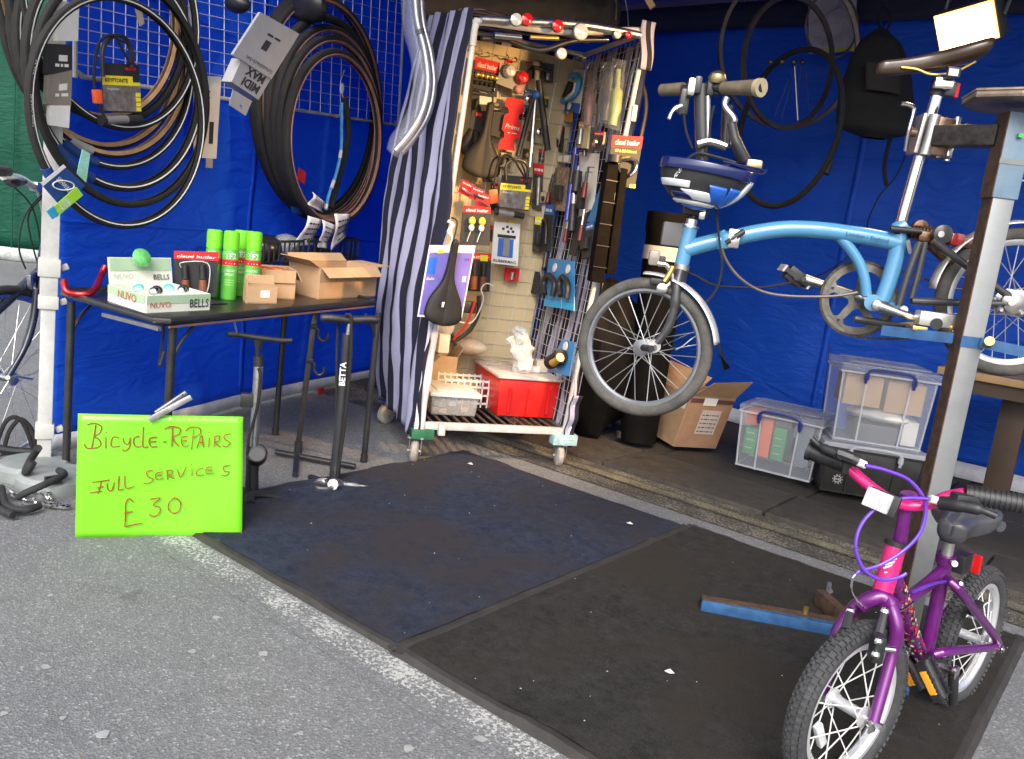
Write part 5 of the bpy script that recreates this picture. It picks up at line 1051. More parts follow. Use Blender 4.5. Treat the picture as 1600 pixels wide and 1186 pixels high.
# ---- right side panel goods
RB_ = dict(cat='retail pack')
t, q = pack('tube_comb_card', 'orange slotted card high on the side mesh inside the cage', 'retail pack', TRi, [(855, 137), (897, 140), (893, 191), (858, 189)], .05, m=mat('orange_brown_card', (.50, .22, .06), .6, var=.1))
for k in range(5): sub_panel(q, .35 + .12 * k, .1, .39 + .12 * k, .75, TRi.n, .002, mat('dark_slot', (.08, .04, .02), .6), t, 'slot')
for k in range(7): MB().ball(bil(q, .02 + .15 * k, .72) + TRi.n * .012, .010, 8).build('metal_bead', STEEL, t)
t, q = pack('ring_lock_card', 'white card with blue and white curved lock high on side mesh', 'bike lock', TRi, [(893, 108), (914, 109), (905, 177), (876, 172)], .06, m=PAPER)
sub_panel(q, .0, .78, 1, 1, TRi.n, .002, BLUEP, t, 'blue_band'); MB().tube(sm([bil(q, u, v) + TRi.n * .02 for u, v in ((.35, .22), (.7, .15), (.98, .3), (.8, .6), (.35, .75), (.1, .8))], 5), .014, 10).build('curved_arm', mat('sky_blue_plastic', (.05, .30, .62), .35), t); MB().tube(sm([bil(q, u, v) + TRi.n * .03 for u, v in ((.9, .35), (.85, .55), (.5, .72))], 5), .010, 10).build('white_arm', WHITE, t); MB().tube([bil(q, .45, .35) + TRi.n * .015, bil(q, .3, .7) + TRi.n * .015], .022, 10).build('black_core', BLACK, t)
for u, v in ((.4, .22), (.65, .88)): MB().lathe(bil(q, u, v) + TRi.n * .02, TRi.n, [(.018, 0), (.018, .006), (0, .006)], 14).build('disc_mark', WHITE, t)
for i, (px, mm, lb) in enumerate((([(914, 98), (935, 95), (930, 200), (910, 205)], mat('maroon_tool_grips', (.14, .05, .05), .4), 'clear bag of dark red handled tools on the side mesh'), ([(940, 95), (958, 97), (955, 195), (936, 195)], BLACK, 'clear bag with black tool, middle of three bags on side mesh'), ([(960, 92), (978, 95), (968, 205), (948, 200)], mat('olive_tool_grips', (.16, .20, .06), .4), 'clear bag with olive green tool nearest the cage front edge'))):
    q = quad_on(TRi, px, .07); t = thing('tool_bag', lb, 'tool bag', q[3]); MB().tube(sm([bil(q, .45, .15), bil(q, .5, .4), bil(q, .5, .65), bil(q, .4, .95)], 4), [.012] * 5 + [.026] * 5 + [.02] * 3, 10).build('tool', mm, t)
    MB().tube(sm([bil(q, .3, .05) + TRi.n * .02, bil(q, .45, .12) + TRi.n * .02, bil(q, .7, .03) + TRi.n * .02], 4), .004, 6).build('tool_hook', CHROME, t)
    b = MB().grid(lambda u, v: bil(q, u, v) + TRi.n * (.035 * math.sin(pi * u) + .006 * fbm(u * 8, v * 8)), 8, 16); b.build('clear_film', mat('clear_bag_film', (.8, .78, .7), .1, var=0, alpha=.12, bump=.8, bscale=25), t)
t = thing('frame_pump', 'blue and black bicycle pump hanging on the side mesh', 'bicycle pump', TRi.at(885, 345, .06)); MB().tube([TRi.at(900, 232, .06), TRi.at(886, 345, .06)], .014, 12).build('pump_barrel', mat('royal_blue_plastic', (.02, .05, .45), .3, coat=.3), t)
t = thing('frame_pump', 'stout black pump with silver band right of the blue pump', 'bicycle pump', TRi.at(899, 358, .06)); MB().tube([TRi.at(903, 268, .06), TRi.at(899, 300, .06)], .022, 12).build('pump_head', BLACK, t); MB().tube([TRi.at(897, 305, .06), TRi.at(896, 322, .06)], .014, 12).build('silver_band', ALU, t); MB().tube([TRi.at(896, 320, .06), TRi.at(893, 362, .06)], .020, 12).build('pump_barrel', BLACK, t); MB().cb(TRi.at(908, 310, .06), tey * .05, Z * .10, tex * .03).build('clip', BLACK, t, bevel=.006)
t, q = pack('paper_sheet', 'plain white paper sheet pinned on the side mesh behind pumps', 'paper', TRi, [(905, 238), (937, 240), (928, 325), (905, 340)], .02, m=PAPER, th=.001)
t, q = pack('tag_pair', 'two small cream tags on hooks above the white paper', 'tag', TRi, [(870, 242), (892, 242), (890, 255), (870, 253)], .05, m=GRYC); sub_panel(q, .1, .1, .4, .9, TRi.n, .002, PAPER, t, 'cream_face'); sub_panel(q, .55, .1, .9, .9, TRi.n, .002, PAPER, t, 'cream_face')
t = thing('mudflap_strip', 'brown translucent strip hanging along the side mesh', 'strip', TRi.at(860, 350, .05)); MB().prism(quad_on(TRi, [(868, 262), (884, 258), (860, 355), (848, 352)], .05), -TRi.n * .004).build('strip', mat('brown_film', (.16, .10, .07), .25, alpha=.7, var=.2), t, smooth=False)
for i, (px, m_, lb) in enumerate((([(940, 286), (949, 288), (928, 348), (917, 346)], mat('deep_sky_plastic', (.02, .14, .35), .4), 'blue slim pack near the front of the side mesh'), ([(948, 280), (957, 284), (941, 345), (932, 342)], BLACK, 'black slim pack between the blue pack and front post'))):
    t, q = pack('slim_pack', lb, 'retail pack', TRi, px, .05, m=m_, th=.02); MB().lathe(bil(q, .5, .08) + TRi.n * .004, TRi.n, [(.014, 0), (.014, .004), (0, .004)], 12).build('disc_mark', CLR, t)
for i, (px, lb) in enumerate((([(857, 404), (878, 406), (876, 482), (850, 478)], 'blue card with black lock, left of the low pair on the side mesh'), ([(878, 406), (897, 408), (897, 486), (878, 482)], 'blue card with black lock, right of the low pair on the side mesh'))):
    t, q = pack('lock_card', lb, 'bike lock', TRi, px, .06, m=mat('sky_blue_card', (.04, .20, .45), .45)); MB().lathe(bil(q, .6, .18) + TRi.n * .004, TRi.n, [(.022, 0), (.022, .005), (0, .005)], 14).build('disc_mark', WHITE, t)
    MB().tube(sm([bil(q, .2, .75) + TRi.n * .02, bil(q, .1, .5) + TRi.n * .02, bil(q, .4, .35) + TRi.n * .02, bil(q, .8, .5) + TRi.n * .02, bil(q, .7, .78) + TRi.n * .02], 5), .014, 10).build('lock_loop', BLACK, t); sub_panel(q, .0, .86, 1, 1, TRi.n, .003, mat('bright_blue_print', (.02, .3, .6), .4), t, 'blue_foot')
t, q = pack('yellow_pack', 'black pack with yellow spots low on the back of side mesh', 'retail pack', TRi, [(816, 398), (834, 400), (838, 460), (812, 452)], .05, m=CARDB, th=.03); sub_panel(q, .3, .15, .75, .5, TRi.n, .003, YELP, t, 'yellow_panel'); MB().cb(bil(q, .4, .8), tey * .16, Z * .10, tex * .06).build('black_pouch', BLACK, t, bevel=.015)
t, q = pack('lamp_pack', 'black multi lamp pack high at the back of side mesh near pumps', 'retail pack', TRi, [(908, 345), (916, 345), (912, 385), (904, 384)], .05, m=BLACK, th=.02)
t, q = pack('long_black_pack', 'long black mudguard blade hanging on the side mesh right half', 'mudguard', TRi, [(903, 340), (920, 330), (898, 400), (888, 398)], .045, m=BLACK, th=.008)
t, q = pack('lock_card', 'blue card with black and amber lock leaning on the red tub', 'bike lock', TRi, [(878, 530), (899, 535), (889, 588), (855, 580)], .10, m=mat('sky_blue_card', (.04, .20, .45), .45)); MB().lathe(bil(q, .5, .18) + TRi.n * .004, TRi.n, [(.022, 0), (.022, .005), (0, .005)], 14).build('disc_mark', WHITE, t)
MB().tube([bil(q, .25, .72) + TRi.n * .03, bil(q, .75, .45) + TRi.n * .03], .032, 12).build('black_roll', SADB, t); MB().tube([bil(q, .5, .7) + TRi.n * .04, bil(q, .8, .5) + TRi.n * .04], .02, 10).build('amber_roll', mat('amber_plastic', (.5, .3, .05), .3), t)
# front right post card + long black blade
t, q = pack('brake_pack', 'red headed card with black lock hanging on cage right front post', 'bike lock', TF, [(957, 211), (1005, 214), (992, 294), (947, 290)], .07, head=REDP, hv=.22, txt='claud butler'); wr('FIT & GO Balanced', q, .15, .85, .32, .05, YELP, t, TF.n, .01)
MB().tube(sm([bil(q, u, v) + TF.n * .02 for u, v in ((.45, .75), (.25, .62), (.3, .5), (.6, .44), (.85, .5), (.85, .66), (.7, .78))], 5), .008, 8).build('lock_loop', CHROME, t); sub_panel(q, .0, .92, .16, 1, TF.n, .003, YELP, t, 'yellow_corner'); sub_panel(q, .8, .93, 1, 1, TF.n, .003, YELP, t, 'yellow_corner')
t = thing('long_black_case', 'long black lock body hanging down the front right of the cage', 'lock case', TF.at(935, 450, .08)); bp_ = quad_on(TF, [(951, 252), (968, 255), (944, 443), (923, 440)], .12); bq_ = quad_on(TF, [(971, 262), (982, 264), (962, 430), (948, 428)], .10); MB().prism(bq_, -TF.n * .03).build('case_blade', mat('matt_black_case', (.006, .005, .0045), .9, var=.3, spec=.04), t, bevel=.006)
for k in range(5): MB().bar(bil(bp_, .0, .15 + k * .18) + TF.n * .002, bil(bp_, 1, .15 + k * .18) + TF.n * .002, .006, .004, TF.n).build('case_rib', BLACK, t)
MB().prism(bp_, -TF.n * .05).build('case_body', MT['matt_black_case'], t, bevel=.008); MB().tube([bil(bp_, .5, 0) , bil(bp_, .5, .0) + Z * .03], .03, 10).build('case_cap', BLACK, t)
# ---- things on the deck
TUBR = mat('red_tub_plastic', (.55, .012, .010), .35, var=.06, coat=.15)
def tub(name, label, fl, fr, dv, h, m, lid_m, lid_h=.02, taper=.06, bev=.012, lid_over=.012):
    t = thing(name, label, 'storage tub', fl); a, b_, c, d = fl, fr, fr + dv, fl + dv; cc = (a + c) / 2
    lo = [p + (cc - p) * taper for p in (a, b_, c, d)]; hi = [p + Z * h for p in (a, b_, c, d)]; b = MB(); n = 4
    b.v = lo + hi + [p + (cc - p) * .04 + Z * .004 for p in lo] + [p + (cc + Z * h - p) * .03 for p in hi]
    b.f = [(0, 1, 5, 4), (1, 2, 6, 5), (2, 3, 7, 6), (3, 0, 4, 7), (0, 3, 2, 1), (4, 5, 13, 12), (5, 6, 14, 13), (6, 7, 15, 14), (7, 4, 12, 15), (12, 13, 9, 8), (13, 14, 10, 9), (14, 15, 11, 10), (15, 12, 8, 11), (8, 9, 10, 11)]
    b.build('tub_body', m, t, bevel=.004)
    MB().tube([p * 1 for p in [hi[0], hi[1], hi[2], hi[3]]], .006, 6, closed=True).build('tub_rim', m, t)
    u_, w_ = (b_ - a).normalized(), dv.normalized(); o = hi[0] - u_ * lid_over - w_ * lid_over + Z * .002
    if lid_m: MB().bx(o, u_ * ((b_ - a).length + 2 * lid_over), w_ * (dv.length + 2 * lid_over), Z * lid_h).build('lid', lid_m, t, bevel=min(bev, lid_h * .45))
    return t, hi
zs = SHZ + .0
def TS(px, py, z=SHZ): return G(px, py, z)
MILK = mat('milky_lid_plastic', (.66, .60, .58), .25, var=.08, alpha=.75)
a, b_ = TS(775, 650), TS(868, 655)
t, hi = tub('red_tub', 'red plastic tub with pale lid on the right of the cage deck', a, b_, tey * .42, zat(a, 770, 590) - SHZ, TUBR, MILK, .014, .05)
for k in (.18, .5, .82): MB().bar((a * (1 - k) + b_ * k) + (b_ - a).normalized().cross(Z) * .001 + Z * .02, (a * (1 - k) + b_ * k) + (b_ - a).normalized().cross(Z) * .003 + Z * .14, .012, .006, tex).build('moulded_rib', TUBR, t)
hr = hi
a2_, b2_ = TS(667, 650), TS(752, 652)
a2_ = TS(672, 648); b2_ = TS(745, 652)
t, h2 = tub('food_tub', 'shallow clear tub of small parts with white lid on the cage deck', a2_, b2_, tey * .28, .085, mat('cloudy_tub_plastic', (.50, .50, .50), .2, var=0, alpha=.32), WHITE, .022, .06)
MB().prism([h2[0] + Z * .024 + tex * .03 + tey * .03, h2[1] + Z * .024 - tex * .03 + tey * .03, h2[2] + Z * .024 - tex * .03 - tey * .03, h2[3] + Z * .024 + tex * .03 - tey * .03], Z * .004).build('lid_panel', WHITE, t, bevel=.0015)
random.seed(11)
for i in range(10): MB().cb(a2_ + (b2_ - a2_) * random.uniform(.15, .9) + tey * random.uniform(.02, .08) + Z * random.uniform(.015, .055), tex * .035, tey * .02, Z * .02).build('small_part', [BLUEP, BLACK, STEEL, CARDBD, PAPER][i % 5], t, bevel=.002)
c = (hr[0] * .55 + hr[1] * .45) + tey * .10 + Z * .02
t = thing('white_bag', 'crumpled white plastic bag with two ears standing on red tub lid', 'bag', c)
WBAG = mat('thin_white_film', (.62, .62, .63), .4, var=.05, alpha=.6, bump=.8, bscale=22)
b = MB(); b.ball(c + Z * .05, .055, 16, (1.1, .8, 1.1)); b.tube(sm([c + Z * .06, c + Z * .13 - tex * .0, c + Z * .19 - tex * .03, c + Z * .21 - tex * .045], 5), [.045] * 5 + [.034] * 5 + [.03] * 5 + [.012], 12); 
b.tube(sm([c + Z * .07 - tex * .02, c + Z * .13 - tex * .06, c + Z * .17 - tex * .09], 5), [.03] * 5 + [.024] * 5 + [.010], 12)
for i, v in enumerate(b.v): b.v[i] = v + V((fbm(v.x * 22, v.y * 22, v.z * 22), fbm(v.y * 24, v.z * 24, 5), fbm(v.z * 26, v.x * 26, 2))) * .022
b.build('bag_film', WBAG, t, ang=18)
q = [hr[0] + tex * .17 + tey * .12 + Z * .018, hr[0] + tex * .24 + tey * .12 + Z * .018, hr[0] + tex * .24 + tey * .12 + Z * .05, hr[0] + tex * .17 + tey * .12 + Z * .05]
tag(MB().prism(q, tey * .02).build('small_white_box', PAPER, bevel=.002), 'small white carton beside the white bag on the red tub', 'carton')
tag(MB().cb(hr[1] + tey * .16 - tex * .05 + Z * .05, tex * .06, tey * .05, Z * .06).build('small_cream_box', mat('cream_card', (.5, .42, .33), .6), bevel=.002), 'small cream carton at right end of the red tub lid', 'carton')
a = TS(692, 634) ; t = thing('white_basket', 'white slatted plastic basket behind the white lidded tub', 'basket', a); b_ = a + tex * .22
for dy in (0, .14):
    for zz in (0, .04, .08, .11): MB().bar(a + tey * dy + Z * (.02 + zz), b_ + tey * dy + Z * (.02 + zz), .010, .005).build('basket_rail', WHITE, t)
    for k in range(8): MB().bar(a + (b_ - a) * k / 7 + tey * dy, a + (b_ - a) * k / 7 + tey * dy + Z * .14, .007, .005, tex).build('basket_slat', WHITE, t)
MB().bx(a + Z * .05 + tex * .02 + tey * .02, tex * .17, tey * .10, Z * .05).build('orange_contents', mat('orange_goods', (.65, .35, .12), .6, var=.4, scale=50), t, bevel=.01)
a = tp(.14, TD - .22, SHZ); open_box('cardboard_box', 'tan cardboard sheet box at the back of cage deck between tubs', a, a + tex * .14, tey * .14, .22, ((1, 60, .05),), m=mat('tan_card_dark', (.36, .26, .16), .8, var=.1))
tag(MB().cb(tp(.17, TD - .26, SHZ + .29), tex * .055, tey * .05, Z * .09).build('white_bottle_box', WHITE, bevel=.006), 'small white box standing on the tan box in the cage', 'carton')
tag(lump(tp(.18, TD - .16, SHZ + .40), .07, (1, .7, 1.3), WBAG, 'plastic_bag', 8, 16, .35), 'frosted plastic bag behind the small white box in the cage', 'bag')
tag(lump(tp(.34, TD - .12, SHZ + .27), .09, (1.4, .7, .5), mat('cream_cloth', (.55, .45, .33), .8, var=.2), 'cream_cloth', 5, 16, .3), 'crumpled cream cloth behind the red tub', 'cloth')

# ---- further stock filling the gaps
DGP = mat('dark_glossy_blister', (.05, .045, .04), .2, coat=.5, var=.4, scale=40); AMBP = mat('amber_print', (.55, .30, .05), .45); KHA = mat('khaki_card', (.40, .33, .20), .6, var=.15)
fill = [(TBk, [(822, 96), (836, 97), (834, 128), (821, 127)], KHA, REDP, 'khaki card with red header beside the tilted lamp pack'), (TBk, [(846, 98), (866, 100), (864, 130), (845, 128)], DGP, None, 'dark glossy blister pack at the top back corner of the cage'),
        (TBk, [(820, 140), (832, 141), (830, 165), (819, 164)], PAPER, BLUEP, 'white and blue card right of the red notched card'), (TBk, [(756, 152), (786, 154), (784, 172), (754, 170)], KHA, None, 'khaki box above the large hanging saddle'),
        (TBk, [(783, 236), (800, 238), (797, 262), (781, 260)], DGP, AMBP, 'dark pack with amber header under the red notched card'), (TBk, [(834, 255), (850, 257), (846, 330), (832, 326)], DGP, REDP, 'tall dark pack with red header right of the cage U-lock'),
        (TBk, [(836, 180), (850, 182), (848, 225), (835, 223)], KHA, AMBP, 'khaki pack between the silver seat post and black pump'), (TBk, [(836, 338), (848, 340), (844, 396), (832, 393)], DGP, YELP, 'dark pack with yellow header right of the white strap card'),
        (TBk, [(768, 286), (779, 287), (776, 330), (766, 328)], CARDB, REDP, 'narrow black card left of the cage U-lock'), (TBk, [(790, 418), (812, 420), (810, 440), (788, 438)], REDP, None, 'small red packet below the white strap card'),
        (TRi, [(846, 236), (862, 238), (856, 310), (842, 306)], DGP, AMBP, 'dark long pack at the back of the side mesh'), (TRi, [(872, 262), (888, 262), (880, 330), (866, 328)], mat('smoky_tool_film', (.20, .15, .11), .25, var=.4, scale=30), None, 'smoky bag of tools in the middle of the side mesh'),
        (TRi, [(848, 318), (866, 320), (858, 394), (842, 390)], CARDB, BLUEP, 'black and blue pack low at the back of the side mesh'), (TRi, [(905, 190), (921, 192), (917, 232), (902, 230)], KHA, AMBP, 'khaki and amber pack above the white paper sheet'),
        (TRi, [(930, 205), (944, 206), (940, 236), (927, 236)], DGP, REDP, 'dark and red pack below the middle tool bag'), (TRi, [(914, 350), (929, 345), (922, 402), (908, 404)], CARDB, BLUEP, 'black and blue pack near the cage front on the side mesh'), (TRi, [(866, 196), (880, 197), (877, 236), (863, 236)], CARDB, REDP, 'black and red pack under the orange slotted card')]
random.seed(31)
for i, (pl, px, m_, hd, lb) in enumerate(fill):
    t, q = pack('retail_pack', lb, 'retail pack', pl, px, .045 + .008 * (i % 5), m=m_, th=.01, head=hd, hv=.22)
    k = i % 4; c = bil(q, .5, .6) + pl.n * .012
    if k == 0: MB().tube(sm([bil(q, .2, .85) + pl.n * .012, bil(q, .3, .4) + pl.n * .015, bil(q, .7, .4) + pl.n * .015, bil(q, .8, .85) + pl.n * .012], 5), .006, 8).build('cable_loop', BLACK, t)
    elif k == 1: MB().tube([bil(q, .5, .3) + pl.n * .012, bil(q, .45, .9) + pl.n * .012], .012, 10).build('tool', STEEL, t)
    elif k == 2: MB().lathe(c, pl.n, [(.018, 0), (.018, .01), (.008, .014), (0, .014)], 14).build('round_part', CHROME, t)
    else: MB().cb(c, (q[1] - q[0]) * .6, (q[3] - q[0]) * .35, pl.n * .02).build('moulded_part', BLACK, t, bevel=.003)
    if hd: wr('~bcb', q, .08, .92, .17, .09, PAPER, t, pl.n, .01, lift=.003)

random.seed(77)
ORD = 'first second third fourth fifth sixth seventh eighth ninth tenth eleventh twelfth thirteenth fourteenth fifteenth sixteenth'.split()
spots = []
for i in range(16):
    x = random.uniform(852, 935); spots.append((x, random.uniform(118, 400) if x > 870 else random.uniform(190, 400), random.uniform(28, 52)))
for i, (x, y, L) in enumerate(sorted(spots)):                       # slim tools along the side mesh
    a, b_ = TRi.at(x, y, .03 + .02 * (i % 3)), TRi.at(x - L * .16, y + L, .03 + .02 * (i % 3)); t = thing('hand_tool', 'slim hand tool with %s grip, %s tool from the back of side mesh' % (['black', 'dark', 'dark red', 'black'][i % 4], ORD[i]), 'hand tool', b_, 'slim dark hand tools on the side mesh')
    MB().tube([a, a * .5 + b_ * .5], .006, 8).build('shaft', [STEEL, CHROME, BMETAL][i % 3], t); MB().tube([a * .5 + b_ * .5, b_], [.010, .013], 10).build('tool_grip', [BLACK, DGP, mat('dark_red_grip', (.18, .02, .02), .4), BLACK][i % 4], t); MB().tube([a, a + TRi.n * -.03 + Z * .004], .0025, 5).build('display_hook', CHROME, t)
for i, (x, y) in enumerate(sorted(((747, 158), (763, 122), (812, 168), (826, 205), (818, 232), (757, 262), (768, 232), (842, 232), (795, 344), (757, 352), (822, 300), (842, 300), (788, 92), (846, 150)), key=lambda p: p[1])):
    w_, h_ = random.uniform(9, 14), random.uniform(16, 26); t, q = pack('blister_pack', 'small %s pack with %s header, %s from the top at cage back' % (['black', 'dark glossy', 'black', 'khaki'][i % 4], ['red', 'no', 'yellow', 'red', 'blue'][i % 5], ORD[i]), 'retail pack', TBk, [(x, y), (x + w_, y + 1), (x + w_ - 1.5, y + h_), (x - 1.5, y + h_ - 1)], .03 + .01 * (i % 4), m=[CARDB, DGP, CARDB, KHA][i % 4], th=.008, head=[REDP, None, YELP, REDP, BLUEP][i % 5], hv=.25)
    t['group'] = 'small blister packs at the back of the cage'; MB().ball(bil(q, .5, .62) + TBk.n * .006, .010, 8, (1, 1, 1.5)).build('moulded_part', [CHROME, BLACK, BRASS, BLACK][i % 4], t)
# ================================================================= FOLDING BICYCLE IN THE WORKSTAND
fa, fb_ = D(1000, 544, 2.56), D(1583, 473, 2.42); BP = vplane((fa.x, fa.y, 0), (fb_.x, fb_.y, 0)); bx_ = (V((fb_.x, fb_.y, 0)) - V((fa.x, fa.y, 0))).normalized()
def b_(x, y, off=0.): return BP.at(x, y, off)
def bl(*pp, off=0.): return [BP.at(x, y, off) for x, y in pp]
SKY = mat('light_blue_enamel', (.075, .25, .43), .22, var=.05, coat=.6, scale=6); DKF = mat('dark_grey_enamel', (.035, .035, .038), .35, var=.2, coat=.2)
t = thing('folding_bicycle', 'light blue folding bicycle clamped by its seat post in the workstand', 'bicycle', BP.at(1200, 650)); FB = t
n_ = BP.n
# wheels
Rw = 109 * pxm(b_(1005, 543)); ex1 = view_frame(1005, 543, 2.56, .955, -1)
cF = b_(1005, 543); wheel(t, cF, ex1, Z, Rw, .0185, rim_h=.010, rim_w=.020, nsp=28, tm=RUBG, rm=mat('grey_alloy_rim', (.26, .27, .29), .4, .8, var=.1), hub=.017, hubl=.06, sp_r=.0014)
cR = b_(1581, 473); Rr_ = 116 * pxm(cR); wheel(t, cR, bx_, Z, Rr_, .0185, rim_h=.013, rim_w=.020, nsp=28, tm=RUBG, rm=mat('silver_alloy_rim', (.5, .51, .52), .35, .7, var=.06), hub=.026, hubl=.07, sp_r=.0014, phase=.1)
# frame
mt_ = sm(bl((1070, 390), (1105, 380), (1140, 373), (1180, 364), (1225, 358), (1275, 359), (1325, 365), (1370, 372), (1404, 380)), 6)
MB().tube(mt_, .0245, 20).build('main_tube', SKY, t)
MB().tube(bl((1079, 356), (1065, 414)), .0215, 18).build('head_tube', SKY, t)
MB().tube(bl((1082, 343), (1079, 356)), .018, 16).build('headset', CHROME, t); MB().tube(bl((1080, 352), (1079, 355)), .026, 16).build('headset_ring', CHROME, t); MB().tube(bl((1066, 413), (1064, 422)), .023, 16).build('headset_ring', STEEL, t)
MB().tube(sm(bl((1404, 366), (1400, 400), (1389, 440), (1378, 470)), 5), .0235, 18).build('seat_tube', SKY, t)
MB().tube(sm(bl((1312, 370), (1328, 388), (1341, 408), (1350, 432), (1354, 462)), 6), .0155, 14).build('brace_tube', SKY, t)
MB().tube([b_(1364, 473, .036), b_(1364, 473, -.036)], .024, 18).build('bottom_bracket_shell', SKY, t)
MB().tube(bl((1372, 470), (1404, 482)), .014, 12).build('stay_lug', SKY, t)
write('Brompton'[:0] + 'London - England', b_(1322, 368, .0255), b_(1388, 380, .0255), Z, .012, mat('navy_decal', (.01, .03, .10), .4, var=0), t, 'frame_decal')
# hinge
MB().cb(b_(1146, 373, .02), bx_ * .035, Z * .055, n_ * .028).build('hinge_plate', CHROME, t, bevel=.006); MB().tube(sm([b_(1134, 380, .045), b_(1146, 372, .048), b_(1163, 361, .045)], 4), [.007] * 4 + [.009] * 4 + [.007], 10).build('hinge_lever', BLACK, t); MB().cyl(b_(1146, 373, .035), b_(1146, 373, .055), .010).build('hinge_bolt', CHROME, t)
MB().tube(bl((1131, 366), (1133, 388)), .027, 16).build('hinge_collar', SKY, t); MB().tube(bl((1128, 360), (1130, 366)), .010, 10).build('hinge_pin', SKY, t)
# steerer and handlebar
MB().tube(bl((1083, 343), (1086, 328), (1088, 312)), .013, 12).build('stem_base', BLACK, t); MB().cb(b_(1087, 330), bx_ * .075, Z * .028, n_ * .05).build('stem_hinge', BLACK, t, bevel=.01); MB().cb(b_(1097, 335, .03), bx_ * .018, Z * .03, n_ * .012).build('stem_clamp', CHROME, t, bevel=.004)
MB().tube(bl((1098, 232), (1096, 180), (1096, 132)), .020, 14).build('steerer_tube', DKF, t); MB().tube(bl((1094, 312), (1098, 232)), .018, 14).build('steerer_tube', DKF, t)
MB().tube([b_(1107, 226, .02), b_(1106, 150, .02)], .007, 10).build('gear_cable_outer', ALU, t)
hb = [b_(1034, 141, -.10), b_(1075, 139, -.03), b_(1100, 136, 0), b_(1135, 138, .05), b_(1190, 137, .14)]
MB().tube(sm(hb, 5), .0125, 12).build('handlebar', BLACK, t)
GRP = mat('worn_cream_brown_grip', (.12, .095, .06), .65, var=.3, scale=30)
MB().tube([b_(1034, 141, -.10), b_(1068, 139, -.045)], [.018, .019], 14).build('grip', GRP, t); MB().tube([b_(1130, 138, .045), b_(1184, 137, .13)], [.018, .022], 16).build('grip', GRP, t); MB().tube([b_(1183, 137, .128), b_(1190, 137, .14)], [.024, .025], 18).build('grip_end', mat('cream_rubber', (.36, .30, .19), .5, var=.1), t)
for x, y in ((1080, 137), (1090, 134), (1110, 137), (1122, 136)): MB().cb(b_(x, y, .01), bx_ * .022, Z * .05, n_ * .04).build('bar_clamp', BMETAL if x != 1080 else CHROME, t, bevel=.008)
MB().lathe(b_(1120, 128, .02), Z + n_ * .3, [(.024, 0), (.026, .01), (.02, .024), (.008, .03), (0, .03)], 18).build('bell', mat('tarnished_brass', (.42, .33, .18), .3, .9, var=.2), t)
MB().cb(b_(1069, 160, -.02), bx_ * .028, Z * .075, n_ * .03).build('brake_mount', BMETAL, t, bevel=.008); MB().tube(sm([b_(1065, 166, -.01), b_(1052, 172, .0), b_(1045, 186, .01)], 4), [.009] * 4 + [.006] * 5, 8).build('brake_lever', ALU, t)
MB().tube(sm([b_(1136, 152, .05), b_(1133, 165, .05), b_(1146, 182, .06), b_(1148, 190, .06)], 4), .009, 8).build('brake_lever', ALU, t)
MB().tube(sm([b_(1143, 192, .05), b_(1150, 222, .05), b_(1164, 250, .04)], 4), [.014] * 4 + [.017] * 5, 10).build('stem_arm', DKF, t); MB().tube(bl((1137, 165), (1133, 232), off=-.02), .016, 10).build('stem_arm', DKF, t)
MB().cb(b_(1178, 258, .04), bx_ * .045, Z * .03, n_ * .03).build('shifter', mat('tarnished_brass', (.42, .33, .18), .3, .9, var=.2), t, bevel=.008)
MB().tube(sm([b_(1090, 226, .03), b_(1110, 222, .03), b_(1135, 230, .03)], 4), .012, 8).build('stem_band', ALU, t)
for st, o_ in (([(1069, 180), (1072, 205), (1082, 232)], .0), ([(1116, 165), (1110, 190), (1108, 215), (1102, 240)], .03), ([(1116, 310), (1120, 345), (1123, 365)], .03)):
    MB().tube(sm(bl(*st, off=o_), 5), .0038, 6).build('brake_cable', RUB, t)
MB().tube(sm(bl((1116, 300), (1120, 340), (1125, 385), (1128, 420), (1118, 455), (1098, 475), (1078, 477), (1062, 465), (1052, 450), (1046, 430), off=.045), 6), .0035, 6).build('brake_cable', RUB, t)
OC = mat('old_cable_outer', (.10, .075, .06), .4, var=.3)
MB().tube(sm(bl((1128, 388), (1134, 405), (1150, 428), (1172, 446), (1200, 458), (1240, 463), (1300, 463), (1340, 457), off=.03), 6), .0042, 6).build('gear_cable', OC, t)
MB().tube(sm(bl((1052, 415), (1085, 430), (1120, 446), (1180, 449), (1215, 446), (1240, 440), off=-.03), 6), .0035, 6).build('gear_cable', RUB, t)
# fork
for o_ in (.043, -.043):
    MB().tube(sm([b_(1063, 424, o_ * .4), b_(1058, 445, o_ * .8), b_(1054, 480, o_), b_(1044, 512, o_), b_(1026, 536, o_)], 6), [.016] * 12 + [.013] * 8 + [.011] * 5, 12).build('fork_blade', DKF, t)
    MB().lathe(b_(1022, 541, o_ * 1.05) - n_ * .005, n_, [(.020, 0), (.020, .010), (0, .010)], 14).build('dropout', STEEL, t); MB().cyl(b_(1010, 545, o_), b_(1024, 543, o_ * 1.4), .009).build('axle_nut', STEEL, t)
MB().tube(bl((1065, 418), (1060, 446)), .021, 14).build('fork_crown', DKF, t)
MB().cyl(b_(1005, 543, .03), b_(1018, 545, .075), .010).build('axle', BLACK, t)
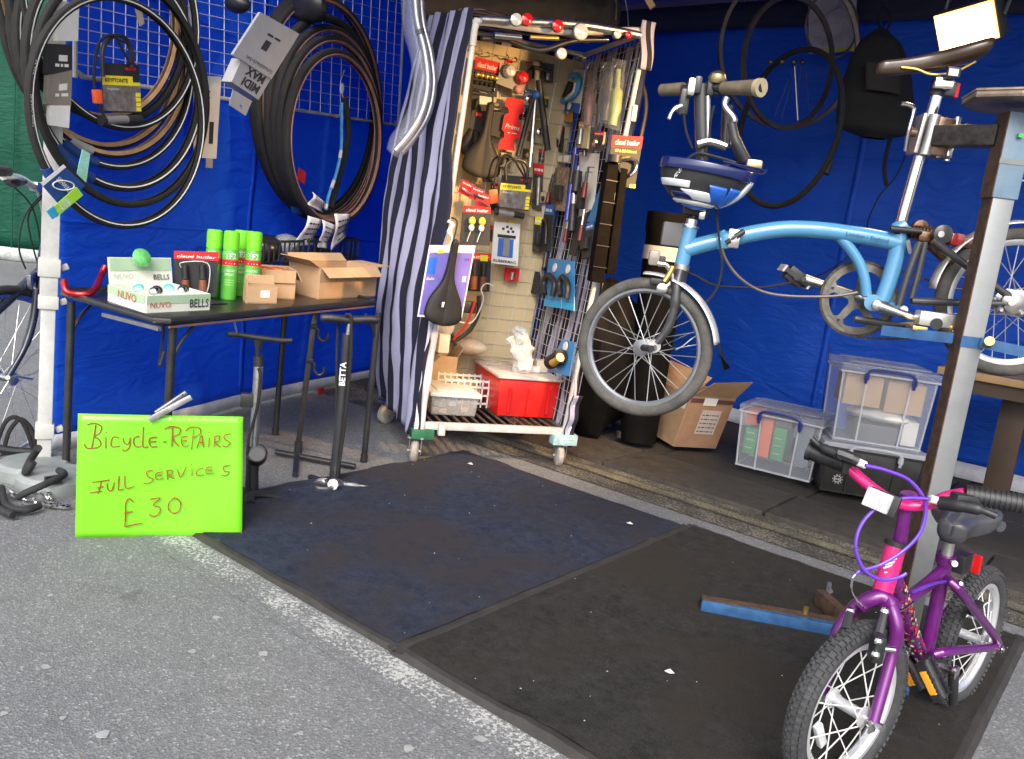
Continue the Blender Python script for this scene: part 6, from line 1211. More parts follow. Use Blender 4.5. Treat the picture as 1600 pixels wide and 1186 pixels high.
# front mudguard (white/chrome) with dark flap
MGW = mat('polished_mudguard', (.72, .70, .68), .2, .55, var=.08); 
def guard(c, ex, a0, a1, R, m, w=.024, nm='mudguard', n=26):
    ax = ex.cross(Z).normalized(); b = MB()
    b.grid(lambda u, v: c + (ex * math.cos(a0 + (a1 - a0) * u) + Z * math.sin(a0 + (a1 - a0) * u)) * (R + .010 * math.cos((v - .5) * pi * .95)) + ax * w * math.sin((v - .5) * pi), n, 8); return b.build(nm, m, t, solid=.0018, ang=180)
guard(cF, ex1, math.radians(97), math.radians(12), Rw + .008, MGW, .026, 'mudguard'); guard(cF, ex1, math.radians(92), math.radians(66), Rw + .0065, DKF, .022, 'mudguard_liner')
MB().prism([cF + (ex1 * math.cos(a) + Z * math.sin(a)) * (Rw + .016) for a in (math.radians(14), math.radians(6))] + [b_(1139, 572), b_(1130, 577)], n_ * .03).build('mud_flap', BLACK, t)
MB().tube(sm([b_(1040, 530, .05), b_(1056, 547, .05), b_(1080, 530, .04), b_(1106, 514, .03)], 2), .0017, 5).build('mudguard_stay', CHROME, t); MB().tube([b_(1036, 540, .05), b_(1084, 518, .04)], .0017, 5).build('mudguard_stay', CHROME, t)
# front lamp, brake
MB().cb(b_(1022, 403, .01), bx_ * .032, Z * .045, n_ * .04).build('front_lamp', mat('smoked_lens', (.22, .19, .15), .15, coat=.8), t, bevel=.008); MB().cb(b_(1034, 408, .0), bx_ * .02, Z * .03, n_ * .04).build('lamp_bracket', BLACK, t, bevel=.004)
MB().tube(sm(bl((1028, 412), (1042, 415), (1050, 432), (1045, 445), (1034, 450), off=.04), 5), .007, 8).build('brake_arm', ALU, t); MB().tube(sm(bl((1052, 416), (1046, 428), (1038, 440), off=.05), 5), .008, 8).build('brake_arm', BRASS, t)
MB().lathe(b_(1034, 451, .05), n_, [(.016, 0), (.016, .01), (.008, .014), (0, .014)], 14).build('brake_caliper', ALU, t); MB().cb(b_(1029, 440, .03), bx_ * .05, Z * .018, n_ * .03).build('brake_block', BLACK, t, bevel=.004)
MB().cb(b_(1050, 366, -.02), bx_ * .06, Z * .07, n_ * .05).build('luggage_block', mat('grey_block_plastic', (.10, .10, .10), .5), t, bevel=.006)
# chainset
RG = mat('worn_alloy_chainring', (.17, .16, .14), .4, .8, var=.3, scale=30); cC = b_(1341, 467, -.05); Rc = 57 * pxm(cC); CHN = mat('oily_chain', (.06, .05, .04), .45, .7, var=.5, scale=90)
cg = MB(); cg.ring(cC, bx_, Z, Rc, [(-.002, -.0015), (-.002, .0015), (-.024, .0015), (-.024, -.0015)], 60); cg.ring(cC, bx_, Z, .030, [(0, -.003), (0, .003), (-.018, .003), (-.018, -.003)], 30); cro = cg.build('chainring', RG, t)
for k in range(5):
    a = 2 * pi * k / 5 + .35; d = bx_ * math.cos(a) + Z * math.sin(a); s_ = Z * math.cos(a) - bx_ * math.sin(a); b = MB()
    b.prism([cC + d * .024 - s_ * .012, cC + d * (Rc - .035) - s_ * .010, cC + d * (Rc - .018) - s_ * .030, cC + d * (Rc - .018) + s_ * .030, cC + d * (Rc - .035) + s_ * .010, cC + d * .024 + s_ * .012], n_ * .004); b.build('spider_arm', RG, cro)
    MB().cyl(cC + d * (Rc - .026), cC + d * (Rc - .026) + n_ * .008, .004).build('bolt', BLACK, cro)
b = MB()
for k in range(92):
    a = 2 * pi * k / 92; d = bx_ * math.cos(a) + Z * math.sin(a); s_ = Z * math.cos(a) - bx_ * math.sin(a); b.cb(cC + d * (Rc + .001), s_ * .0075, d * .008, n_ * .007)
stuff(b.build('chain_on_ring', CHN, cro, smooth=False))
def chain(pts, nm='chain'):
    b = MB(); pts = sm(pts, 12); L = 0
    for p, q in zip(pts[:-1], pts[1:]):
        if (q - p).length > 1e-5: b.bar(p, p + (q - p) * .8, .007, .006, n_)
    stuff(b.build(nm, CHN, t, smooth=False))
chain(bl((1335, 526), (1370, 529), (1410, 529), (1440, 525), (1470, 520), off=-.05)); chain(bl((1390, 420), (1415, 426), (1450, 438), (1500, 450), (1550, 458), off=-.05))
MB().cyl(b_(1364, 473, -.05), b_(1370, 477, .075), .011).build('crank_axle', STEEL, t)
MB().tube([b_(1370, 477, .075), b_(1405, 489, .078), b_(1442, 501, .08)], [.0185, .0115, .0105], 12).build('crank', ALU, t); MB().lathe(b_(1370, 477, .082), n_, [(.015, 0), (.015, .006), (.010, .009), (0, .009)], 16).build('crank_cap', STEEL, t)
MB().tube([b_(1350, 467, -.06), b_(1300, 449, -.065), b_(1257, 436, -.07)], [.014, .011, .016], 12).build('crank', ALU, t); MB().cyl(b_(1256, 436, -.055), b_(1256, 436, -.05), .008).build('crank_hole', BLACK, t)
def pedal(c, ax, up, L=.085, W=.065, side=V((1, 0, 0)), refl=None):
    ax, up = V(ax).normalized(), V(up).normalized(); f = ax.cross(up).normalized(); b = MB()
    b.cyl(c - ax * L / 2, c + ax * L / 2, .011); b.bar(c - ax * L / 2 + f * W / 2, c + ax * L / 2 + f * W / 2, .018, .008, up); b.bar(c - ax * L / 2 - f * W / 2, c + ax * L / 2 - f * W / 2, .018, .008, up)
    for s_ in (-1, 0, 1): b.bar(c + ax * L / 2 * s_ * .95 + f * W / 2, c + ax * L / 2 * s_ * .95 - f * W / 2, .014, .006, up)
    p = b.build('pedal', BLACK, t)
    for sg in (-1, 1):
        bb = MB()
        for k in range(9): bb.cb(c + ax * (L * (k / 8 - .5) * .96) + f * sg * (W / 2 + .003), ax * .004, f * .006, up * .022)
        stuff(bb.build('cage_teeth', STEEL if not refl else BLACK, p, smooth=False))
        if refl: MB().cb(c + f * sg * (W / 2 + .006), ax * L * .6, f * .006, up * .014).build('reflector', refl, p, bevel=.001)
pedal(b_(1241, 432, -.115), n_, bx_ * .55 + Z, W=.085); MB().cb(b_(1241, 432, -.115), n_ * .06, (bx_ * .8 - Z * .45).normalized() * .06, (bx_ * .45 + Z * .8).normalized() * .045).build('pedal_block', BLACK, t, bevel=.006)
MB().cb(b_(1461, 499, .11), bx_ * .10, Z * .04, n_ * .05).build('pedal', mat('silver_pedal', (.55, .55, .54), .35, .7, var=.1), t, bevel=.006); MB().lathe(b_(1463, 506, .137), n_, [(.016, 0), (.016, .004), (.008, .004)], 14).build('pedal_ring', BLACK, t)
for x in (1432, 1490): MB().cb(b_(x, 512, .11), bx_ * .04, Z * .012, n_ * .06).build('pedal_plate', BRASS, t, bevel=.002)
MB().tube(bl((1335, 498), (1400, 508), (1440, 506), off=.03), .010, 8).build('folded_stand_arm', DKF, t)
# rear triangle
for pts, r in ((((1446, 378), (1434, 430), (1424, 466)), .0085), (((1437, 378), (1418, 430), (1404, 478)), .010), (((1424, 470), (1500, 473), (1583, 475)), .0105), (((1458, 376), (1510, 415), (1584, 468)), .0105)):
    MB().tube(bl(*pts, off=.055), r, 10).build('rear_stay', DKF, t); MB().tube(bl(*pts, off=-.055), r, 10).build('rear_stay', DKF, t)
MB().tube([b_(1412, 484, .05), b_(1412, 484, -.05)], .012, 12).build('pivot', STEEL, t)
for x, y, r in ((1583, 474, .030), (1573, 470, .018), (1560, 484, .010), (1592, 488, .012)): MB().lathe(b_(x, y, .05), n_, [(r, 0), (r, .012), (r * .4, .02), (0, .02)], 16).build('rear_axle_part', STEEL, t)
MB().cyl(b_(1581, 473, -.06), b_(1581, 473, .085), .009).build('axle', CHROME, t)
guard(cR, bx_, math.radians(177), math.radians(52), Rr_ + .010, MGW, .028)
BRN = mat('oily_brown_metal', (.10, .05, .025), .35, .6, var=.6, scale=60, coat=.4)
for k in range(6): MB().ring(b_(1424 + k * 5.5, 362 + k * .4), (Z + bx_ * .05).normalized(), n_, .017, circ(.0042, 6), 16).build('suspension_coil', BRN, t)
MB().tube(bl((1398, 358), (1455, 364)), .012, 12).build('suspension_rod', DKF, t); MB().cb(b_(1445, 370), bx_ * .05, Z * .03, n_ * .05).build('suspension_block', BRN, t, bevel=.008)
MB().lathe(b_(1470, 366, .03), n_, [(.026, 0), (.026, .02), (.012, .024), (.0, .024)], 18).build('roller', DKF, t); MB().lathe(b_(1470, 366, .054), n_, [(.009, 0), (.009, .004), (0, .004)], 12).build('roller_cap', ALU, t); MB().lathe(b_(1435, 356, -.02), n_, [(.022, 0), (.022, .02), (.0, .024)], 18).build('roller', BRN, t)
MB().cb(b_(1492, 374, .0), bx_ * .04, Z * .035, n_ * .05).build('rear_lamp', mat('dark_red_lens', (.35, .02, .015), .2, coat=.6), t, bevel=.008); MB().cb(b_(1508, 380), bx_ * .04, Z * .03, n_ * .04).build('rear_brake', BRN, t, bevel=.008); MB().tube(bl((1452, 380), (1478, 404), (1490, 412), off=0.), .016, 8).build('rear_brake_arm', BRN, t)
MB().tube(sm(bl((1418, 375), (1421, 390), (1423, 396), off=.04), 3), .006, 6).build('clip_lever', STEEL, t)
# seat post and saddle
MB().tube(bl((1405, 358), (1465, 145)), .0165, 18).build('seat_post', CHROME, t); MB().tube(bl((1400, 362), (1414, 352)), .026, 14).build('seat_clamp', SKY, t)
MB().tube(bl((1391, 357), (1440, 362), off=.03), .009, 10).build('quick_release', BLACK, t)
MB().tube(bl((1461, 150), (1467, 134), (1470, 122)), .020, 14).build('saddle_clamp', BLACK, t); MB().cb(b_(1472, 132, .02), bx_ * .05, Z * .03, n_ * .04).build('clamp_bolt', CHROME, t, bevel=.006)
LEA = mat('brown_leather', (.045, .026, .014), .3, var=.4, scale=10, coat=.4)
fw = (b_(1382, 104) - b_(1545, 78)).normalized(); saddle(b_(1466, 92), fw, Z, .30, .15, LEA, t, nose=.22)
for o_ in (.022, -.022): MB().tube(sm([b_(1408, 105, o_), b_(1432, 108, o_), b_(1455, 116, o_), b_(1490, 113, o_), b_(1525, 96, o_ * 2)], 5), .0038, 6).build('saddle_rail', BRASS, t)
MB().cb(b_(1490, 113, .055), bx_ * .035, Z * .028, n_ * .012).build('tag_badge', BLACK, t, bevel=.003); MB().cb(b_(1490, 113, .062), bx_ * .025, Z * .018, n_ * .003).build('badge_face', PAPER, t)
MB().cb(b_(1482, 140, -.02), bx_ * .035, Z * .04, n_ * .03).build('pump_mount', DKF, t, bevel=.006); MB().cb(b_(1493, 142, -.03), bx_ * .014, Z * .04, n_ * .02).build('red_tail_clip', REDP, t, bevel=.003)
# ---------------- helmet hanging from the bars
hc = b_(1108, 262, .06); t = thing('cycle_helmet', 'blue and white cycle helmet hanging upside down on the folding bicycle bars', 'helmet', hc)
HBL = mat('dark_blue_shell', (.007, .014, .09), .2, var=.2, coat=.8); HWH = mat('white_shell', (.62, .65, .68), .2, coat=.8, var=.05); HMB = mat('bright_blue_shell', (.02, .12, .55), .2, coat=.8, var=.05); HBK = mat('helmet_foam_black', (.02, .02, .022), .6, var=.2)
hx = (bx_ * .98 + Z * -.08).normalized(); hz = (Z * .98 + bx_ * .10).normalized(); hy = hz.cross(hx)
ra, rb, rc = .126, .090, .112
def hp(a, e, k=1.): 
    """a: azimuth round the bowl, e: 0 at rim .. 1 at the crown (pointing down)"""
    ce, se = math.cos(e * pi / 2), math.sin(e * pi / 2); return hc + hx * (ra * ce * math.cos(a) * k) + hy * (rb * ce * math.sin(a) * k) - hz * (rc * se * k) + hx * (-.015 * se)
MB().grid(lambda u, v: hp(u * 2 * pi, v * .999), 40, 14).build('inner_shell', HBK, t, solid=.010, ang=180)
def patch(a0, a1, e0, e1, m, nm, k=1.05, sk=0.): return MB().grid(lambda u, v: hp(a0 + (a1 - a0) * u + sk * v, e0 + (e1 - e0) * v, k + .015 * math.sin(pi * v) * math.sin(pi * u)), 14, 8).build(nm, m, t, solid=.012, ang=180)
fa0 = math.atan2(n_.dot(hy), n_.dot(hx)); sgn = 1
# azimuth facing the camera
fz = math.atan2(n_.dot(hy), n_.dot(hx))
for s_, (a0, a1, e0, e1, m_, nm, sk) in enumerate(((-1.5, 1.6, -.02, .13, HBL, 'rim_shell', 0), (-1.35, -.35, .30, .40, HWH, 'white_rib', .0), (-.6, .2, .44, .60, HWH, 'white_rib', .35), (.1, .55, .30, .62, HMB, 'blue_rib', .3), (.65, 1.0, .28, .66, HMB, 'blue_rib', .25), (1.1, 1.5, .1, .7, HWH, 'white_rib', .1), (-1.3, .9, .66, .74, HWH, 'white_rib', 0), (-1.0, -.2, .50, .62, HBL, 'blue_shell', 0), (-1.1, 1.2, .80, .97, HMB, 'crown_shell', 0))):
    dr = -1 if hx.dot(BP.ri) * 1 > 0 and hp(fz + .3, .1).dot(BP.ri) < hp(fz, .1).dot(BP.ri) else 1
    patch(fz + a0 * dr, fz + a1 * dr, e0, e1, m_, nm, sk=sk * dr)
for a0, a1, e0, e1 in ((2.0, 4.4, 0, .35), (2.2, 4.2, .45, .8)): patch(fz + a0, fz + a1, e0, e1, HBL, 'back_shell')
MB().prism([hp(fz + .2, 0, 1.0) + hz * .012, b_(1199, 268, .06), b_(1195, 273, .05), b_(1172, 273, .10), b_(1150, 269, .12), b_(1138, 262, .12), b_(1150, 257, .03)], hz * .005).build('visor', HBL, t, bevel=.0015)
MB().prism([b_(1143, 266, .138), b_(1156, 269, .134), b_(1156, 272, .134), b_(1143, 269, .138)], n_ * .002).build('visor_stripe', HWH, t, smooth=False); MB().prism([b_(1163, 269, .127), b_(1175, 271, .11), b_(1175, 274, .11), b_(1163, 273, .127)], n_ * .002).build('visor_stripe', HWH, t, smooth=False)
write('FLUG', b_(1053, 281, .135), b_(1070, 260, .14), Z, .015, HWH, t)
MB().tube(sm([b_(1072, 250, .05), b_(1090, 240, .03), b_(1120, 246, .05), b_(1150, 255, .06)], 5), .005, 6).build('chin_strap', BLACK, t)
MB().tube(sm([hp(0, 0, .95), hp(.8, 0, .95) + hz * .02, hp(1.6, 0, .95) + hz * .01, hp(2.4, 0, .95)], 5), .008, 8).build('inner_band', mat('brown_foam_pad', (.15, .09, .06), .8), t)
# ================================================================= WORKSTAND
pf = G(1405, 1018); PP = Plane(pf, V((CAM.x - pf.x, CAM.y - pf.y, 0)))
def pc(y): return V((pf.x, pf.y, zat(pf, 1405 + (1018 - y) * .2, y)))
t = thing('workstand', 'heavy steel workstand with galvanised post, blue sleeve and tray, holding the folding bicycle', 'workstand', pf)
fd = (PP.n * .9 + PP.ri * .42).normalized(); sd_ = Z.cross(fd)
def boxp(z0, z1, wd): return MB().cb(V((pf.x, pf.y, (z0 + z1) / 2)), sd_ * wd, fd * wd, Z * (z1 - z0))
LB = mat('pale_blue_painted_steel', (.13, .20, .27), .45, var=.15, coat=.2); zt_ = pc(178).z
boxp(.02, pc(305).z, .056).build('post', GALV, t, bevel=.003); boxp(pc(310).z, zt_, .066).build('post_sleeve', LB, t, bevel=.003)
z1 = pc(310).z; sg = -1 if (sd_.dot(PP.ri) > 0) else 1
for z0_, z1_, w_ in ((.03, z1, .0288), (z1, zt_, .0338)):
    c = V((pf.x, pf.y, (z0_ + z1_) / 2)) + sd_ * sg * w_; MB().cb(c, sd_ * .003, fd * w_ * 1.96, Z * (z1_ - z0_)).build('shaded_rusty_flank', RUST, t)  # dark plate: rust, with the shade of the post's left side in its colour
boxp(pc(258).z, pc(250).z, .0695).build('sleeve_band', mat('grey_tape', (.18, .19, .19), .6), t)
cz = pc(165).z; cT = V((pf.x, pf.y, cz))
tr = [D(x, y, 2.40) for x, y in ((1482, 157), (1535, 150), (1660, 162), (1680, 176), (1575, 182), (1500, 180))]
TRY = mat('pitted_tray_steel', (.26, .20, .15), .5, .6, var=.4, scale=20); e1_, e2_ = PP.ri, PP.n
pts = [cT + e1_ * u + e2_ * v for u, v in ((-.135, -.02), (-.10, .10), (.0, .13), (.14, .12), (.2, .02), (.14, -.13), (-.02, -.15), (-.11, -.10))]
MB().prism(pts, Z * .006).build('tray_floor', TRY, t); MB().tube([p + Z * .018 for p in pts], .004, 6, closed=True).build('tray_rim', TRY, t)
b = MB()
for i in range(8): p, q = pts[i], pts[(i + 1) % 8]; b.prism([p, q, q + Z * .02, p + Z * .02], (cT - p).normalized() * .003)
b.build('tray_wall', TRY, t, smooth=False)
# clamp arm
arm0 = V((pf.x, pf.y, pc(212).z)); jaw = b_(1448, 214); md = arm0 * .45 + jaw * .55
MB().bar(arm0 + (jaw - arm0) * .12, arm0 * .12 + jaw * .88, .055, .06).build('clamp_arm', mat('dark_oily_steel', (.06, .05, .045), .45, .6, var=.5, scale=40), t, bevel=.006)
JW = mat('scuffed_brown_steel', (.20, .13, .09), .4, .7, var=.4, scale=30)
jd = (b_(1465, 145) - b_(1405, 358)).normalized(); js = jd.cross(n_).normalized()
if js.dot(BP.ri) < 0: js = -js
jc = b_(1447, 213)
MB().cb(jc + js * .035 + n_ * .0, js * .05, jd * .105, n_ * .075).build('jaw', JW, t, bevel=.006); MB().cb(jc - js * .026, js * .012, jd * .11, n_ * .07).build('jaw', STEEL, t, bevel=.004)
MB().tube([jc - js * .0 + n_ * .028 - jd * .055, jc + n_ * .028 + jd * .055], .016, 12).build('jaw_barrel', STEEL, t); MB().tube([jc + js * .062 + n_ * .03 - jd * .06, jc + js * .062 + n_ * .03 + jd * .06], .009, 10).build('jaw_pin', CHROME, t)
MB().tube(sm([b_(1408, 162, .06), b_(1424, 165, .06), b_(1428, 174, .06), b_(1420, 205, .06), b_(1415, 236, .05)], 3), .0062, 8).build('bent_handle', CHROME, t); MB().cyl(b_(1422, 206, .055), b_(1431, 208, .055), .012).build('handle_boss', JW, t)
MB().tube(bl((1462, 244), (1484, 246), (1487, 232), off=.04), .006, 8).build('jaw_clip', CHROME, t)
for k, (x, y) in enumerate(((1497, 200), (1512, 200), (1527, 202), (1541, 205))): MB().cb(b_(x, y, .075), bx_ * .02, Z * .022, n_ * .01).build('arm_bolt', [STEEL, GALV, STEEL, REDP][k], t, bevel=.003)
MB().cb(pc(214) + fd * .04 - sd_ * 0, sd_ * .012, fd * .01, Z * .01).build('green_led', mat('green_jewel', (.05, .5, .1), .2), t)
# horizontal blue strap bar
BB = mat('mid_blue_painted_steel', (.022, .085, .21), .45, var=.25, scale=25)
zb = pc(530).z; q0, q1 = BP.at(1378, 516, .085), BP.at(1492, 530, .085); MB().bar(q0, V((pf.x, pf.y, zb)) - e1_ * .035 + PP.n * .02, .028, .012, Z).build('cross_bar', BB, t); MB().bar(V((pf.x, pf.y, zb)) + e1_ * .03 + PP.n * .02, V((pf.x, pf.y, zb - .022)) + e1_ * .33 + PP.n * .02, .028, .012, Z).build('cross_bar', BB, t)
boxp(zb - .018, zb + .012, .0605).build('bar_collar', BB, t); MB().cyl(V((pf.x, pf.y, zb)) + e1_ * .05 + PP.n * .02, V((pf.x, pf.y, zb)) + e1_ * .05 + PP.n * .075 + Z * .01, .012).build('collar_bolt', BRASS, t)
# base
f0, f1 = G(1095, 944, .03), G(1310, 980, .03); MB().bar(f0, f1 + (V((pf.x, pf.y, .03)) - f1) * .95, .042, .042).build('base_beam', BB, t, bevel=.003); MB().bar(f0 + Z * .022, f1 + Z * .022, .034, .003, (f1 - f0).cross(Z)).build('beam_rust', RUST, t)
MB().cb(f0 - (f1 - f0).normalized() * .001, (f1 - f0).normalized() * .004, (f1 - f0).normalized().cross(Z) * .032, Z * .032).build('open_end', BLACK, t)
MB().bar(V((pf.x, pf.y, .03)), G(1403, 1082, .02), .045, .05).build('base_stub', BB, t, bevel=.003); MB().cb(G(1403, 1084, .022), PP.ri * .035, PP.n * .004, Z * .03).build('stub_end', BLACK, t)
MB().bar(G(1280, 932, .045), G(1338, 985, .045), .05, .03).build('cross_foot', RUST, t, bevel=.003); MB().tube([G(1292, 940, .05), D(1296, 912, depth(G(1292, 940)))], .007, 8).build('foot_bolt', STEEL, t); MB().bar(D(1289, 928, depth(G(1292, 940))), D(1300, 922, depth(G(1292, 940))), .012, .01).build('wing_nut', STEEL, t)
MB().cyl(f0 * .25 + f1 * .75 + Z * .02, f0 * .25 + f1 * .75 + Z * .045, .008).build('beam_peg', BRASS, t)
for k in (.04, .08): MB().cyl(f0 * (1 - k) + f1 * k - Z * .03, f0 * (1 - k) + f1 * k - Z * .018, .008).build('foot_pad', BLACK, t)
# ================================================================= LAMP
lc = D(1509, 42, 2.72); t = thing('flood_lamp', 'lit warm flood lamp shining at the top right above the saddle', 'lamp', lc)
ld = ((V((-2.4, 3.2, .9)) - lc).normalized() * .40 + (CAM - lc).normalized() * .85).normalized(); lr = ld.cross(Z).normalized(); lu_ = lr.cross(ld); lr2 = (lr * -1) if lr.dot(RX) < 0 else lr
HLP = mat('lamp_glass_lit', (1, .8, .5), .3, var=0, emit=(1, .72, .34, 14)); lx = (lr2 * .985 + lu_ * .17).normalized(); ly = ld.cross(lx); ly = ly if ly.z > 0 else -ly
MB().cb(lc, lx * .172, ly * .102, ld * .004).build('lamp_glass', HLP, t); MB().cb(lc - ld * .002, lx * .188, ly * .118, ld * .003).build('halo_fringe_rim', mat('warm_halo_glow', (.9, .6, .3), .3, var=0, emit=(1, .42, .08, 1.6)), t)  # emissive rim added round the glass to imitate the lamp's warm fringe
MB().cb(lc - ld * .037, lx * .196, ly * .126, ld * .06).build('housing', BLACK, t, bevel=.006)
MB().tube(sm([lc - ld * .04 + lx * .10, lc - ld * .07 + Z * .12 + lx * .10, lc - ld * .07 + Z * .14, lc - ld * .07 + Z * .12 - lx * .10, lc - ld * .04 - lx * .10], 4), .006, 6).build('yoke', BMETAL, t); MB().tube([lc - ld * .07 + Z * .13, V((lc.x - ld.x * .07, lc.y - ld.y * .07, 2.63))], .008, 8).build('hanger', BMETAL, t)
al = bpy.data.lights.new('lamp_light', 'AREA'); al.shape = 'RECTANGLE'; al.size = .22; al.size_y = .13; al.energy = 19; al.color = (1, .58, .22)
ao = bpy.data.objects.new('lamp_light', al); C.objects.link(ao); ao.parent = t
la = (V((-2.45, 3.45, 1.05)) - lc).normalized(); al.spread = math.radians(80); al.size = .16; ao.location = ld * .02 + la * .03; ao.rotation_euler = la.to_track_quat('-Z', 'Y').to_euler()
# ================================================================= THINGS ON THE BACK WALL
def rim(label, cx, cy, wpx, hpx, d, tw, m, cat='wheel rim', spokes=0, nm='wheel_rim', sign=1):
    ex = view_frame(cx, cy, d, min(1, wpx / hpx), sign); R = hpx / 2 * d / F; c = D(cx, cy, d); t = thing(nm, label, cat, c - Z * R)
    MB().ring(c, ex, Z, R - tw, circ(tw, 10) if nm != 'wheel_rim' else [(tw, -tw * .8), (tw, tw * .8), (-tw, tw * .5), (-tw, -tw * .5)], 72).build('hoop', m, t); return t, c, ex, R
AR = mat('dusky_alloy_rim', (.19, .15, .13), .35, .8, var=.2)
rim('bare alloy rim hung furthest back high on the right wall', 1234, 78, 212, 240, 4.55, .011, AR)
t, c, ex, R = rim('bare alloy rim hung in front of the larger rim on the right wall', 1233, 99, 139, 200, 4.30, .012, mat('bronzed_alloy_rim', (.10, .08, .07), .5, .6, var=.2))
t, c, ex, R = rim('thin black tyred wheel hanging lowest on the right wall', 1228, 202, 152, 246, 4.15, .014, RUB, cat='wheel', nm='spare_wheel', sign=-1)
hc_ = D(1243, 98, 4.2)
for k in (0, 1, 3, 5): MB().tube([hc_ + HR * .01 * k, D(1210 + 11 * k, 188 - abs(k - 3) * 2, 4.2)], .0009, 4).build('spoke', AR, t)
MB().tube([D(1242, 104, 4.2), D(1247, 188, 4.2)], .004, 6).build('valve_rod', ALU, t)
for x in (1204, 1222, 1240, 1254): MB().ball(D(x, 97, 4.2), .015, 10).build('hub_part', mat('dark_hub', (.10, .08, .06), .35, .7), t)
tag(MB().tube([D(1290, 272, 4.17), D(1297, 252, 4.17)], .02, 8).build('tyre_patch', BLACK), 'small black clip on the lower right of the hanging black tyred wheel', 'clip')
q = [D(1263, -30, 4.7), D(1339, -30, 4.7), D(1337, 80, 4.7), D(1264, 84, 4.7)]; t = thing('poster', 'pale paper poster with yellow lower edge on the right wall behind rims', 'poster', q[3]); pn = (q[1] - q[0]).cross(q[3] - q[0]).normalized(); pn = pn if pn.dot(CAM - q[0]) > 0 else -pn
MB().prism(q, -pn * .002).build('sheet', mat('lilac_paper', (.34, .32, .38), .8, var=.1), t, smooth=False); sub_panel(q, 0, .94, 1, 1, pn, .001, mat('yellow_green_edge', (.35, .33, .06), .7), t, 'yellow_edge')
random.seed(21); b = MB()
for k in range(26): a0 = random.uniform(0, 6.28); x0_, y0_ = 1301, 38; b.tube([D(x0_ + 34 * math.cos(a0), y0_ + 42 * math.sin(a0), 4.62), D(x0_ + 34 * math.cos(a0 + 2.2), y0_ + 42 * math.sin(a0 + 2.2), 4.62)], .0012, 4, cap=False)
t = thing('wheel_rim', 'faint spoked rim hanging in front of the pale poster', 'wheel', D(1301, 82, 4.62)); stuff(b.build('spokes', STEEL, t))
MB().ring(D(1300, 40, 4.62), view_frame(1300, 40, 4.62, .8, 1), Z, .17, circ(.007, 6), 48).build('hoop', AR, t)
# black jacket / rucksack
BK = mat('black_rucksack_cloth', (.010, .009, .009), .85, var=.4, scale=8, bump=.4, bscale=60)
def ruck(u, v):
    a = u * 2 * pi; prof = [(.0, .10), (.12, .5), (.3, .75), (.55, .92), (.8, 1.), (.93, .95), (1., .3)]; z = v
    for (z0, r0), (z1, r1) in zip(prof[:-1], prof[1:]):
        if z0 <= z <= z1: r = r0 + (r1 - r0) * (z - z0) / (z1 - z0)
    ctr = D(1378 - 14 * v, 44 + 172 * v, 4.2); return ctr + HR * math.cos(a) * r * .195 * (1 + .05 * fbm(u * 4, v * 4)) - HF * math.sin(a) * r * .11 * (1 + .1 * fbm(u * 6, v * 6, 2))
t = thing('rucksack', 'black rucksack hanging on the right wall behind the brown saddle', 'rucksack', D(1365, 216, 4.2)); MB().grid(ruck, 40, 30).build('bag_body', BK, t, ang=180)
MB().grid(lambda u, v: D(1352 + 55 * u, 95 + 45 * v + 8 * u, 4.07) - HF * .015 * math.sin(pi * u), 10, 8).build('front_pocket', mat('black_rucksack_pocket', (.02, .017, .015), .8, bump=.5, bscale=30), t, solid=.01)
MB().tube(sm([D(1378, 48, 4.2), D(1372, 30, 4.25), D(1382, 10, 4.3), D(1392, 30, 4.25), D(1385, 48, 4.2)], 5), .006, 6).build('top_loop', BK, t); MB().tube(sm([D(1395, 205, 4.2), D(1386, 235, 4.25), D(1382, 262, 4.3), D(1385, 290, 4.3)], 5), .010, 6).build('strap', BK, t)
tag(MB().tube(sm([D(x, y, 4.45) for x, y in ((1418, 235), (1400, 275), (1375, 305), (1358, 340), (1345, 380), (1300, 420), (1258, 438))], 6), .004, 6).build('power_cable', RUB), 'thin black cable sagging down the blue wall behind the folding bicycle', 'cable')
tag(MB().tube(sm([D(x, y, 4.5) for x, y in ((1296, 535), (1292, 580), (1284, 640))], 6), .003, 6).build('wall_seam_cord', mat('navy_cord', (.01, .015, .08), .7)), 'thin dark cord hanging down the blue wall above the storage boxes', 'cord')
tag(MB().tube([D(1584, 281, 4.3), D(1640, 286, 4.3)], .006, 6).build('wall_rail', ALU), 'short pale rod on the blue wall at the right edge', 'rod')
t = thing('hanging_hose', 'dark curved tube hanging against the right of the cage', 'tube', D(1000, 215, 4.0)); MB().tube(sm([D(x, y, 4.05) for x, y in ((996, 120), (1006, 140), (1009, 170), (1003, 205), (996, 235))], 6), .011, 8).build('tube', DKF, t)
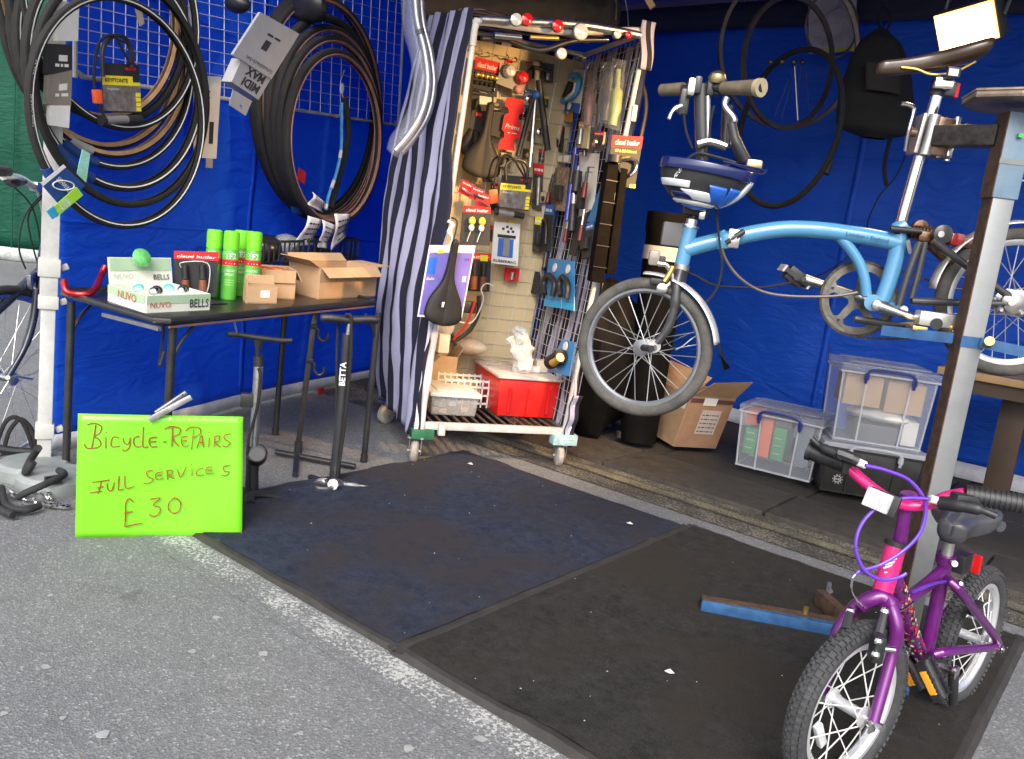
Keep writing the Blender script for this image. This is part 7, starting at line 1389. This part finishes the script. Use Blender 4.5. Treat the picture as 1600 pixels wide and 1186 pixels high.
# ---- black bins behind the front wheel
t = thing('black_bin', 'tall black bin with white band standing behind the front wheel', 'bin', G(1000, 640, .05)); g = D(1003, 640, 4.45); g.z = .05
ztop = Plane(g, V((CAM.x - g.x, CAM.y - g.y, 0))).at(1010, 345).z; rr = 34 * 4.45 / F
MB().lathe(g, Z, [(rr * .85, 0), (rr, ztop * .9), (rr * 1.08, ztop * .93), (rr * 1.08, ztop), (rr * .95, ztop * 1.0), (rr * .9, ztop * .9), (0, ztop * .9)], 28).build('bin_body', mat('dull_black_plastic', (.005, .005, .005), .7, var=.3, spec=.06), t)
MB().lathe(g + Z * (ztop * .80), Z, [(rr * 1.03, 0), (rr * 1.03, .07)], 28).build('white_band', mat('grubby_white_band', (.45, .43, .40), .6, var=.1), t)
t = thing('black_sack', 'black rubbish sack slumped on the pavement between cage and cardboard box', 'sack', G(940, 660, .05)); lump(D(938, 560, 4.5), .26, (.8, .8, 1.7), mat('dull_sack_film', (.006, .006, .006), .6, var=.3, spec=.08, bump=.5, bscale=25), 'sack_film', 3, 24, .25, t); 
# small pile of tools/foot at the kerb under wheel
tag(lump(G(905, 650, .07), .10, (2.2, .8, .35), mat('dark_dirty_bag', (.035, .032, .030), .7, var=.4, bump=.5, bscale=30), 'dark_bag', 12, 18, .3), 'flat dark bag lying on the kerb beside the cage wheel', 'bag')
tag(MB().lathe(G(968, 683, .055), Z, [(.022, 0), (.022, .03), (.016, .035), (0, .035)], 14).build('black_pot', BLACK), 'small round black cap standing on the pavement by the kerb', 'cap')
# ---- cardboard carton behind the wheel
a, b2 = G(990, 660, .055), G(1052, 697, .055); cp = vplane(a, b2); cup = cp.at(1082, 618) - b2; cl_ = a - b2; cr_ = (V((cl_.y, -cl_.x, 0)).normalized()); cr_ = cr_ if cr_.dot(HF) > 0 else -cr_; cr_ = cr_ * .25
t = thing('cardboard_carton', 'open brown cardboard carton leaning behind the front wheel of the folding bicycle', 'box', b2)
aa = b2 + cl_ * 1.15
def cw(p, q, up, nm, m=CARDBD, th=.004): n = (q - p).cross(up).normalized() * th; MB().prism([p, q, q + up, p + up], n).build(nm, m, t, smooth=False); return [p + up, q + up, q, p]
qf = cw(aa, b2, cup, 'front_panel'); qr = cw(b2, b2 + cr_, cup, 'side_panel', mat('corrugated_cardboard_dark', (.30, .18, .11), .8, var=.15, scale=9)); cw(b2 + cr_, aa + cr_, cup, 'back_panel'); cw(aa + cr_, aa, cup, 'side_panel')
MB().prism([aa, b2, b2 + cr_, aa + cr_], Z * .004).build('base_panel', CARDIN, t, smooth=False)
nf = (b2 - aa).cross(cup).normalized(); nf = nf if nf.dot(CAM - b2) > 0 else -nf; nr = cr_.cross(cup).normalized(); nr = nr if nr.dot(CAM - b2) > 0 else -nr
qf = [p + nf * .005 for p in qf]; qr = [p + nr * .005 for p in qr]
sub_panel(qf, .1, .35, .22, .48, nf, .001, PAPER, t, 'paper_label'); sub_panel(qf, .74, .1, .97, .28, nf, .001, PAPER, t, 'paper_label'); sub_panel(qf, .4, .58, .52, .68, nf, .001, PAPER, t, 'paper_label')
sub_panel(qr, .35, .25, .8, .72, nr, .001, mat('greyish_label', (.45, .40, .38), .6, var=.1), t, 'paper_label'); sub_panel(qr, .0, .04, 1, .12, nr, .001, mat('red_brown_tape', (.12, .05, .05), .3), t, 'tape_strip'); sub_panel(qr, .3, .02, .6, .16, nr, .002, PAPER, t, 'paper_label')
for k in range(5): wr('~bcacb', qr, .38, .76, .36 + k * .08, .03, DKP, t, nr)
tf = aa + cup; MB().prism([tf, b2 + cup, b2 + cup + cup * .35 + cr_ * .28 , tf + cup * .4 + cr_ * .2], cr_.normalized() * .004).build('flap', CARDIN, t, smooth=False)
MB().prism([b2 + cup, b2 + cr_ + cup, b2 + cr_ * 1.0 + cup * 1.38 + (b2 - aa) * .15, b2 + cup * 1.3 + cr_ * .2 + (b2 - aa) * .12], (b2 - aa).normalized() * .004).build('flap', CARDBD, t, smooth=False)
# ================================================================= CLEAR STORAGE BOXES
POLY = mat('clear_polypropylene', (.60, .63, .68), .25, var=0, alpha=.15); POLYL = mat('cloudy_lid_plastic', (.40, .42, .48), .28, var=0, alpha=.34); POLYE = mat('cloudy_rim_plastic', (.58, .60, .66), .3, var=0, alpha=.5); HBLU = mat('navy_handle_plastic', (.012, .025, .17), .35)
def storage(label, fl, fr, dv, h, body=POLY, lid=POLYL, rim_=POLYE, handle=HBLU, feet=True):
    t = thing('storage_box', label, 'storage box', fl); a, b2 = fl, fr; u_ = (b2 - a).normalized(); W = (b2 - a).length; v_ = dv.normalized(); Dp = dv.length; th = .0028; nf = -v_
    lid_h = h * .13; bh = h - lid_h; tp_ = .018
    def q4(z, ins): return [a + u_ * ins + v_ * ins + Z * z, b2 - u_ * ins + v_ * ins + Z * z, b2 + dv - u_ * ins - v_ * ins + Z * z, a + dv + u_ * ins - v_ * ins + Z * z]
    lo, hi = q4(.0, tp_), q4(bh, .004); b = MB()
    b.v = lo + hi + [p + Z * .003 for p in q4(.0, tp_ + th)] + q4(bh, .004 + th)
    b.f = [(0, 1, 5, 4), (1, 2, 6, 5), (2, 3, 7, 6), (3, 0, 4, 7), (0, 3, 2, 1), (4, 5, 13, 12), (5, 6, 14, 13), (6, 7, 15, 14), (7, 4, 12, 15), (12, 13, 9, 8), (13, 14, 10, 9), (14, 15, 11, 10), (15, 12, 8, 11), (8, 9, 10, 11)]
    b.build('box_body', body, t, bevel=.0015)
    for i in range(4): MB().cyl(lo[i] + (hi[i] - lo[i]) * .02, hi[i], .005, n=8).build('corner_rib', rim_, t)
    for k in (.26, .74): MB().bar(lo[0] * (1 - k) + lo[1] * k - v_ * .004, hi[0] * (1 - k) + hi[1] * k - v_ * .004, .008, .006, u_).build('front_rib', rim_, t)
    MB().tube(q4(.006, tp_ - .003), .005, 6, closed=True).build('base_rim', rim_, t)
    o = a - u_ * .008 - v_ * .008 + Z * bh
    MB().bx(o, u_ * (W + .016), v_ * (Dp + .016), Z * lid_h * .75).build('lid', lid, t, bevel=.004)
    MB().prism([p + Z * (lid_h * .75 + .0005) for p in [a + u_ * .03 + v_ * .03 + Z * bh, b2 - u_ * .03 + v_ * .03 + Z * bh, b2 + dv - u_ * .03 - v_ * .03 + Z * bh, a + dv + u_ * .03 - v_ * .03 + Z * bh]], Z * lid_h * .2).build('lid_panel', lid, t, bevel=.003)
    MB().tube([p + Z * (bh - .002) for p in [a - u_ * .008 - v_ * .008, b2 + u_ * .008 - v_ * .008, b2 + dv + u_ * .008, a + dv - u_ * .008]], .005, 6, closed=True).build('lid_rim', rim_, t)
    if handle:
        for sgn_ in (0, 1):
            base_ = a + Z * bh - v_ * .014 if sgn_ == 0 else a + dv + Z * bh + v_ * .014; ou = -v_ if sgn_ == 0 else v_
            P = lambda k, z, o_=0: base_ + u_ * W * k + Z * z + ou * o_
            MB().tube(sm([P(.25, -.045), P(.25, -.004, .004), P(.29, .016, .006), P(.40, .021, .008), P(.60, .021, .008), P(.71, .016, .006), P(.75, -.004, .004), P(.75, -.045)], 5), .0068, 8).build('clip_handle', handle, t)
            for k in (.25, .75): MB().cb(P(k, -.015, .0), u_ * .022, v_ * .012, Z * .03).build('handle_lug', handle, t, bevel=.003)
    return t, dict(a=a, u=u_, v=v_, W=W, D=Dp, lo=lo, hi=hi, nf=nf)
def crest(t, c, n, m, r=.016):
    MB().ring(c, n.cross(Z).normalized(), Z, r, [(-.002, 0), (.0, 0), (0, .001), (-.002, .001)], 20).build('round_logo_ring', m, t)
    e = n.cross(Z).normalized(); e = e if e.dot(RX) > 0 else -e; write('RUB', c - e * r * .62 - Z * r * .3 + n * .002, c + e * r * .62 - Z * r * .3 + n * .002, Z, r * .6, m, t)
    for k in range(10): MB().cb(c + (e * math.cos(k * .628) + Z * math.sin(k * .628)) * r * 1.35 + n * .001, e * .003, Z * .003, n * .001).build('logo_dot', m, t)
a, b2 = G(1143, 726, .055), G(1268, 757, .055); dv = V((-(b2 - a).y, (b2 - a).x, 0)).normalized() * .30
hS = zat(a, 1153, 626) - .055
t, q = storage('clear storage box of green and orange cartons, left and lowest of the boxes', a, b2, dv, hS)
INN = lambda i, z: q['a'] + q['u'] * (q['W'] * i) + q['v'] * .03 + Z * z
GC2 = mat('green_carton', (.03, .24, .07), .5, var=.08); OC2 = mat('orange_carton', (.62, .12, .03), .5, var=.08); GRC = mat('dark_grey_carton', (.10, .10, .11), .6, var=.1)
for (i0, z0, w_, h_, m_, lb) in ((.08, .012, .16, .13, GC2, 'green carton at the left end inside the lowest clear box'), (.06, .16, .18, .07, OC2, 'orange packet on top left inside the lowest clear box'), (.27, .012, .14, .19, OC2, 'tall orange carton in the lowest clear box'), (.43, .012, .16, .16, GC2, 'second green carton, middle of the lowest clear box'), (.43, .178, .20, .06, GRC, 'dark grey packet lying above the middle green carton'), (.70, .012, .20, .22, mat('slate_carton', (.12, .14, .18), .6), 'slate grey carton at right inside the lowest clear box')):
    cbx = MB().bx(INN(i0, z0 + .055 - .0), q['u'] * q['W'] * w_, q['v'] * .18, Z * h_).build('carton', m_, bevel=.002); tag(cbx, lb, 'carton')
    if m_ in (GC2,):
        for zz in (.03, .07, .105): write('inner', INN(i0 + .03, z0 + .055 + zz) - q['v'] * .003, INN(i0 + w_ - .04, z0 + .055 + zz) - q['v'] * .003, Z, .007, PAPER, cbx)
# dark lower box and clear box on top
a, b2 = G(1276, 766, .055), G(1432, 792, .055); dv2 = V((-(b2 - a).y, (b2 - a).x, 0)).normalized() * .34
DKX = mat('black_polypropylene', (.016, .015, .015), .35, var=.3)
zl = zat(a, 1294, 686) - .055
t, q = storage('black storage box with cloudy lid under the tall clear box', a, b2, dv2, zl, body=DKX, lid=POLYE, rim_=DKX, handle=POLYE); crest(t, q['a'] + q['u'] * q['W'] * .18 + Z * .07 - q['v'] * .006 + q['v'] * .0, q['nf'], PAPER)
zt2 = .055 + zl + .002; ua, ub = a + (b2 - a) * .03 + Z * (zt2 - .055), b2 - (b2 - a) * .04 + Z * (zt2 - .055); dvu = dv2 * .92
hU = Plane(V((ua.x, ua.y, 0)), V((CAM.x - ua.x, CAM.y - ua.y, 0))).at(1312, 560).z - zt2
t, q = storage('tall clear storage box with brown cartons standing on the black box', ua, ub, dvu, hU); crest(t, q['a'] + q['u'] * q['W'] * .16 + Z * hU * .33 + q['nf'] * .012, q['nf'], DKP)
INN = lambda i, z: q['a'] + q['u'] * (q['W'] * i) + q['v'] * .035 + Z * z
for (i0, z0, w_, h_, m_, lb) in ((.07, hU * .45, .40, hU * .38, CARDBD, 'left brown carton in the top of the tall clear box'), (.52, hU * .42, .40, hU * .38, CARDBD, 'right brown carton in the top of the tall clear box'), (.26, hU * .02, .46, hU * .22, GRC, 'grey carton low in the middle of the tall clear box'), (.76, hU * .04, .16, hU * .3, PAPER, 'white packet low at the right of the tall clear box')):
    tag(MB().bx(INN(i0, z0), q['u'] * q['W'] * w_, q['v'] * .18, Z * h_).build('carton', m_, bevel=.003), lb, 'carton')
tag(lump(INN(.5, hU * .34) + q['v'] * .08, .09, (1.7, 1, .35), mat('white_foam_sheet', (.6, .58, .55), .7, bump=.4, bscale=20), 'foam_packing', 2, 16, .2), 'folded white foam packing between the cartons in the tall box', 'packing')
# ---- wooden bench at right
BNP = Plane((0, 4.30, 0), (0, -1, 0)); zt3 = BNP.at(1466, 572).z; WD = mat('varnished_pine', (.36, .22, .10), .5, var=.2, scale=3, coat=.1); WDD = mat('dark_stained_wood', (.045, .026, .016), .6, var=.25, scale=5)
w0 = BNP.at(1466, 572); w1 = w0 + V((1.5, .10, 0)); t = thing('wooden_bench', 'wooden bench with dark brown legs at the right edge behind the workstand', 'bench', V((w0.x, w0.y, .055)))
for k in range(4): MB().bx(w0 + V((0, .115 * k, -.035)), w1 - w0, V((0, .112, 0)), Z * .035).build('top_plank', WD, t, bevel=.003)
MB().bx(w0 + V((.04, .03, -.10)), (w1 - w0) * .95, V((0, .02, 0)), Z * .065).build('apron', WDD, t)
for dx, dy in ((.06, .03), (.26, .20), (1.3, .05), (1.3, .4)): MB().bx(V((w0.x + dx, w0.y + dy, .055)), V((.07 if dx < .2 else .11, 0, 0)), V((0, .05, 0)), Z * (zt3 - .035 - .056)).build('leg', WDD, t, bevel=.003)
tag(MB().cb(D(1570, 500, 3.2), HR * .12, HF * .1, Z * .09).build('dark_box', BLACK, bevel=.01), 'dark tool case just behind the rear wheel of the folding bicycle', 'case') if False else None
# ================================================================= CHILD'S BICYCLE
PUR = mat('purple_metallic_paint', (.13, .010, .15), .30, .25, var=.18, scale=22, coat=.5); PNK = mat('magenta_paint', (.62, .012, .16), .25, .1, var=.08, coat=.7)
gf, gr = G(1298, 1231), G(1491, 1097); RK = .185
KP = vplane(gf, gr); kx = (gr - gf).normalized(); kn = KP.n
cF = gf + Z * RK; cR = gr + Z * RK
t = thing('childs_bicycle', "purple and pink child's bicycle standing on the charcoal mat in front", 'bicycle', (gf + gr) / 2)
def k_(x, y, off=0.): return KP.at(x, y, off)
def kl(*pp, off=0.): return [KP.at(x, y, off) for x, y in pp]
KT = mat('kids_tyre_rubber', (.042, .042, .045), .8, var=.3, scale=40)
exF = view_frame(1305, 1095, depth(cF), .50, 1); exR = kx
if exF.dot(kx) < 0: exF = -exF
KRM = mat('bright_alloy_rim', (.70, .71, .72), .3, .55, var=.06)
for c, e in ((cF, exF), (cR, exR)):
    wheel(t, c, e, Z, RK, .0215, rim_h=.014, rim_w=.026, nsp=20, tm=KT, rm=KRM, hub=.015, hubl=.085, knobs=True, sp_r=.0015, spm=WHITE)
# reflectors on spokes
axF = exF.cross(Z).normalized(); axF = axF if axF.dot(kn) > 0 else -axF
d_ = (exF * -.9 + Z * -.15).normalized()
MB().cb(cF + (exF * -.62 - Z * .32) * .13 * 1.0 - axF * .0, (exF * .5 + Z * -.85).normalized() * .06, (exF * .85 + Z * .5).normalized() * .02, axF * .012).build('spoke_reflector', mat('clear_white_reflector', (.6, .62, .62), .2, coat=.6), t, bevel=.003)
MB().cb(cR + (kx * -.1 - Z * .11), kx * .05, Z * .016, kn * .012).build('spoke_reflector', mat('clear_white_reflector', (.6, .62, .62), .2), t, bevel=.003)
# frame
MB().tube(kl((1400, 852), (1379, 924)), .0205, 18).build('head_tube', PNK, t)
MB().tube(kl((1402, 846), (1400, 853)), .024, 16).build('headset', BLACK, t); MB().tube(kl((1379, 923), (1377, 930)), .023, 16).build('headset', BLACK, t)
DT = sm(kl((1394, 900), (1408, 940), (1421, 985), (1440, 1028)), 6); MB().tube(DT, .0195, 18).build('down_tube', PUR, t)
MB().tube(sm(kl((1392, 945), (1425, 930), (1452, 910), (1476, 888)), 6), .0145, 16).build('top_tube', PUR, t)
MB().tube(kl((1478, 872), (1462, 950), (1445, 1028)), .0155, 16).build('seat_tube', PUR, t); MB().tube(kl((1479, 866), (1477, 878)), .022, 16).build('seat_clamp', PUR, t); MB().cyl(k_(1487, 880, .02), k_(1492, 881, .03), .007).build('clamp_bolt', CHROME, t)
MB().tube([k_(1441, 1028) + kn * .032, k_(1441, 1028) - kn * .032], .020, 18).build('bottom_bracket_shell', PUR, t)
for o_ in (.062, -.062):
    MB().tube(sm([k_(1481, 905, o_ * .4), k_(1500, 925, o_ * .9), cR + kn * o_ + Z * .03 - kx * .02, cR + kn * o_], 5), .0105, 12).build('seat_stay', PUR, t)
    MB().tube(sm([k_(1450, 1026, o_ * .4), k_(1480, 1018, o_ * .9), cR + kn * o_], 5), .0105, 12).build('chain_stay', PUR, t)
    MB().lathe(cR + kn * (o_ - .004), kn, [(.018, 0), (.018, .006), (.010, .008), (.010, .016), (0, .016)] , 14).build('dropout', STEEL, t); 
MB().cyl(cR - kn * .075, cR + kn * .082, .006).build('axle', CHROME, t); MB().cyl(cR + kn * .066, cR + kn * .078, .011, n=6).build('axle_nut', CHROME, t)
# fork
topf = k_(1378, 934); 
for s_, pts in ((1, ((1391, 944), (1400, 975), (1396, 1010), (1380, 1060))), (-1, None)):
    ce = cF + axF * s_ * .058 
    if s_ == 1: pp = [k_(1380, 938, .012), D(1391, 946, depth(topf) - .02), D(1401, 980, depth(topf) - .03), D(1395, 1018, depth(ce) + .02), ce]
    else: pp = [k_(1374, 938, -.012), D(1352, 941, depth(topf) + .02), D(1334, 950, depth(topf) + .03), ce + Z * .12, ce]
    MB().tube(sm(pp, 6), [.0135] * 6 + [.0140] * 12 + [.0115] * 7, 14).build('fork_blade', PUR, t)
    MB().cb(ce - Z * .008, exF * .024, Z * .03, axF * .006).build('fork_end', STEEL, t, bevel=.004); MB().cyl(ce, ce + axF * s_ * .022, .008, n=8).build('axle_nut', CHROME, t)
MB().tube(sm([D(1345, 946, depth(topf)), D(1360, 936, depth(topf) - .01), D(1378, 932, depth(topf) - .015), D(1392, 944, depth(topf) - .02)], 5), .0165, 14).build('fork_crown', PUR, t)
MB().cyl(cF - axF * .07, cF + axF * .07, .006).build('axle', CHROME, t)
MB().tube(kl((1406, 846), (1413, 805), (1419, 772)), .0135, 14).build('stem', PUR, t); MB().tube([k_(1419, 785), k_(1420, 772)], .017, 14).build('stem_clamp', PUR, t)
# handlebar
dH = depth(k_(1419, 780)); HBP = [(1325, 729, dH + .03), (1345, 748, dH + .01), (1369, 767, dH - .01), (1395, 783, dH - .02), (1420, 790, dH - .02), (1453, 787, dH - .03), (1480, 776, dH - .05), (1508, 771, dH - .07)]
hbp = sm([D(*p) for p in HBP], 5); MB().tube(hbp, .0115, 14).build('handlebar', PNK, t)
def gripk(a, b2, r=.0165):
    g = MB().tube([a, b2], r, 14).build('grip', BLACK, t); bb = MB(); d = b2 - a; n = d.normalized()
    for i in range(14): p = a + d * (i + .5) / 14; bb.tube([p, p + d * .035], r * 1.12, 12)
    stuff(bb.build('grip_ribs', BLACK, g)); MB().tube([b2, b2 + n * .008], r * 1.25, 14).build('grip_end', BLACK, g)
gripk(D(1324, 727, dH + .03), D(1268, 706, dH + .07)); gripk(D(1509, 772, dH - .07), D(1625, 792, dH - .12), .018)
MB().cb(D(1321, 726, dH + .03), HR * .02, Z * .035, HF * .03).build('lever_clamp', BLACK, t, bevel=.005); MB().tube(sm([D(1342, 722, dH - .01), D(1322, 713, dH), D(1300, 706, dH + .02), D(1280, 696, dH + .04), D(1268, 685, dH + .05)], 5), [.013] * 6 + [.010] * 8 + [.006] * 7, 10).build('brake_lever', BLACK, t); MB().tube(sm([D(1332, 716, dH - .01), D(1310, 708, dH), D(1316, 714, dH)], 4), .012, 8).build('lever_body', BLACK, t)
MB().tube(sm([D(1470, 786, dH - .06), D(1500, 790, dH - .09), D(1530, 796, dH - .11), D(1556, 806, dH - .12)], 5), [.014] * 6 + [.012] * 5 + [.007] * 5, 10).build('brake_lever', BLACK, t); MB().cb(D(1508, 783, dH - .08), HR * .05, Z * .03, HF * .03).build('lever_body', BLACK, t, bevel=.006)
WCB = mat('white_cable_end', (.75, .75, .75), .3)
MB().tube([D(1341, 722, dH - .02), D(1352, 727, dH - .02)], .008, 10).build('cable_adjuster', WCB, t); MB().tube([D(1453, 779, dH - .06), D(1466, 783, dH - .06)], .008, 10).build('cable_adjuster', WCB, t)
VCB = mat('violet_cable', (.11, .03, .42), .3, var=.1, coat=.4)
MB().tube(sm([D(x, y, dH - .05) for x, y in ((1352, 727), (1385, 735), (1420, 750), (1443, 778), (1446, 805), (1436, 835), (1410, 862), (1375, 883), (1345, 892), (1337, 898))], 7), .0036, 8).build('brake_cable', VCB, t)
MB().tube(sm([D(x, y, dH - .06) for x, y in ((1455, 780), (1420, 778), (1390, 784), (1362, 800), (1343, 825), (1337, 855), (1345, 882), (1358, 897), (1380, 906), (1405, 902), (1416, 896))], 7), .0036, 8).build('brake_cable', VCB, t)
MB().tube(sm(kl((1427, 925), (1450, 915), (1475, 909), (1500, 911), off=.03), 6), .0034, 8).build('brake_cable', VCB, t)
MB().tube(sm([D(1337, 898, dH - .05), D(1332, 905, dH - .05), D(1331, 925, dH - .04), D(1345, 945, dH - .03), D(1354, 950, dH - .02)], 5), .0025, 6).build('noodle', CHROME, t)
MB().tube(sm([k_(1393, 955, .03), k_(1410, 953, .04), k_(1428, 940, .04)], 5), .002, 6).build('noodle', CHROME, t)
# front reflector
rc_ = D(1377, 784, dH - .07); rf = ((CAM - rc_).normalized() * .8 - HR * .3).normalized(); ru = rf.cross(Z).normalized(); ru = ru if ru.dot(RX) > 0 else -ru; ru2 = (ru * .99 - Z * .12).normalized()
MB().cb(rc_ - rf * .008, ru2 * .062, rf.cross(ru2) * .042, rf * .012).build('reflector_shell', BLACK, t, bevel=.003); q = MB().cb(rc_ + rf * .002 - ru2 * .006, ru2 * .048, rf.cross(ru2) * .038, rf * .012).build('front_reflector', mat('white_reflector_lens', (.66, .68, .68), .2, var=.1, scale=300, coat=.8), t, bevel=.002)
bb = MB()
for k in range(9): bb.cb(rc_ + rf * .0088 - ru2 * .006 + ru2 * (.044 * (k / 8 - .5)), ru2 * .003, rf.cross(ru2) * .036, rf * .002)
stuff(bb.build('lens_ribs', mat('grey_lens', (.42, .44, .45), .2), t))
# front V brake
bp0 = D(1378, 953, depth(topf) - .04)
for s_, (x, y) in ((1, (1382, 955)), (-1, (1328, 955))):
    a = D(x, y, depth(topf) - .05 + (.03 if s_ < 0 else 0)); b2 = D(x - 13 if s_ > 0 else x - 6, y + 55 if s_ > 0 else y + 30, depth(a) - .03); MB().tube([a, b2], [.007, .011], 8).build('brake_arm', DKF, t); MB().ball(a, .009, 8).build('arm_end', CHROME, t)
bq = D(1370, 1012, depth(topf) - .09); MB().cb(bq, HR * .022, Z * .055, HF * .03).build('brake_pad', BLACK, t, bevel=.006); MB().ball(bq + (CAM - bq).normalized() * .018 + Z * .014, .008, 8).build('pad_bolt', CHROME, t); MB().ball(bq + (CAM - bq).normalized() * .018 - Z * .014, .009, 8).build('pad_bolt', CHROME, t); MB().cyl(bq, bq + HR * .035, .006).build('pad_stud', CHROME, t)
# saddle, post
MB().tube(kl((1486, 835), (1479, 868)), .0125, 14).build('seat_post', STEEL, t); MB().cb(k_(1487, 836), kx * .05, kn * .03, Z * .03).build('post_clamp', BLACK, t, bevel=.006)
KSD = mat('grey_saddle_vinyl', (.055, .055, .062), .35, var=.1, coat=.15); sc = k_(1497, 812)
so_ = saddle(sc + kx * .015, (-kx + kn * .22), Z, .235, .155, KSD, t, nose=.34, skirt=.05)
MB().tube(sm([sc + kx * .10 + kn * .06 - Z * .01, sc + kx * .125 - Z * .01, sc + kx * .10 - kn * .06 - Z * .01], 4), .014, 8).build('saddle_rear_pad', KSD, t)
for s_ in (-1, 1): MB().tube(sm([sc - kx * .08 + kn * .012 * s_ + Z * .036, sc - kx * .02 + kn * .022 * s_ + Z * .041, sc + kx * .03 + kn * .035 * s_ + Z * .041], 4), .003, 5).build('gold_piping', mat('gold_piping', (.55, .28, .05), .4), t)
write('Universal', D(1474, 829, depth(sc) - .08), D(1489, 829, depth(sc) - .08), Z, .0065, PAPER, t)
# rear reflector and bracket
MB().cb(k_(1516, 878, -.0), kn * .05, kx * .012, Z * .045).build('rear_reflector', mat('red_lens', (.5, .01, .01), .15, coat=.8), t, bevel=.003); MB().cb(k_(1501, 878, .01), kx * .05, kn * .035, Z * .045).build('reflector_bracket', BLACK, t, bevel=.004)
MB().tube([k_(1501, 925, .05), k_(1520, 948, .055)], .010, 8).build('rear_brake_arm', BLACK, t); MB().cb(k_(1524, 950, .045), kx * .05, kn * .02, Z * .03).build('rear_brake_pad', BLACK, t, bevel=.005); MB().ball(k_(1500, 912, .05), .008, 8).build('arm_end', CHROME, t)
# crank, ring guard, pedals
bbc = k_(1441, 1028); MB().lathe(bbc + kn * .031, kn, [(.0195, 0), (.0195, .004), (.012, .006), (0, .006)], 20).build('bearing_cap', BLACK, t); MB().cyl(bbc - kn * .06, bbc + kn * .075, .009).build('crank_axle', CHROME, t); MB().lathe(bbc + kn * .07, kn, [(.016, 0), (.016, .008), (0, .012)], 14).build('crank_cap', CHROME, t)
MB().ring(bbc - kn * .045, kx, Z, .062, [(0, -.003), (0, .003), (-.03, .003), (-.03, -.003)], 40).build('chain_guard', BLACK, t)
MB().tube([bbc + kn * .07, bbc + kn * .075 + kx * .03 - Z * .085], [.012, .010], 10).build('crank', BLACK, t); MB().tube([bbc - kn * .055, bbc - kn * .06 - kx * .03 + Z * .07], [.012, .010], 10).build('crank', BLACK, t)
AMB = mat('amber_reflector', (.75, .30, .02), .25, coat=.7, var=.05)
pedal(D(1458, 1060, depth(bbc) - .12), (kn * .55 + Z * -.75 + kx * .1), kn * .8 + Z * .5, .085, .045, refl=AMB); pedal(D(1427, 1052, depth(bbc) - .02), (kn * .5 + Z * -.6), kn * .8 + Z * .6, .07, .045, refl=AMB)
MB().tube(sm([D(1418, 1018, depth(bbc) - .02), D(1412, 1030, depth(bbc) - .02), D(1405, 1045, depth(bbc)), D(1420, 1060, depth(bbc))], 4), .008, 8).build('kick_arm', STEEL, t)
# decals: pink logo on the head tube and scattered floral print on the down tube
WHP = mat('white_decal', (.75, .72, .72), .35, var=0); ha = k_(1391, 884, .0)
hn = (CAM - ha).normalized()
for k, (dx, dy) in enumerate(((0, 0), (.0, .007), (.0, .014))):
    p = ha + hn * .0222 + KP.up * (dy - .002) + RX * (-.004 + .002 * k); MB().bar(p - RX * .009 - Z * .003, p + RX * .010 + Z * .004, .0035, .0006, Z).build('logo_bar', WHP, t)
write('~c', ha + hn * .0222 - Z * .016 - RX * .009, ha + hn * .0222 - Z * .016 + RX * .009, Z, .004, WHP, t)
random.seed(4); cols = [mat('decal_red', (.5, .02, .03), .4, var=0), mat('decal_cream', (.75, .65, .45), .4, var=0), mat('decal_orange', (.8, .25, .03), .4, var=0), mat('decal_green', (.08, .35, .08), .4, var=0), mat('decal_black', (.02, .01, .02), .4, var=0)]
mbs = [MB() for _ in cols]
for i in range(150):
    s_ = random.uniform(.10, .98); p = DT[int(s_ * (len(DT) - 1))]; p = p + (DT[min(len(DT) - 1, int(s_ * (len(DT) - 1)) + 1)] - p) * random.random(); ax = (DT[-1] - DT[0]).normalized()
    hv = (CAM - p).normalized(); hv = (hv - ax * hv.dot(ax)).normalized(); ss = ax.cross(hv); a = random.uniform(-1.3, 1.3); d = hv * math.cos(a) + ss * math.sin(a); tt = ss * math.cos(a) - hv * math.sin(a); r = random.uniform(.0015, .0042)
    c0_ = p + d * .0207; mbs[4 if i < 30 else random.choice((0, 0, 1, 2, 3))].prism([c0_ + tt * r * math.cos(q_) * random.uniform(.6, 1.3) + ax * r * 1.3 * math.sin(q_) * random.uniform(.6, 1.3) for q_ in (0, 1, 2.1, 3.1, 4.2, 5.2)], d * .0005)
for b, c_ in zip(mbs, cols): stuff(b.build('floral_decal', c_, t, smooth=False))
tt_ = kl((1432, 937), (1470, 903)); hv = (CAM - tt_[0]).normalized(); write('~bcab', tt_[0] + hv * .0178 - Z * .006, tt_[1] + hv * .0178 - Z * .004, Z, .013, mat('decal_gold', (.65, .50, .08), .35, var=0), t, bold=.02, slant=.3)
